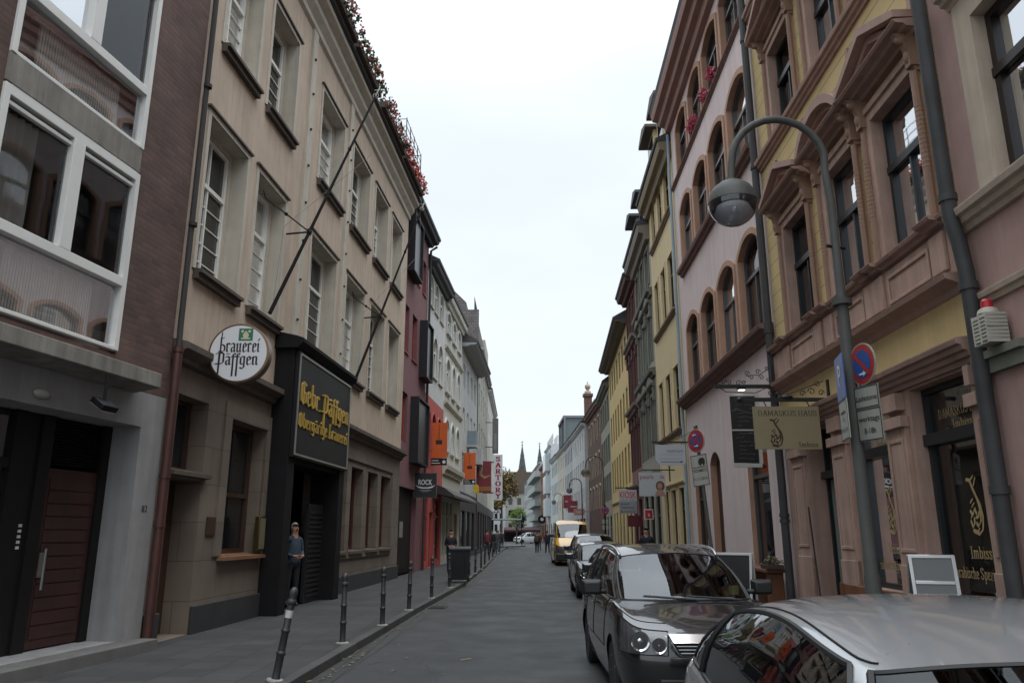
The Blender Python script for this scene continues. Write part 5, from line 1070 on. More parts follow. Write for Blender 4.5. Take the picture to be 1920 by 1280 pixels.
    for k in range(K - 1):
        for r in range(nr - 1):
            nm = cell.get((k // n, min(r // n, 6)), 'body')
            q = [cols_[k][r], cols_[k + 1][r], cols_[k + 1][r + 1], cols_[k][r + 1]]
            if r < 3 * n and 2 * n < k < 12 * n:
                ins = [min(math.hypot(v.x - w_, v.z - wr) for w_ in wx) < wr + .05 for v in q]
                if all(ins): continue
                nq = []
                for v, i_ in zip(q, ins):
                    if i_:
                        w_ = min(wx, key=lambda w: math.hypot(v.x - w, v.z - wr)); d = math.hypot(v.x - w_, v.z - wr) or .01; s_ = (wr + .05) / d; v = Vector((w_ + (v.x - w_) * s_, v.y, wr + (v.z - wr) * s_))
                    nq.append(v)
                q = nq
            parts.setdefault(nm, []).append(q)
    mats = {'windscreen': p.get('wg', CARG), 'rear_window': CARG, 'headlight': HLG, 'tail_light': mat('tail light red', (.25, .01, .01), rough=.15, coat=1)}
    for nm, qs in parts.items():
        for side in ((1, -1) if nm in ('headlight', 'tail_light') or nm.startswith('side') else (0,)):
            m = MB()
            for q in qs:
                for s_ in ((1, -1) if side == 0 else (side,)): m.add([(v.x, v.y * s_, v.z) for v in q], [(0, 1, 2, 3)])
            o = m.build('side_window' if nm.startswith('side') else nm, mats.get(nm, CARG if nm.startswith('side') else pm), t, smooth=32)
    # wheel wells, floor
    m = MB(); m.box(.1, L - .1, -hw * .8, hw * .8, .18, .3)
    for w_ in wx:
        for s_ in (1, -1):
            a = [(w_ + (wr + .055) * math.cos(i * math.pi / 12 - .3), wr + (wr + .055) * math.sin(i * math.pi / 12 - .3)) for i in range(15)]
            m.add([(x, s_ * (hw - .02), z) for x, z in a] + [(x, s_ * (hw - .3), z) for x, z in a], [(i, i + 1, 15 + i + 1, 15 + i) for i in range(14)]); m.add([(x, s_ * (hw - .3), z) for x, z in a], [tuple(range(15))])
    m.build('underbody', TRIMB, t, smooth=0)
    for w_ in wx:
        for s_ in (1, -1):
            y = s_ * (hw - .12)
            wh = MB().lathe([(wr * .62, -.1), (wr * .9, -.105), (wr, -.07), (wr, .07), (wr * .9, .105), (wr * .62, .1)], (w_, y, wr), 28, 'y').build('wheel', TYRE, t)
            r = MB().lathe([(wr * .63, -.09), (wr * .63, .09)], (w_, y, wr), 24, 'y').lathe([(0, s_ * .05), (wr * .16, s_ * .06), (wr * .16, s_ * .02)], (w_, y, wr), 12, 'y')
            for k in range(7):
                a = k * 2 * math.pi / 7; r.tube([(w_ + wr * .1 * math.cos(a), y + s_ * .055, wr + wr * .1 * math.sin(a)), (w_ + wr * .6 * math.cos(a), y + s_ * .075, wr + wr * .6 * math.sin(a))], [.022, .03], 6)
            r.build('rim', RIM, wh)
    # trims: window frames and door seams
    m = MB(); sm = MB()
    def colpt(k, r): return cols_[min(k, K - 1)][r]
    for s_ in (1, -1):
        S3 = lambda v: (v.x, v.y * s_ * 1.003, v.z)
        ks = [g for g in sg]
        for g in ks:
            a, b = g[0] * n, (g[-1] + 1) * n
            lp = [S3(colpt(k, 4 * n)) for k in range(a, b + 1)] + [S3(colpt(b, r)) for r in range(4 * n, 5 * n + 1)] + [S3(colpt(k, 5 * n)) for k in range(b, a - 1, -1)] + [S3(colpt(a, r)) for r in range(5 * n, 4 * n - 1, -1)]
            m.tube(lp, .011, 5)
        if detail:
            sk = [5 * n + 1, 7 * n + 2] + ([9 * n + 2] if p.get('doors', 4) == 4 else [])
            for k in sk: sm.tube([S3(colpt(k, r)) for r in range(n + 2, 4 * n + 1)], .004, 4)
            sm.tube([S3(colpt(k, n + 2)) for k in range(5 * n + 1, sk[-1] + 1)], .004, 4)
            sm.tube([S3(colpt(k, 3 * n + 1)) for k in range(n, 4 * n)] , .004, 4)
            sm.tube([S3(colpt(k, 2 * n)) for k in range(n, 3 * n + 1)] + [S3(colpt(3 * n, r)) for r in range(2 * n, 3 * n + 1)] + [S3(colpt(k, 3 * n)) for k in range(3 * n, n - 1, -1)] + [S3(colpt(n, r)) for r in range(3 * n, 2 * n - 1, -1)], .006, 4)
            m.tube([S3(colpt(3 * n, r)) for r in range(4 * n, 5 * n + 1)], .012, 5)
    m.tube([colpt(k, 4 * n) * 1.0 for k in range(0, 3 * n + 1)], .012, 5); m.tube([Vector((v.x, -v.y, v.z)) for v in [colpt(k, 4 * n) for k in range(0, 3 * n + 1)]], .012, 5)
    m.tube([colpt(k, 5 * n) for k in range(0, 3 * n + 1)], .008, 5); m.tube([Vector((v.x, -v.y, v.z)) for v in [colpt(k, 5 * n) for k in range(0, 3 * n + 1)]], .008, 5)
    m.build('window_trim', TRIMB, t)
    if detail: sm.build('panel_gap', mat('panel gap black', (.004, .004, .004), rough=1), t)
    if p.get('ditch'):
        q = MB()
        for s_ in (1, -1): q.tube([(v.x, v.y * s_, v.z + .001) for v in [colpt(k, 5 * n + 2) for k in range(3 * n, 12 * n)]], .0045, 4)
        q.tube([(v.x, v.y * s_, v.z + .001) for s_ in (1,) for v in [colpt(k, 5 * n) for k in range(0, 3 * n)]], .003, 4); q.build('roof_seam', mat('panel gap black'), t)
    # mirrors
    for s_ in (1, -1):
        mx_, mz = xb + .50, zc + .10; q = MB(); yy = s_ * (hw + .11); q.add([(mx_ + (.08 if c > 0 else -.06) * (1 if c > 0 else (.75)), yy + b * (.12 if c > 0 else .09), mz + d * (.085 if c > 0 else .06)) for c in (1, -1) for d in (-1, 1) for b in (-1, 1)], [(0, 1, 3, 2), (4, 6, 7, 5), (0, 4, 5, 1), (2, 3, 7, 6), (0, 2, 6, 4), (1, 5, 7, 3)]); q.tube([(mx_ + .04, s_ * (hw - .06), mz - .05), (mx_ + .02, s_ * (hw + .05), mz - .04)], .03, 6); q = q.build('mirror', lower or pm, t, bevel=.042)
        MB().add([(mx_ + .083, s_ * (hw + .02), mz - .055), (mx_ + .083, s_ * (hw + .2), mz - .055), (mx_ + .083, s_ * (hw + .2), mz + .055), (mx_ + .083, s_ * (hw + .02), mz + .055)], [(0, 1, 2, 3)]).build('mirror_glass', CHROME, q, smooth=0)
    # handles
    if detail:
        for s_ in (1, -1):
            for x in [xB - .12] + ([xC - .12] if p.get('doors', 4) == 4 else []): MB().tube([(x - .09, s_ * (hw * .985), belt(x) - .13), (x - .07, s_ * (hw + .015), belt(x) - .13), (x + .05, s_ * (hw + .015), belt(x) - .13), (x + .07, s_ * (hw * .985), belt(x) - .13)], .013, 6).build('door_handle', pm, t)
    # front: grille, lower intake, plate, wipers
    m = MB(); m.box(-.02, .08, -hw * .6, hw * .6, .25, .40); m.build('air_intake', TRIMB, t, bevel=.01)
    zgr = zh - .06; ch = p.get('chrome', 1)
    def slat(m, y0, y1, za, zb_, x0_=-.05, x1_=.0): m.add([(x0_, -y1, zb_), (x0_, y1, zb_), (x1_, y0, za), (x1_, -y0, za), (.09, -y1, zb_), (.09, y1, zb_), (.09, y0, za), (.09, -y0, za)], [(0, 1, 2, 3), (0, 4, 5, 1), (1, 5, 6, 2), (2, 6, 7, 3), (3, 7, 4, 0)])
    m = MB(); slat(m, hw * .47, hw * .40, zgr - .02, zgr - .17, -.04, -.005); g = m.build('grille', TRIMB, t, smooth=0)
    m = MB(); slat(m, hw * .50, hw * .46, zgr + .015, zgr - .06, -.075, -.005)
    m.build('grille_bar', CHROME if ch else TRIMB, g, smooth=0, bevel=.008)
    m = MB()
    for k in range(3): slat(m, hw * (.43 - k * .02), hw * (.42 - k * .02), zgr - .078 - k * .03, zgr - .09 - k * .03, -.062, -.045)
    m.tube([(-.05, -hw * .48, zgr - .05), (-.06, -hw * .41, zgr - .15), (-.065, -hw * .36, zgr - .175), (-.065, hw * .36, zgr - .175), (-.06, hw * .41, zgr - .15), (-.05, hw * .48, zgr - .05)], .008, 6); m.build('grille_slats', CHROME if ch else TRIMB, g)
    MB().box(-.03, -.015, -.26, .26, .42, .52).build('number_plate', mat('plate white', (.55, .55, .5), rough=.4), t, smooth=0)
    if detail:
        m = MB()
        for y0_, y1_ in ((-.1 * hw, .55 * hw), (-.65 * hw, 0.0)): m.tube([(xb - .02, y0_, zc + .01), (xb + .02, y1_, zc + .045)], .012, 5)
        m.build('wiper', TRIMB, t)
        for s_ in (1, -1):
            q = MB()
            for (x, y, z, r_) in ((.055, .60, zh - .15, .066), (.135, .79, zh - .12, .084)): q.lathe([(0, .02), (r_ * .55, .01), (r_, -.03), (r_ * 1.06, -.032), (r_ * 1.06, -.02)], (x - .035, s_ * y * hw, z), 18, 'x'); q.ball((x - .03, s_ * y * hw, z), r_ * .42, 10, 6)
            q.build('reflector', CHROME, t)
    if interior:
        m = MB()
        for y in (-.37, .37):
            m.prism([(xB - .35, .5), (xB - .15, .5), (xB + .05, zc + .22), (xB - .05, zc + .24)], y - .24, y + .24, ax='y'); m.box(xB - .0, xB + .09, y - .12, y + .12, zc + .24, zc + .40)
        m.build('seat', SEATM, t, bevel=.03)
        m = MB().box(xb + .12, xb + .75, -hw * .82, hw * .82, zc - .18, zc - .03); m.lathe([(.16, 0), (.18, .01), (.18, -.01)], (xb + .85, -.37, zc - .02), 20, 'x'); m.build('dashboard', SEATM, t, bevel=.02)
        MB().box(xb + .3, xg - .1, -hw * .85, hw * .85, .3, .5).build('cabin_floor', SEATM, t, smooth=0)
    return t, rows, cols_
mpv = dict(hw=.85, L=4.45, xb=1.02, xt=1.92, xr=4.05, xg=4.38, xB=2.52, xC=3.42, xD=4.15, zc=1.0, zbr=1.02, zf=1.46, zt=1.56, zr=1.50, zh=.84, tw=.74, wheels=(.9, 3.6), wr=.32)
t, _, cc = car('parked_mpv', 'dark grey people carrier with chrome grille bar and roof rails, directly behind the silver coupe', 'car', (1.86, 7.45, 0), rad(90), mpv, paint('anthracite car paint', (.014, .014, .016), metal=.2, rough=.25), lower=TRIMB)
for s_ in (1, -1):
    pts = [(1.98, .575, 1.43), (2.1, .585, 1.475), (2.4, .59, 1.515), (3.2, .585, 1.53), (3.9, .56, 1.49), (4.05, .55, 1.44)]; MB().tube([(x, s_ * y, z) for x, y, z in crom(pts, 4)], .018, 8).build('roof_rail', mat('satin rail', (.45, .45, .46), rough=.25, metal=.9), t)
pa = MB(); pa.box(1.24, 1.5, -.42, -.05, .99, .996).box(1.2, 1.42, -.58, -.3, .998, 1.003); pa.build('dashboard_papers', mat('pale blue paper', (.6, .8, .88), rough=.6, var=.25, vs=9), t, smooth=0)
MB().box(1.42, 1.5, -.66, -.58, 1.03, 1.12).build('parking_disc', mat('yellow green card', (.42, .45, .15), rough=.6), t, smooth=0)
def cmod(rows):
    pass
coupe = dict(hw=.88, L=5.0, xb=.98, xt=1.72, xr=4.0, xg=4.75, xB=2.9, xC=3.92, xD=4.42, zc=.93, zbr=.98, zf=1.375, zt=1.465, zr=1.33, zh=.74, tw=.73, wheels=(.9, 3.9), wr=.31, doors=2, chrome=0, zg=1.0, sideglass=((4, 5, 6, 7, 8), (10,)), wg=mat_glass('dark windscreen', trans=.12, ior=1.35, wob=.004, gain=.5), ditch=1)
SILV = paint('silver car paint', (.42, .43, .45), metal=.6, rough=.3)
car('silver_coupe', 'silver coupe with arched side windows, nearest the viewer at the bottom right', 'car', (1.36, .37, 0), rad(83.5), coupe, SILV)
hatch = dict(hw=.86, L=4.1, xb=.95, xt=1.7, xr=3.5, xg=3.95, xB=2.35, xC=3.15, xD=3.75, zc=.95, zbr=1.0, zf=1.38, zt=1.45, zr=1.38, zh=.76, tw=.72, wheels=(.8, 3.3), wr=.30)
car('black_hatchback', 'black hatchback mostly hidden between the grey people carrier and blue-black car', 'car', (2.42, 13.6, 0), rad(90), hatch, paint('black car paint', (.015, .015, .018)))
car('blue_black_car', 'blue-black compact car with bright windscreen, behind the grey people carrier', 'car', (2.55, 20.6, 0), rad(89), hatch, paint('blue black paint', (.02, .024, .04)))
suv = dict(hatch, L=4.4, hw=.9, zt=1.66, zf=1.58, zr=1.6, zc=1.05, zbr=1.08, zh=.9, xr=3.9, xg=4.25, xD=4.05, xC=3.3)
car('dark_estate_car', 'dark navy estate car in front of the yellow van, roof above the blue-black car', 'car', (2.95, 27.2, 0), rad(88), suv, paint('navy paint', (.012, .016, .03)), detail=False)
van = dict(hw=.97, L=5.6, xb=.72, xt=1.35, xr=5.4, xg=5.5, xB=2.1, xC=3.2, xD=5.1, zc=1.42, zbr=1.42, zf=2.12, zt=2.32, zr=2.3, zh=1.02, tw=.86, wheels=(1.0, 4.5), wr=.36, sideglass=((4, 5, 6),), rearglass=False)
YP = paint('yellow van paint', (.62, .33, .02), metal=0, rough=.3)
t, _, _ = car('yellow_van', 'yellow delivery van with a large windscreen parked on the right of the street', 'van', (3.22, 41.0, 0), rad(90), van, YP, detail=False, lower=TRIMB)
MB().box(-.05, .2, -.93, .93, .25, .62).build('bumper', TRIMB, t, bevel=.05)
t, _, _ = car('yellow_truck', 'second yellow delivery van, partly hidden behind the first', 'van', (4.25, 58.0, 0), rad(90), dict(van, zt=2.6, zf=2.4, zr=2.6), YP, detail=False, lower=TRIMB)
car('white_suv', 'white car turning at the crossing, facing left', 'car', (.45, 121, 0), rad(28), dict(suv, L=4.6), paint('white car paint', (.62, .64, .66), metal=0), detail=False)
car('yellow_green_taxi', 'pale yellow car just behind the white car at the crossing', 'car', (.3, 131, 0), rad(10), hatch, paint('taxi cream', (.5, .46, .16), metal=0), detail=False)

# ============================================================= PEOPLE
SKIN = mat('skin', (.36, .19, .13), rough=.55, var=.08)
def person(label, loc, rz, H=1.75, pose='stand', top=(.05, .08, .12), legs=(.02, .02, .025), hair=(.1, .08, .06), group=None, longcoat=False, bag=None, fingers=False, build=1.0):
    t = thing('person', label, 'person', loc, rz, group); k = H / 1.75; V = []; E = []; Rr = []; tag_ = []
    def a(x, y, z, r, g, par=None):
        V.append((x * k, y * k, z * k)); Rr.append(r * k * build if g not in ('h',) else r * k); tag_.append(g)
        if par is not None: E.append((par, len(V) - 1))
        return len(V) - 1
    st = .0; sw = 0
    if pose == 'walk': st = .24; sw = .2
    pel = a(0, 0, .95, .14, 't'); be = a(0, 0, 1.08, .135, 't', pel); ch = a(0, .0, 1.27, .15, 't', be); nk0 = a(0, .01, 1.44, .085, 't', ch); nk = a(0, 0, 1.51, .055, 's', nk0)
    hd = a(0, -.015, 1.60, .085, 's', nk); hd2 = a(0, -.01, 1.68, .083, 's', hd)
    for s_ in (1, -1):
        hp = a(.09 * s_, 0, .86, .098, 'l', pel); ky = -.0
        fy = -st * s_; kn = a(.10 * s_, fy * .45 - (.04 if st else .01), .49, .066, 'l', hp); an = a(.105 * s_, fy + .02, .10 + (.05 if st and s_ < 0 else 0), .045, 'l', kn)
        a(.115 * s_, fy - .11, .045 + (.03 if st and s_ < 0 else 0), .04, 'f', an)
        sh = a(.165 * s_, 0, 1.405, .062, 't', nk0)
        if pose == 'hold' : el = a(.235 * s_, .03, 1.14, .045, 't', sh); wr_ = a(.12 * s_, -.2, 1.06, .032, 't', el); hn = a(.05 * s_, -.25, 1.06, .034, 's', wr_)
        elif pose == 'pocket': el = a(.26 * s_, .05, 1.13, .045, 't', sh); wr_ = a(.19 * s_, -.06, .93, .033, 't', el); hn = a(.16 * s_, -.09, .87, .036, 's', wr_)
        elif pose == 'phone' and s_ > 0: el = a(.25 * s_, -.03, 1.14, .045, 't', sh); wr_ = a(.12 * s_, -.22, 1.28, .032, 't', el); hn = a(.09 * s_, -.25, 1.34, .034, 's', wr_)
        else: el = a(.225 * s_, .02 + sw * s_ * .3, 1.13, .044, 't', sh); wr_ = a(.23 * s_, -.02 + sw * s_, .88, .031, 't', el); hn = a(.225 * s_, -.05 + sw * s_, .80, .036, 's', wr_)
        if fingers:
            import itertools
            v0 = Vector(V[hn]); dv = (v0 - Vector(V[wr_])).normalized(); sd_ = dv.cross(Vector((0, 0, 1))).normalized() if abs(dv.z) < .9 else Vector((0, 1, 0))
    me = bpy.data.meshes.new('body'); me.from_pydata(V, E, []); o = bpy.data.objects.new('body', me); C.objects.link(o)
    sk = o.modifiers.new('s', 'SKIN'); sk.use_smooth_shade = True; sb_ = o.modifiers.new('b', 'SUBSURF'); sb_.levels = 2; sb_.render_levels = 2
    for i, v in enumerate(me.skin_vertices[0].data): v.radius = (Rr[i] * (1.25 if tag_[i] == 't' and i in (pel, be, ch) else 1), Rr[i]); v.use_root = (i == 0)
    dg = bpy.context.evaluated_depsgraph_get(); dg.update(); m2 = bpy.data.meshes.new_from_object(o.evaluated_get(dg)); bpy.data.objects.remove(o)
    mt = {'t': mat('cloth %.2f %.2f %.2f' % top, top, rough=.9, var=.25, vs=8), 'l': mat('trousers %.2f %.2f %.2f' % legs, legs, rough=.9, var=.2, vs=8), 's': SKIN, 'f': mat('dark shoe', (.015, .012, .01), rough=.5)}
    keys = list(mt); m2.materials.clear(); [m2.materials.append(mt[q]) for q in keys]
    segs = [(Vector(V[i]), Vector(V[j]), tag_[j]) for i, j in E]
    for p_ in m2.polygons:
        c_ = p_.center; best = 9; bt = 't'
        for s1, s2, g in segs:
            d = s2 - s1; u_ = max(0, min(1, (c_ - s1).dot(d) / d.length_squared)); ds = (c_ - s1 - d * u_).length
            if ds < best: best = ds; bt = g
        if c_.z > .86 * k and bt == 'l' : bt = 't' if c_.z > .93 * k else 'l'
        p_.material_index = keys.index(bt); p_.use_smooth = True
    b = bpy.data.objects.new('body', m2); C.objects.link(b); b.parent = t
    # face and hands details, hair
    hc = Vector((0, -.012, 1.655)) * k
    m = MB(); m.ball((hc.x, hc.y + .02 * k, hc.z + .012 * k), (.082 * k, .098 * k, .108 * k), 14, 10, 0); hm = mat('hair %.2f' % hair[0], hair, rough=.8, var=.3, vs=20)
    hcut = MB(); 
    for f in m.f:
        c_ = sum((Vector(m.v[i]) for i in f), Vector()) / len(f)
        if c_.y > -.035 * k or c_.z > hc.z + .078 * k: hcut.add([m.v[i] for i in f], [tuple(range(len(f)))])
    hcut.build('hair', hm, t, smooth=60)
    m = MB().ball((0, hc.y - .088 * k, hc.z - .018 * k), (.014 * k, .022 * k, .024 * k), 8, 6)
    for s_ in (1, -1): m.ball((.084 * s_ * k, hc.y + .012 * k, hc.z - .01 * k), (.012 * k, .022 * k, .03 * k), 8, 6)
    m.build('nose_and_ears', SKIN, t)
    m = MB()
    for s_ in (1, -1): m.ball((.03 * s_ * k, hc.y - .077 * k, hc.z + .006 * k), (.012 * k, .008 * k, .006 * k), 8, 4)
    m.box(-.022 * k, .022 * k, hc.y - .086 * k, hc.y - .07 * k, hc.z - .058 * k, hc.z - .053 * k); m.build('eyes_and_mouth', mat('eye dark', (.03, .015, .012), rough=.3), t)
    # fingers, each tapering, rooted inside the palm
    if fingers:
        hi = [i for i in range(len(V)) if tag_[i] == 's' and i > hd2]; m = MB()
        for i in hi:
            v0 = Vector(V[i]); par = [e[0] for e in E if e[1] == i][0]; dv = (v0 - Vector(V[par])).normalized(); sd_ = Vector((0, 0, 1)) if abs(dv.z) < .7 else Vector((0, 1, 0)); sd_ = (sd_ - dv * sd_.dot(dv)).normalized(); up = dv.cross(sd_)
            for j, (ln, of) in enumerate(((.062, -.026), (.072, -.009), (.066, .009), (.052, .026))):
                b0 = v0 + sd_ * of * k; m.tube([b0, b0 + (dv * ln * .6 + up * .004) * k, b0 + (dv * ln * .9 + up * .028) * k, b0 + (dv * ln + up * .045) * k], [.009 * k, .0085 * k, .0075 * k, .005 * k], 7)
            m.tube([v0 - dv * .02 * k - sd_ * .02 * k, v0 - sd_ * .045 * k + dv * .01 * k, v0 - sd_ * .04 * k + dv * .04 * k], [.011 * k, .01 * k, .007 * k], 7)
        m.build('fingers', SKIN, t)
    if longcoat:
        m = MB().lathe([(.19 * k, .62 * k), (.185 * k, .8 * k), (.165 * k, 1.0 * k), (.16 * k, 1.2 * k), (.17 * k, 1.36 * k), (.09 * k, 1.47 * k)], (0, 0, 0), 16); m.v = [(x * 1.2, y * .95, z) for x, y, z in m.v]; m.build('coat', mt['t'], t)
    if bag:
        m = MB().box(-.15, .15, .17, .32, .95, 1.3).xform(Matrix.Scale(k, 4)); m.build('backpack', mat('bag %.2f' % bag[0], bag, rough=.8), t, bevel=.04)
    return t
person('grey-haired man in denim jacket and dark trousers standing in the black brewery portal', (-4.78, 17.25, .13), rad(48), 1.76, 'hold', (.045, .062, .09), (.016, .016, .02), (.35, .33, .3), fingers=True)
person('person in black jacket with dark curly hair behind the black wheelie bin', (-2.48, 32.0, .12), rad(10), 1.68, 'hold', (.015, .015, .022), (.03, .04, .07), (.012, .01, .01), fingers=True, build=1.15)
person('pedestrian in dark coat with a bag walking in the road, left of the pair', (2.1, 66.0, 0), rad(175), 1.70, 'walk', (.02, .018, .02), (.015, .015, .02), (.03, .02, .015), bag=(.05, .05, .03), build=1.15)
person('pedestrian in navy jacket and dark jeans walking in the road, right one of the pair', (2.92, 64.9, 0), rad(185), 1.80, 'walk', (.018, .02, .035), (.016, .02, .04), (.02, .015, .012), build=1.1)
person('dark-haired person in black by the right wall, beyond the people carrier roof', (4.7, 27.5, .12), rad(-10), 1.72, 'pocket', (.015, .015, .018), (.02, .02, .03), (.015, .012, .01), build=1.15)
for i, (x, y, rz_, tp, lg, lab, ps) in enumerate((( -1.75, 55, 170, (.14, .03, .05), (.03, .03, .04), 'person in a dark red top on the left pavement by the dark shopfront', 'stand'), (-1.5, 60, 10, (.012, .012, .012), (.015, .015, .02), 'person in a black jacket on the left pavement below the vertical letter sign', 'walk'),
        (-1.25, 64, 190, (.05, .055, .06), (.06, .08, .12), 'person in grey top and blue jeans walking away on the left pavement', 'walk'), (-1.3, 74, 0, (.05, .06, .07), (.02, .02, .03), 'person in a grey jacket near the traffic island on the left', 'walk'), (-1.05, 82, 180, (.03, .03, .04), (.015, .015, .02), 'small distant person in dark clothes farthest along the left pavement', 'stand'),
        (2.55, 74, 0, (.16, .03, .03), (.02, .02, .03), 'distant person in a red top beside the second yellow van', 'walk'))):
    person(lab, (x, y, .12 if x < 0 else 0), rad(rz_), 1.74, ps, tp, lg, (.03, .025, .02), build=1.1)

# ============================================================= STREET FURNITURE
BOLM = mat('dark iron bollard', (.035, .035, .037), rough=.5, var=.3, bump=.3, bs=40)
def bollard(x, y, label, tilt=(0, 0), sticker=False, h=1.0):
    t = thing('bollard', label, 'bollard', (x, y, .122), 0, 'iron bollards along the left kerb', tilt)
    m = MB().lathe([(.05, 0), (.05, .02), (.043, .05), (.043, .26), (.05, .27), (.055, .285), (.05, .30), (.041, .31), (.041, .50), (.048, .51), (.054, .525), (.048, .54), (.040, .55), (.040, .80), (.052, .81), (.056, .83), (.05, .85), (.042, .86), (.044, .90), (.05, .925), (.042, .96), (.02, .985), (0, .99)], (0, 0, 0), 16); m.build('post', BOLM, t, smooth=40)
    MB().lathe([(.10, -.004), (.095, .012), (.06, .02), (.05, .02)], (0, 0, 0), 14).build('collar', mat('pale mortar collar', (.28, .27, .25), rough=.9, var=.3, vs=20), t)
    if sticker: MB().lathe([(.0425, .66), (.0425, .74)], (0, 0, 0), 12).build('sticker', mat('white sticker', (.5, .5, .5)), t)
BL = [(-2.60, 9.01, (0, rad(8.5)), True, 'nearest bollard by the left kerb, leaning right with a white sticker'), (-2.49, 11.91, (0, rad(-.5)), False, 'second bollard from the viewer by the left kerb, upright'), (-2.27, 14.12, (0, rad(-.5)), False, 'third bollard from the viewer by the left kerb'), (-2.16, 16.8, (0, rad(.8)), False, 'fourth bollard by the left kerb, in front of the four narrow brewery windows'), (-1.99, 19.78, (0, 0), False, 'fifth bollard by the left kerb, in front of the black gateway'),
      (-1.84, 23.43, (0, rad(-1)), False, 'bollard just left of the black wheelie bin'), (-1.56, 28.9, (0, 0), False, 'bollard just right of the black wheelie bin'), (-1.46, 31.5, (0, rad(1)), False, 'second bollard beyond the black wheelie bin'), (-1.36, 34.9, (0, 0), False, 'third bollard beyond the black wheelie bin'), (-1.34, 39.0, (0, 0), False, 'fourth bollard beyond the black wheelie bin'),
      (-1.28, 44.5, (0, 0), False, 'fifth bollard beyond the wheelie bin, before the distant pedestrians'), (-1.22, 50.0, (0, 0), False, 'sixth bollard beyond the wheelie bin, before the distant pedestrians'), (-1.12, 56.5, (0, 0), False, 'seventh bollard beyond the wheelie bin, beside the distant pedestrians'), (-1.0, 63.5, (0, 0), False, 'eighth bollard beyond the wheelie bin, farthest of the row')]
for b in BL: bollard(b[0], b[1], b[4], b[2], b[3])
# bin
t = thing('wheelie_bin', 'large black wheelie bin with lid standing on the left kerb', 'bin', (-1.72, 26.0, .124), rad(4)); BK = mat('black bin plastic', (.014, .014, .016), rough=.5, var=.2)
m = MB(); m.add([(-.26, -.28, .08), (.26, -.28, .08), (.26, .26, .08), (-.26, .26, .08), (-.33, -.36, 1.02), (.33, -.36, 1.02), (.33, .34, 1.02), (-.33, .34, 1.02)], [(0, 1, 2, 3), (4, 5, 6, 7), (0, 1, 5, 4), (1, 2, 6, 5), (2, 3, 7, 6), (3, 0, 4, 7)]); m.box(-.35, .35, -.38, .36, .98, 1.03)
for i in range(3): m.box(-.2 + i * .18, -.16 + i * .18, -.375 + 0, -.33, .3, .9)
m.build('container', BK, t, smooth=0, bevel=.012); MB().prism([(-.4, 1.035), (-.38, 1.08), (0, 1.12), (.38, 1.08), (.4, 1.035)], -.36, .36, ax='x').build('lid', BK, t, smooth=0, bevel=.012)
for s_ in (1, -1): MB().lathe([(.1, -.03), (.1, .03)], (s_ * .29, .22, .1), 16, 'x').build('wheel', TYRE, t)
# street lamps
LG1 = mat('galvanised lamp grey', (.085, .085, .08), rough=.6, var=.2, streak=.25, spec=.3)
def lamp(x, y, label, sc=1.0, base=.12, dx=-1.1):
    t = thing('street_lamp', label, 'street lamp', (x, y, base), 0, 'arched street lamps on the right pavement'); zt = 5.05
    arc = [(0, 0, zt), (-.03, 0, zt + .35)] + [(-(.52 - .52 * math.cos(a)) - .03 + .03, 0, zt + .42 + .55 * math.sin(a)) for a in [math.pi * i / 12 for i in range(1, 13)]] + [(-1.06, 0, zt + .22)]
    m = MB().tube([(0, 0, 0), (0, 0, 1.15), (0, 0, 1.2), (0, 0, 3.9), (0, 0, 3.95), (0, 0, zt)] + arc[1:], [.075, .075, .064, .058, .046, .043] + [.04] * (len(arc) - 2) + [.036], 14); m.build('pole', LG1, t)
    c = (-1.06, 0, zt - .02); m = MB().lathe([(.05, .27), (.055, .24), (.13, .215), (.2, .16), (.245, .08), (.26, .0), (.262, -.015), (.255, -.02)], c, 28); m.build('lamp_cap', LG1, t)
    R = .257; m = MB().lathe([(R * math.cos(a), -.018 - R * math.sin(a) * .98) for a in [i * math.pi / 24 for i in range(13)]], c, 28); m.build('lamp_globe', mat_glass('lamp globe glass', trans=.85, ior=1.45, wob=.02, rough=.05), t)
    m = MB().lathe([(.0, -.02), (.22, -.015), (.235, -.01)], c, 20).lathe([(0, -.03), (.05, -.04), (.06, -.1), (0, -.15)], c, 12); m.build('lamp_inner', mat('lamp reflector', (.12, .12, .12), rough=.4), t)
    MB().lathe([(.17, -.05), (.21, -.14), (.17, -.2), (.06, -.245), (0, -.25)], c, 20).build('lamp_sky_diffuser', mat('milky sky-bright diffuser', (.75, .76, .78), rough=.5), t)  # pale diffuser colour also carries the sky brightness seen through the globe
    return t
L1 = lamp(3.44, 7.6, 'nearest arched street lamp with half-glass globe, carrying the parking signs')
MB().lathe([(.075, -.03), (.10, -.03), (.10, .03), (.075, .03)], (0, 0, 3.9), 12).build('joint_ring', LG1, L1); m = MB().tube([(-.1, 0, 4.53), (.1, 0, 4.5)], .018, 6); m.build('hook', BLACK, L1)
lamp(5.45, 46.0, 'second arched street lamp in front of the long yellow house'); lamp(5.95, 66.0, 'third arched street lamp, farther away by the brick house'); lamp(6.0, 92.0, 'fourth arched street lamp, farthest in the right row')
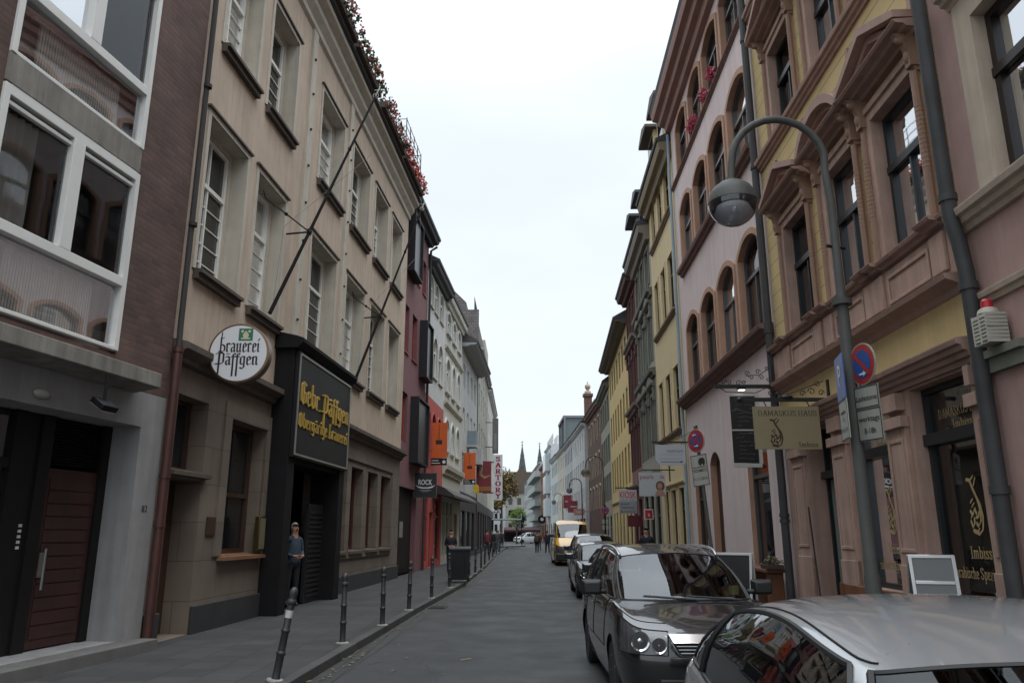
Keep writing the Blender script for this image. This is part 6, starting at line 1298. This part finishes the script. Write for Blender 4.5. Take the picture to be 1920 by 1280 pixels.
# traffic sign faces
SWH = mat('sign white', (.34, .34, .30), rough=.5, var=.08, streak=.15); SRD = mat('sign red', (.36, .035, .03), rough=.4); SBL = mat('sign blue', (.035, .08, .26), rough=.4); SBK = mat('sign letter black', (.02, .02, .02), rough=.5); SGR = mat('sign back grey', (.16, .165, .17), rough=.5, metal=.3)
def disc(parent, R, c, kind, y=-.02, rot=0):
    before = set(parent.children)
    _disc(parent, R, c, kind, y)
    for o in parent.children:
        if o not in before: o.rotation_euler.z = rot
def _disc(parent, R, c, kind, y=-.02):
    m = MB().lathe([(0, 0), (R, 0), (R, .012), (0, .012)], (c[0], y, c[1]), 32, 'y'); m.build('sign_disc', SWH, parent, smooth=0)
    m = MB().lathe([(0, -.003), (R * .94, -.003)], (c[0], y, c[1]), 32, 'y'); m.build('sign_rim', SRD, parent, smooth=0)
    m = MB().lathe([(0, -.006), (R * .68, -.006)], (c[0], y, c[1]), 32, 'y'); m.build('sign_field', SBL, parent, smooth=0)
    def bar(m, an, y2, w_=.1):
        ca, sa = math.cos(an), math.sin(an); l = R * .8; h = R * w_; m.add([(c[0] + ca * u_ * l - sa * v_ * h, y2, c[1] + sa * u_ * l + ca * v_ * h) for u_, v_ in ((-1, -1), (1, -1), (1, 1), (-1, 1))], [(0, 1, 2, 3)])
    m = MB(); bar(m, rad(-45), y - .009)
    if kind == 'x': bar(m, rad(45), y - .0095)
    m.build('sign_bar', SRD, parent, smooth=0)
    m = MB()
    for s_, zz in ((1, -.45), (-1, .5)) if kind == 'x' else ((1, -.48),):
        z = c[1] + R * zz; m.box(c[0] - R * .22, c[0] + R * .15, y - .014, y - .012, z - R * .04, z + R * .04); m.add([(c[0] + s_ * R * .32, y - .014, z), (c[0] + s_ * R * .1, y - .014, z + R * .13), (c[0] + s_ * R * .1, y - .014, z - R * .13)], [(0, 1, 2)])
    m.build('sign_arrow', mat('arrow white', (.6, .6, .6)), parent, smooth=0)
def plate(parent, x0, x1, z0, z1, y=-.02):
    MB().box(x0, x1, y, y + .01, z0, z1).build('sign_plate', SWH, parent, smooth=0)
    MB().ring(outline(x0 + .004, x1 - .004, z0 + .004, z1 - .004), outline(x0 + .014, x1 - .014, z0 + .014, z1 - .014), y - .002, y).build('plate_border', SBK, parent, smooth=0)
sg = thing('no_parking_sign', 'round blue and red no-parking sign with loading-zone plates on the nearest street lamp', 'traffic sign', (3.50, 7.40, 0), rad(-72))
disc(sg, .21, (0, 3.32), 'n', rot=rad(-9)); plate(sg, -.155, .165, 2.88, 3.10); plate(sg, -.15, .17, 2.56, 2.875)
m = MB(); put_text(m, 'Ladezone', .005, 2.955, .075, -.0235, fit=.27, bold=.01); put_text(m, 'werktags', .01, 2.75, .075, -.0235, fit=.27, bold=.01); put_text(m, '8-18h', .01, 2.63, .08, -.0235, fit=.15, bold=.01); m.build('lettering', SBK, sg, smooth=0)
MB().tube([(-.1, .02, 2.9), (-.1, .02, 3.4)], .008, 6).box(-.14, .06, .0, .02, 3.2, 3.22).box(-.14, .06, .0, .02, 2.7, 2.72).build('bracket', GREYP, sg)
sg = thing('parking_sign', 'blue parking sign seen edge-on at the left of the nearest street lamp', 'traffic sign', (3.31, 7.50, 0), rad(-103))
m = MB().box(-.2, .2, -.02, -.01, 2.98, 3.42); m.build('sign_board', SBL, sg, smooth=0); m = MB(); put_text(m, 'P', 0, 3.12, .3, -.023, bold=.01); m.build('lettering', mat('arrow white'), sg, smooth=0); plate(sg, -.2, .2, 2.58, 2.97); m = MB(); m.box(-.1, .1, -.026, -.0245, 2.84, 2.86); put_text(m, 'mit', 0, 2.76, .07, -.0245); put_text(m, 'Parkschein', 0, 2.66, .07, -.0245, fit=.32); m.build('lettering', SBK, sg, smooth=0)
# portable no-stopping sign on leaning pole
ps = thing('no_stopping_sign', 'leaning no-stopping sign with two white plates before the pale pink house', 'traffic sign', (3.33, 12.8, .12), rad(-48), tilt=(0, rad(-5)))
MB().tube([(0, .012, 0), (0, .012, 3.35)], .03, 10).build('pole', LG1, ps); disc(ps, .20, (0, 3.10), 'x', rot=rad(-12))
plate(ps, -.16, .16, 2.60, 2.86); plate(ps, -.16, .16, 2.34, 2.59)
m = MB(); m.add([(-.01 + x * .13, -.0235, 2.70 + z * .1) for x, z in ((0, 0), (1, 0), (1, .7), (.8, 1), (.25, 1), (0, .6))], [tuple(range(6))]); m.box(-.13, .12, -.0235, -.0225, 2.645, 2.655); m.lathe([(0, -.0236), (.02, -.0236)], (.025, 0, 2.69), 10, 'y'); m.lathe([(0, -.0236), (.02, -.0236)], (.09, 0, 2.69), 10, 'y'); put_text(m, '11.11.2015', 0, 2.44, .06, -.0235, fit=.26, bold=.012); m.build('pictogram', SBK, ps, smooth=0)
MB().lathe([(.22, 0), (.22, .08), (.05, .1)], (0, 0, 0), 16).build('foot', mat('grey sign foot', (.1, .1, .1)), ps)
ps = thing('no_stopping_sign', 'dark round sign on a post with white plates before the long yellow house', 'traffic sign', (4.95, 41.5, .12), rad(-15))
MB().tube([(0, .012, 0), (0, .012, 3.0)], .05, 8).build('pole', BLACK, ps); disc(ps, .24, (0, 2.7), 'x'); plate(ps, -.17, .17, 2.0, 2.25); plate(ps, -.17, .17, 1.7, 1.95)
ps = thing('round_sign_post', 'dark back of a round traffic sign on a post on the traffic island', 'traffic sign', (1.2, 97, .14)); MB().tube([(0, 0, 0), (0, 0, 3.6)], .05, 8).build('pole', BLACK, ps); MB().lathe([(0, 0), (.42, 0), (.42, .02), (0, .02)], (0, 0, 3.1), 20, 'y').box(-.2, .2, 0, .02, 2.1, 2.6).build('sign_back', BLACK, ps, smooth=0)
# hanging shop signs -------------------------------------------------
def scroll(m, c, r, turns=1.4, d=1, ph=0, rr=.008, y=0): m.tube([(c[0] + d * r * (1 - i / 22) * math.cos(ph + i * turns * 2 * math.pi / 20), y, c[1] + r * (1 - i / 22) * math.sin(ph + i * turns * 2 * math.pi / 20)) for i in range(18)], rr, 5)
WI = mat('wrought iron', (.015, .014, .013), rough=.5)
t = thing('hanging_sign', 'beige hanging sign with dark serif lettering and calligraphic drop, under an iron bar', 'sign', (0, 11.9, 0), rad(0))
OL = mat('olive beige board', (.235, .195, .11), rough=.6, var=.06)
MB().box(3.79, 4.83, -.012, .012, 2.95, 3.62).build('board', OL, t, smooth=0)
m = MB(); put_nib(m, SE, 'DAMASKUS HAUS', 4.33, 3.47, .93, -.0135, (.75, .22, 0), sz=.014); put_nib(m, SE, 'Imbiss', 4.62, 2.985, .31, -.0135, (.75, .22, 0), sz=.0125); nibs(m, DROP, 4.10, 2.99, .031, .042, -.0135, (.75, .3, 35)); m.build('lettering', mat('dark brown lettering', (.035, .02, .012)), t, smooth=0)
m = MB().box(3.60, 5.04, -.02, .02, 3.70, 3.76).box(5.0, 5.045, -.03, .03, 3.65, 4.05); m.ball((3.6, 0, 3.73), .045)
for x in (4.0, 4.68): MB().tube([(x - .03, 0, 3.72), (x + .02, 0, 3.6)], .009, 5).build('hook', WI, t)
for x, z, r, d in ((4.1, 3.83, .05, 1), (4.22, 3.82, .04, -1), (4.6, 3.83, .05, 1), (4.75, 3.86, .06, -1), (4.9, 3.84, .05, 1), (4.85, 3.98, .05, -1)): scroll(m, (x, z), r, d=d)
m.tube([(4.2, 0, 3.77), (4.5, 0, 3.86), (4.95, 0, 4.03)], .008, 5); m.ball((4.35, 0, 3.77), (.1, .05, .04)); m.build('bracket', WI, t)
t = thing('menu_board_sign', 'tall black chalk menu board hanging in a pale frame under iron scrollwork', 'sign', (0, 14.2, 0))
m = MB().box(4.10, 4.62, -.03, .03, 2.86, 2.93).box(4.58, 4.64, -.03, .03, 2.93, 4.22).box(4.12, 4.58, -.03, .03, 4.19, 4.23).box(4.10, 4.58, -.02, .02, 3.535, 3.56); m.build('frame', mat('pale board frame', (.42, .41, .38), rough=.5), t, smooth=0)
m = MB().box(4.11, 4.57, -.015, .015, 2.94, 3.53).box(4.11, 4.57, -.015, .015, 3.565, 4.18); m.build('chalkboard', mat('black chalkboard', (.012, .011, .011), rough=.5), t, smooth=0)
m = MB(); rr = random.Random(5)
for k in range(15):
    z = 4.1 - k * .077
    if abs(z - 3.55) < .04: continue
    for j in range(2 if k % 3 else 1):
        x = 4.16 + rr.random() * .08 + j * .2; pts = [(x + i * .022, -.0165, z + rr.uniform(-.012, .016)) for i in range(rr.randint(5, 9))]; m.tube(pts, .003, 3)
m.tube([(4.13 + i * .03, -.0165, 3.9 + .03 * math.sin(i * .4)) for i in range(13)], .005, 3); m.build('chalk_writing', mat('chalk grey', (.30, .29, .28)), t)
m = MB().box(3.83, 4.97, -.02, .02, 4.34, 4.41).box(4.92, 4.98, -.03, .03, 4.36, 4.78); m.tube([(3.95, 0, 4.34), (4.05, 0, 4.27), (4.6, 0, 4.25), (4.8, 0, 4.34)], .008, 5); m.tube([(4.45, 0, 4.58), (4.7, 0, 4.6), (4.95, 0, 4.75)], .008, 5)
for x, z, r, d in ((4.02, 4.46, .05, 1), (4.12, 4.45, .05, -1), (4.3, 4.44, .06, 1), (4.47, 4.63, .05, 1), (4.55, 4.55, .05, -1), (4.68, 4.66, .05, 1), (4.74, 4.55, .05, -1), (4.85, 4.72, .04, 1), (4.87, 4.5, .04, -1), (4.4, 4.45, .04, 1)): scroll(m, (x, z), r, d=d)
m.build('bracket', WI, t)
t = thing('sign_spotlight', 'small lit white spotlight above the tall chalk menu board', 'lamp', (4.31, 14.1, 4.29)); MB().box(-.07, .07, -.05, .05, 0, .05).build('housing', BLACK, t); MB().box(-.055, .055, -.055, .03, -.012, -.001).build('lens', mat('lit lamp lens', (.9, .95, .9), emit=2.5), t)
PAPW = mat('white sign board', (.42, .44, .46), rough=.5, var=.05)
t = thing('hanging_sign', 'white hanging sign with clipped corners and a long black arrow below grey lettering', 'sign', (0, 22, 0)); a, b, c, d = 4.12, 4.98, 3.55, 4.14
MB().prism([(a + .14, c), (b - .1, c), (b, c + .08), (b, d), (a, d), (a, c + .16)], -.012, .012).build('board', PAPW, t, smooth=0)
m = MB(); put_text(m, 'ventum', 4.68, 3.92, .2, -.0135, fit=.48, bold=.012, sh=.75); m.build('lettering', mat('grey violet letters', (.19, .18, .22)), t, smooth=0)
m = MB().box(4.26, 4.84, -.0145, -.013, 3.645, 3.66); m.add([(4.92, -.0145, 3.652), (4.83, -.0145, 3.68), (4.83, -.0145, 3.625)], [(0, 1, 2)]); m.box(4.24, 4.9, -.0145, -.013, 3.855, 3.861).box(4.24, 4.9, -.0145, -.013, 3.74, 3.746); put_text(m, 'Weine und Feinkost', 4.57, 3.79, .05, -.0135, fit=.5) if False else None; m.build('arrow', SBK, t, smooth=0)
m = MB().box(4.03, 5.35, -.02, .02, 4.19, 4.235); MB().tube([(4.25, 0, 4.2), (4.2, 0, 4.1)], .01, 5).build('hook', WI, t); MB().tube([(4.9, 0, 4.2), (4.86, 0, 4.1)], .01, 5).build('hook', WI, t); m.tube([(4.5, 0, 4.235), (4.9, 0, 4.35), (5.3, 0, 4.6)], .008, 5); scroll(m, (4.4, 4.31), .06); scroll(m, (4.85, 4.42), .07, d=-1); m.box(5.32, 5.37, -.03, .03, 4.1, 4.7); m.build('bracket', WI, t)
t = thing('hanging_sign', 'white hanging sign with dull red lettering and a portrait of a red-haired woman', 'sign', (0, 26, 0)); a, b, c, d = 4.27, 5.17, 2.87, 3.66
MB().box(a, b, -.012, .012, c, d).build('board', PAPW, t, smooth=0)
m = MB(); put_text(m, 'pearls', 4.54, 3.44, .22, -.0135, fit=.46, bold=.01, sh=.9); put_text(m, 'de', 5.05, 3.44, .2, -.0135, fit=.15, bold=.008); m.build('lettering', mat('dull red letters', (.28, .09, .10)), t, smooth=0)
m = MB().lathe([(0, -.014), (.15, -.014)], (4.98, 0, 3.2), 18, 'y'); m.v = [(x, y, 3.2 + (z - 3.2) * 1.15) for x, y, z in m.v]; m.build('portrait_hair', mat('auburn print', (.13, .05, .03)), t, smooth=0)
m = MB().lathe([(0, -.0155), (.085, -.0155)], (4.97, 0, 3.2), 16, 'y'); m.v = [(x, y, 3.2 + (z - 3.2) * 1.25) for x, y, z in m.v]; m.add([(x, -.0152, z) for x, z in ((4.78, 2.875), (5.16, 2.875), (5.1, 3.02), (5.02, 3.08), (4.92, 3.08), (4.84, 3.02))], [tuple(range(6))]); m.build('portrait_skin', mat('printed skin', (.36, .22, .17)), t, smooth=0)
m = MB().box(4.94, 5.0, -.017, -.016, 3.13, 3.145).box(4.93, 4.95, -.017, -.016, 3.21, 3.22).box(4.99, 5.01, -.017, -.016, 3.21, 3.22); m.build('portrait_face', SBK, t, smooth=0)
m = MB().box(4.4, 5.5, -.015, .015, 3.72, 3.755).box(5.3, 5.34, -.02, .02, 3.35, 3.95); [MB().tube([(x, 0, 3.74), (x, 0, 3.64)], .008, 5).build('hook', WI, t) for x in (4.5, 5.05)]; m.build('bracket', WI, t)
t = thing('hanging_sign', 'white hanging kiosk sign with bold red capitals over small dark text', 'sign', (0, 31, 0)); a, b, c, d = 4.27, 4.98, 2.42, 3.34
MB().box(a, b, -.012, .012, c, d).build('board', PAPW, t, smooth=0); MB().box(a, b, -.014, -.0125, c, 2.9).build('lower_field', mat('sign grey', (.26, .27, .30)), t, smooth=0)
m = MB(); put_text(m, 'KIOSK', 4.63, 3.02, .36, -.0135, fit=.66, bold=.012, sh=1.0); m.build('red_lettering', mat('kiosk red', (.50, .025, .02)), t, smooth=0)
m = MB(); put_text(m, 'Internet - Telefon', 4.63, 2.93, .08, -.0135, fit=.6); put_text(m, 'Getränke &', 4.5, 2.76, .11, -.0155, fit=.38, bold=.01); put_text(m, 'Tabakwaren', 4.6, 2.62, .11, -.0155, fit=.55, bold=.01); m.box(4.3, 4.95, -.0155, -.0145, 2.56, 2.565); m.box(4.34, 4.4, -.0155, -.0145, 2.46, 2.52).box(4.44, 4.9, -.0155, -.0145, 2.48, 2.5); m.build('lettering', SBK, t, smooth=0)
m = MB().box(4.12, 6.0, -.015, .015, 3.40, 3.44); m.ball((4.6, 0, 3.42), .05); [MB().tube([(x, 0, 3.42), (x, 0, 3.31)], .008, 5).build('hook', WI, t) for x in (4.4, 4.85)]; m.build('bracket', WI, t)
t = thing('small_red_sign', 'small square red sign with a white border on the wall beside the doorway', 'sign', (0, 32, 0)); MB().box(5.42, 5.80, -.02, .02, 2.2, 2.62).build('board', mat('arrow white'), t, smooth=0); MB().box(5.46, 5.76, -.024, -.021, 2.24, 2.58).build('field', mat('kiosk red'), t, smooth=0); m = MB(); put_text(m, 'a', 5.61, 2.33, .25, -.0255); m.build('lettering', mat('arrow white'), t, smooth=0); MB().box(5.5, 5.95, -.01, .01, 2.66, 2.69).build('bracket', WI, t, smooth=0)
t = thing('maroon_box_sign', 'plain maroon projecting box sign left of the small red sign', 'sign', (0, 36, 0)); MB().box(5.35, 6.1, -.06, .06, 1.95, 2.45).box(6.05, 6.25, -.02, .02, 2.15, 2.2).build('board', mat('maroon sign', (.13, .02, .025)), t, smooth=0, bevel=.01)
# left signs
ORG = mat('orange banner', (.55, .10, .015), rough=.6, var=.1)
def banner(u, x0, x1, z0, z1, label):
    t = thing('orange_banner', label, 'banner', (0, u, 0), 0, 'orange banner signs on the left row'); zf_ = z0 + (z1 - z0) * .17
    MB().box(x0, x1, -.03, .03, zf_, z1).build('panel', ORG, t, smooth=0); MB().box(x0, x1, -.032, .032, z0, zf_ - .02).build('foot_panel', BLACK, t, smooth=0)
    m = MB().box(x0 + (x1 - x0) * .3, x0 + (x1 - x0) * .7, -.035, -.033, zf_ + (z1 - zf_) * .38, zf_ + (z1 - zf_) * .5)
    for k in range(12): zz = z1 - .12 - k * (z1 - zf_) * .04; m.box((x0 + x1) / 2 - .02 - .03 * (k % 2), (x0 + x1) / 2 + .02, -.034, -.0325, zz, zz + .025)
    m.build('emblem', mat('dark brown lettering'), t, smooth=0)
    m = MB().box(x0 + .05, x0 + (x1 - x0) * .6, -.034, -.033, z0 + .08, z0 + .11).box(x0 + .05, x0 + (x1 - x0) * .5, -.034, -.033, z0 + .2, z0 + .23); m.lathe([(0, -.034), (.08, -.034)], (x1 - .13, 0, z0 + .15), 12, 'y'); m.build('small_print', mat('arrow white'), t, smooth=0)
    [MB().box(x0 - .3, x0, -.02, .02, zz, zz + .04).build('bracket', BLACK, t, smooth=0) for zz in (z1 - .35, z0 + .2)]
banner(36, -3.62 - .2, -3.06 - .0, 4.74, 6.74, 'larger orange banner hanging above the red shopfront'); banner(48, -3.02, -2.27, 4.58, 6.52, 'smaller orange banner farther along, above the curved canopy end')
t = thing('rock_sign', 'black square hanging sign with white winged capitals by the gateway', 'sign', (0, 32.3, 0)); a, b, c, d = -4.08, -3.16, 3.1, 4.08
MB().box(a, b, -.04, .04, c, d).build('board', mat('sign panel black', (.015, .016, .018), rough=.5), t, smooth=0); MB().ring(outline(a - .02, b + .02, c - .02, d + .02), outline(a, b, c, d), -.045, .045).build('frame', mat('grey edge', (.1, .1, .1)), t, smooth=0)
m = MB(); put_text(m, 'ROCK', -3.62, 3.62, .3, -.042, fit=.58, bold=.02); wg = [(-.42, .02), (-.3, -.1), (-.12, -.14), (.12, -.14), (.3, -.1), (.42, .02), (.3, -.04), (.1, -.085), (-.1, -.085), (-.3, -.04)]; m.add([(-3.62 + x, -.0425, 3.6 + z) for x, z in wg], [tuple(range(10))]); m.box(-3.86, -3.38, -.043, -.042, 3.38, 3.39).box(-3.75, -3.5, -.043, -.042, 3.34, 3.35); m.build('lettering', mat('arrow white'), t, smooth=0)
MB().box(a - .15, a - .02, -.02, .02, 3.9, 3.94).build('bracket', BLACK, t, smooth=0)
t = thing('picture_banner', 'dark red rectangular banner showing a blurred pale reclining figure', 'banner', (0, 55, 0)); a, b, c, d = -2.55, -1.48, 4.42, 6.63
MB().box(a, b, -.03, .03, c, d).build('panel', mat('crimson print', (.17, .02, .03), rough=.6, var=.15), t, smooth=0); m = MB().tube([(a + .1, -.031, d - .25), (a + .35, -.031, d - .4), (a + .3, -.031, d - .95), (a + .6, -.031, d - 1.15), (b - .05, -.031, d - 1.0)], [.12, .14, .1, .1, .04], 8); m.v = [(x, max(-.036, min(-.03, y)), z) for x, y, z in m.v]; m.build('print', mat('pale print', (.30, .2, .13), var=.3, vs=4), t, smooth=0)
MB().box(a + .15, b, -.034, -.031, c + .12, c + .42).build('print_band', mat('gold print', (.28, .12, .04)), t, smooth=0)
t = thing('yellow_pennant', 'small yellow and red pennant below the dark red picture banner', 'pennant', (0, 52, 0)); MB().prism([(-2.62, 4.35), (-2.2, 4.15), (-2.25, 4.75), (-2.5, 4.9)], -.02, .02).build('cloth', mat('yellow cloth', (.55, .38, .03), var=.3, vs=4), t, smooth=0)
t = thing('vertical_letter_sign', 'tall white vertical sign with wine-red serif capitals', 'sign', (0, 64, 0)); a, b, c, d = -1.52, -.79, 4.26, 7.97
MB().box(a, b, -.12, .12, c, d).build('board', mat('white light box', (.58, .60, .62), rough=.4), t, smooth=0); m = MB()
for i, chh in enumerate('SARTORY'): put_nib(m, SE, chh, (a + b) / 2, d - .55 - i * .505, .46 * SE[chh][0] / 5.2, -.122, (1.45, .6, 0), sz=.062)
m.build('lettering', mat('wine red letters', (.26, .01, .05)), t, smooth=0); [MB().box(a - 1.2, a, -.04, .04, zz, zz + .1).build('bracket', GREYP, t, smooth=0) for zz in (7.3, 4.8)]
t = thing('dark_vertical_sign', 'dark grey vertical sign mounted above the white letter sign', 'sign', (0, 68, 0)); a, b, c, d = -1.75, -1.22, 8.46, 11.6; MB().box(a, b, -.1, .1, c, d).build('board', mat('taupe sign', (.12, .11, .115), rough=.6), t, smooth=0); m = MB()
for i in range(9): m.box(a + .15, b - .15, -.105, -.1, d - 1.5 - i * .16, d - 1.42 - i * .16)
m.build('lettering', mat('sign grey'), t, smooth=0); [MB().box(a - .9, a, -.03, .03, zz, zz + .06).build('bracket', GREYP, t, smooth=0) for zz in (11.2, 9)]
# far red and pink signs on the right
for i, (x, y, w_, z0, z1, col, lab) in enumerate(((6.0, 84, .9, 4.2, 5.6, (.26, .03, .05), 'distant red projecting sign, upper left of the pair'), (6.5, 82, 1.2, 3.7, 4.9, (.24, .03, .05), 'distant crimson projecting sign, lower right of the pair'), (6.2, 72, 1.0, 3.2, 3.8, (.45, .22, .2), 'distant pale pink sign box above the parked vans'))):
    t = thing('projecting_sign', lab, 'sign', (x, y, 0)); MB().box(-w_ / 2, w_ / 2, -.1, .1, z0, z1).box(w_ / 2, w_ / 2 + .6, -.04, .04, (z0 + z1) / 2, (z0 + z1) / 2 + .08).build('board', mat('far sign %d' % i, col, rough=.5), t, smooth=0); MB().box(-w_ * .3, w_ * .3, -.11, -.1, (z0 + z1) / 2 - .06, (z0 + z1) / 2 + .08).build('lettering', PAPW, t, smooth=0)
# pavement boards
ALU = mat('aluminium frame', (.5, .5, .5), rough=.25, metal=.8)
def aboard(name, label, loc, rz, w_, h, fm, pm, mid=None, lean=.16):
    t = thing(name, label, 'pavement board', loc, rz)
    for s_ in (1, -1):
        q = MB().ring(outline(-w_ / 2, w_ / 2, 0, h), outline(-w_ / 2 + .035, w_ / 2 - .035, .035, h - .035), -.012, .012)
        if mid: q.box(-w_ / 2 + .035, w_ / 2 - .035, -.012, .012, mid, mid + .035)
        X = Matrix.Translation((0, -s_ * .02, h * .99)) @ Matrix.Rotation(-s_ * lean, 4, 'X') @ Matrix.Translation((0, 0, -h)); q.xform(X); q.build('frame', fm, t, bevel=.004)
        MB().box(-w_ / 2 + .035, w_ / 2 - .035, -.004, .004, .035, h - .035).xform(X).build('panel', pm, t, smooth=0)
    return t
aboard('pavement_board', 'black chalk pavement board in white frame leaning behind the people carrier', (3.22, 11.6, .12), rad(-35), .62, 1.30, mat('white board frame', (.5, .5, .5), rough=.5), mat('black chalkboard'), mid=.5)
t = aboard('menu_display', 'aluminium framed menu stand with grey panels in front of the right snack-bar window', (4.10, 7.75, .12), rad(-14), .42, 1.38, ALU, mat('stand grey panel', (.14, .15, .15), rough=.3), mid=1.10); 
MB().box(-.19, .19, -.2, -.19, .3, .96).xform(Matrix.Identity(4)).build('poster', mat('pale poster', (.27, .25, .22), var=.3, vs=6), t, smooth=0)
# wooden ledges/benches along the right wall
WOOD = mat('reddish bench wood', (.19, .075, .035), rough=.55, var=.3, streak=.3)
t = PF.root('bench', 'reddish wooden ledge bench under the shop window of the pale pink house', 'bench'); p, q = PF.I(13.8 + .7, 16.9); MB().box(p, q, -.52, -.12, .98, 1.04).build('seat', WOOD, t, smooth=0, bevel=.01)
for x in (p + .15, (p + q) / 2, q - .15): MB().box(x - .04, x + .04, -.46, -.16, .12, .98).build('leg', WOOD, t, smooth=0)
t = DF_.root('bench', 'reddish wooden bench backrest beside the left snack-bar window', 'bench'); p, q = DF_.I(9.5, 11.4); MB().box(p, q, -.36, -.32, .80, 1.0).build('backrest', WOOD, t, smooth=0, bevel=.01); MB().box(p, q, -.75, -.34, .50, .55).build('seat', WOOD, t, smooth=0)
for x in (p + .1, q - .1): MB().box(x - .03, x + .03, -.7, -.65, .12, .5).box(x - .03, x + .03, -.38, -.33, .12, 1.0).build('leg', WOOD, t, smooth=0)
t = PF.root('planter', 'dark wooden planter with dry brown plants on the bench end', 'planter'); x = PF.S(14.6); MB().box(x - .25, x + .2, -.5, -.2, 1.045, 1.12).build('box', mat('dark planter wood', (.05, .03, .025)), t, smooth=0); m = MB(); rr = random.Random(9)
for i in range(160):
    c_ = Vector((x - .02 + rr.gauss(0, .12), -.35 + rr.gauss(0, .07), 1.13 + abs(rr.gauss(0, .05)))); a1 = Vector((rr.gauss(0, 1), rr.gauss(0, 1), rr.gauss(0, 1))).normalized() * .05; a2 = a1.orthogonal().normalized() * .012; m.add([tuple(c_ - a1), tuple(c_ + a2), tuple(c_ + a1), tuple(c_ - a2)], [(0, 1, 2, 3)])
m.build('foliage', mat('dry plant', (.13, .11, .06), var=.4), t, smooth=0)
t = PF.root('leaning_pole', 'thin dark pole leaning by the snack-bar door', 'pole'); t.location = (0, 0, 0); t.rotation_euler = (0, 0, 0); MB().tube([(4.35, 11.2, .12), (4.95, 13.0, 2.1)], .014, 6).build('pole', BLACK, t)
t = thing('market_awning', 'row of dark maroon awnings across the far end of the street', 'awning', (0, 145, 0)); MB().prism([(0, 2.6), (-1.6, 2.1), (-1.6, 1.75), (0, 1.75)], -1.5, 5.2, ax='x').build('cloth', mat('maroon awning', (.05, .022, .026), rough=.8, var=.3), t, smooth=0); [MB().tube([(x, -1.5, 0), (x, -1.5, 2.1)], .05, 6).build('leg', BLACK, t) for x in (-1.4, .8, 3.0, 5.1)]; MB().box(-1.5, 5.2, .3, .6, 0, 2.5).build('back_wall', mat('dark stall back', (.02, .018, .02)), t, smooth=0)
t = thing('round_club_sign', 'small dark round emblem sign above the far end awning', 'sign', (5.3, 138, 0)); MB().lathe([(0, 0), (.75, 0), (.75, .1), (0, .1)], (0, 0, 3.9), 20, 'y').build('board', BLACK, t, smooth=0); MB().lathe([(0, -.02), (.3, -.02)], (0, 0, 3.9), 16, 'y').build('emblem', mat('arrow white'), t, smooth=0)
# trees at the street end
def tree(x, y, h, r, label, leafm, seed, n=2600, trunk_h=.35):
    t = thing('street_tree', label, 'tree', (x, y, 0)); rr = random.Random(seed); m = MB(); BARK = mat('tree bark', (.07, .055, .04), rough=.9, var=.3)
    m.tube([(0, 0, 0), (.05, 0, h * trunk_h), (.1, .1, h * .7)], [.03 * h / 2 + .05, .02 * h / 2 + .04, .03], 8); tips = []
    for i in range(11):
        a = rr.uniform(0, 6.28); z0 = h * rr.uniform(trunk_h * .8, .6); e = Vector((math.cos(a) * r * rr.uniform(.4, .85), math.sin(a) * r * rr.uniform(.4, .85), z0 + h * rr.uniform(.12, .35))); m.tube([(0.05, 0, z0), tuple(e * .5 + Vector((0, 0, z0 * .5 + .1))), tuple(e)], [.06, .045, .015], 6); tips.append(e)
    tips += [Vector((rr.gauss(0, r * .3), rr.gauss(0, r * .3), h * rr.uniform(.6, .95))) for _ in range(8)]; m.build('trunk', BARK, t); c = MB()
    for i in range(n):
        e = rr.choice(tips); p_ = e + Vector((rr.gauss(0, r * .2), rr.gauss(0, r * .2), rr.gauss(0, r * .17))); s_ = rr.uniform(.08, .17) * (h / 8) ** .5; n1 = Vector((rr.gauss(0, 1), rr.gauss(0, 1), rr.gauss(0, 1))).normalized(); a1 = n1.orthogonal().normalized() * s_; a2 = n1.cross(a1).normalized() * s_; c.add([tuple(p_ + a1), tuple(p_ + a2), tuple(p_ - a1), tuple(p_ - a2)], [(0, 1, 2, 3)])
    c.build('crown', leafm, t, smooth=0)
tree(-1.75, 128, 13.0, 2.4, 'tall autumn-brown tree rising behind the vertical letter sign', mat('autumn leaf', (.14, .10, .035), rough=.7, var=.5), 1, 4200)
tree(-4.6, 128, 11.5, 2.8, 'dull green tree beside the corner, left of the autumn-brown tree', mat('dull leaf', (.07, .075, .03), rough=.7, var=.5), 2)
tree(.65, 112, 5.1, 1.3, 'small bright green tree on the far side of the crossing', mat('bright leaf', (.11, .17, .03), rough=.7, var=.5), 3, 1800, .45)
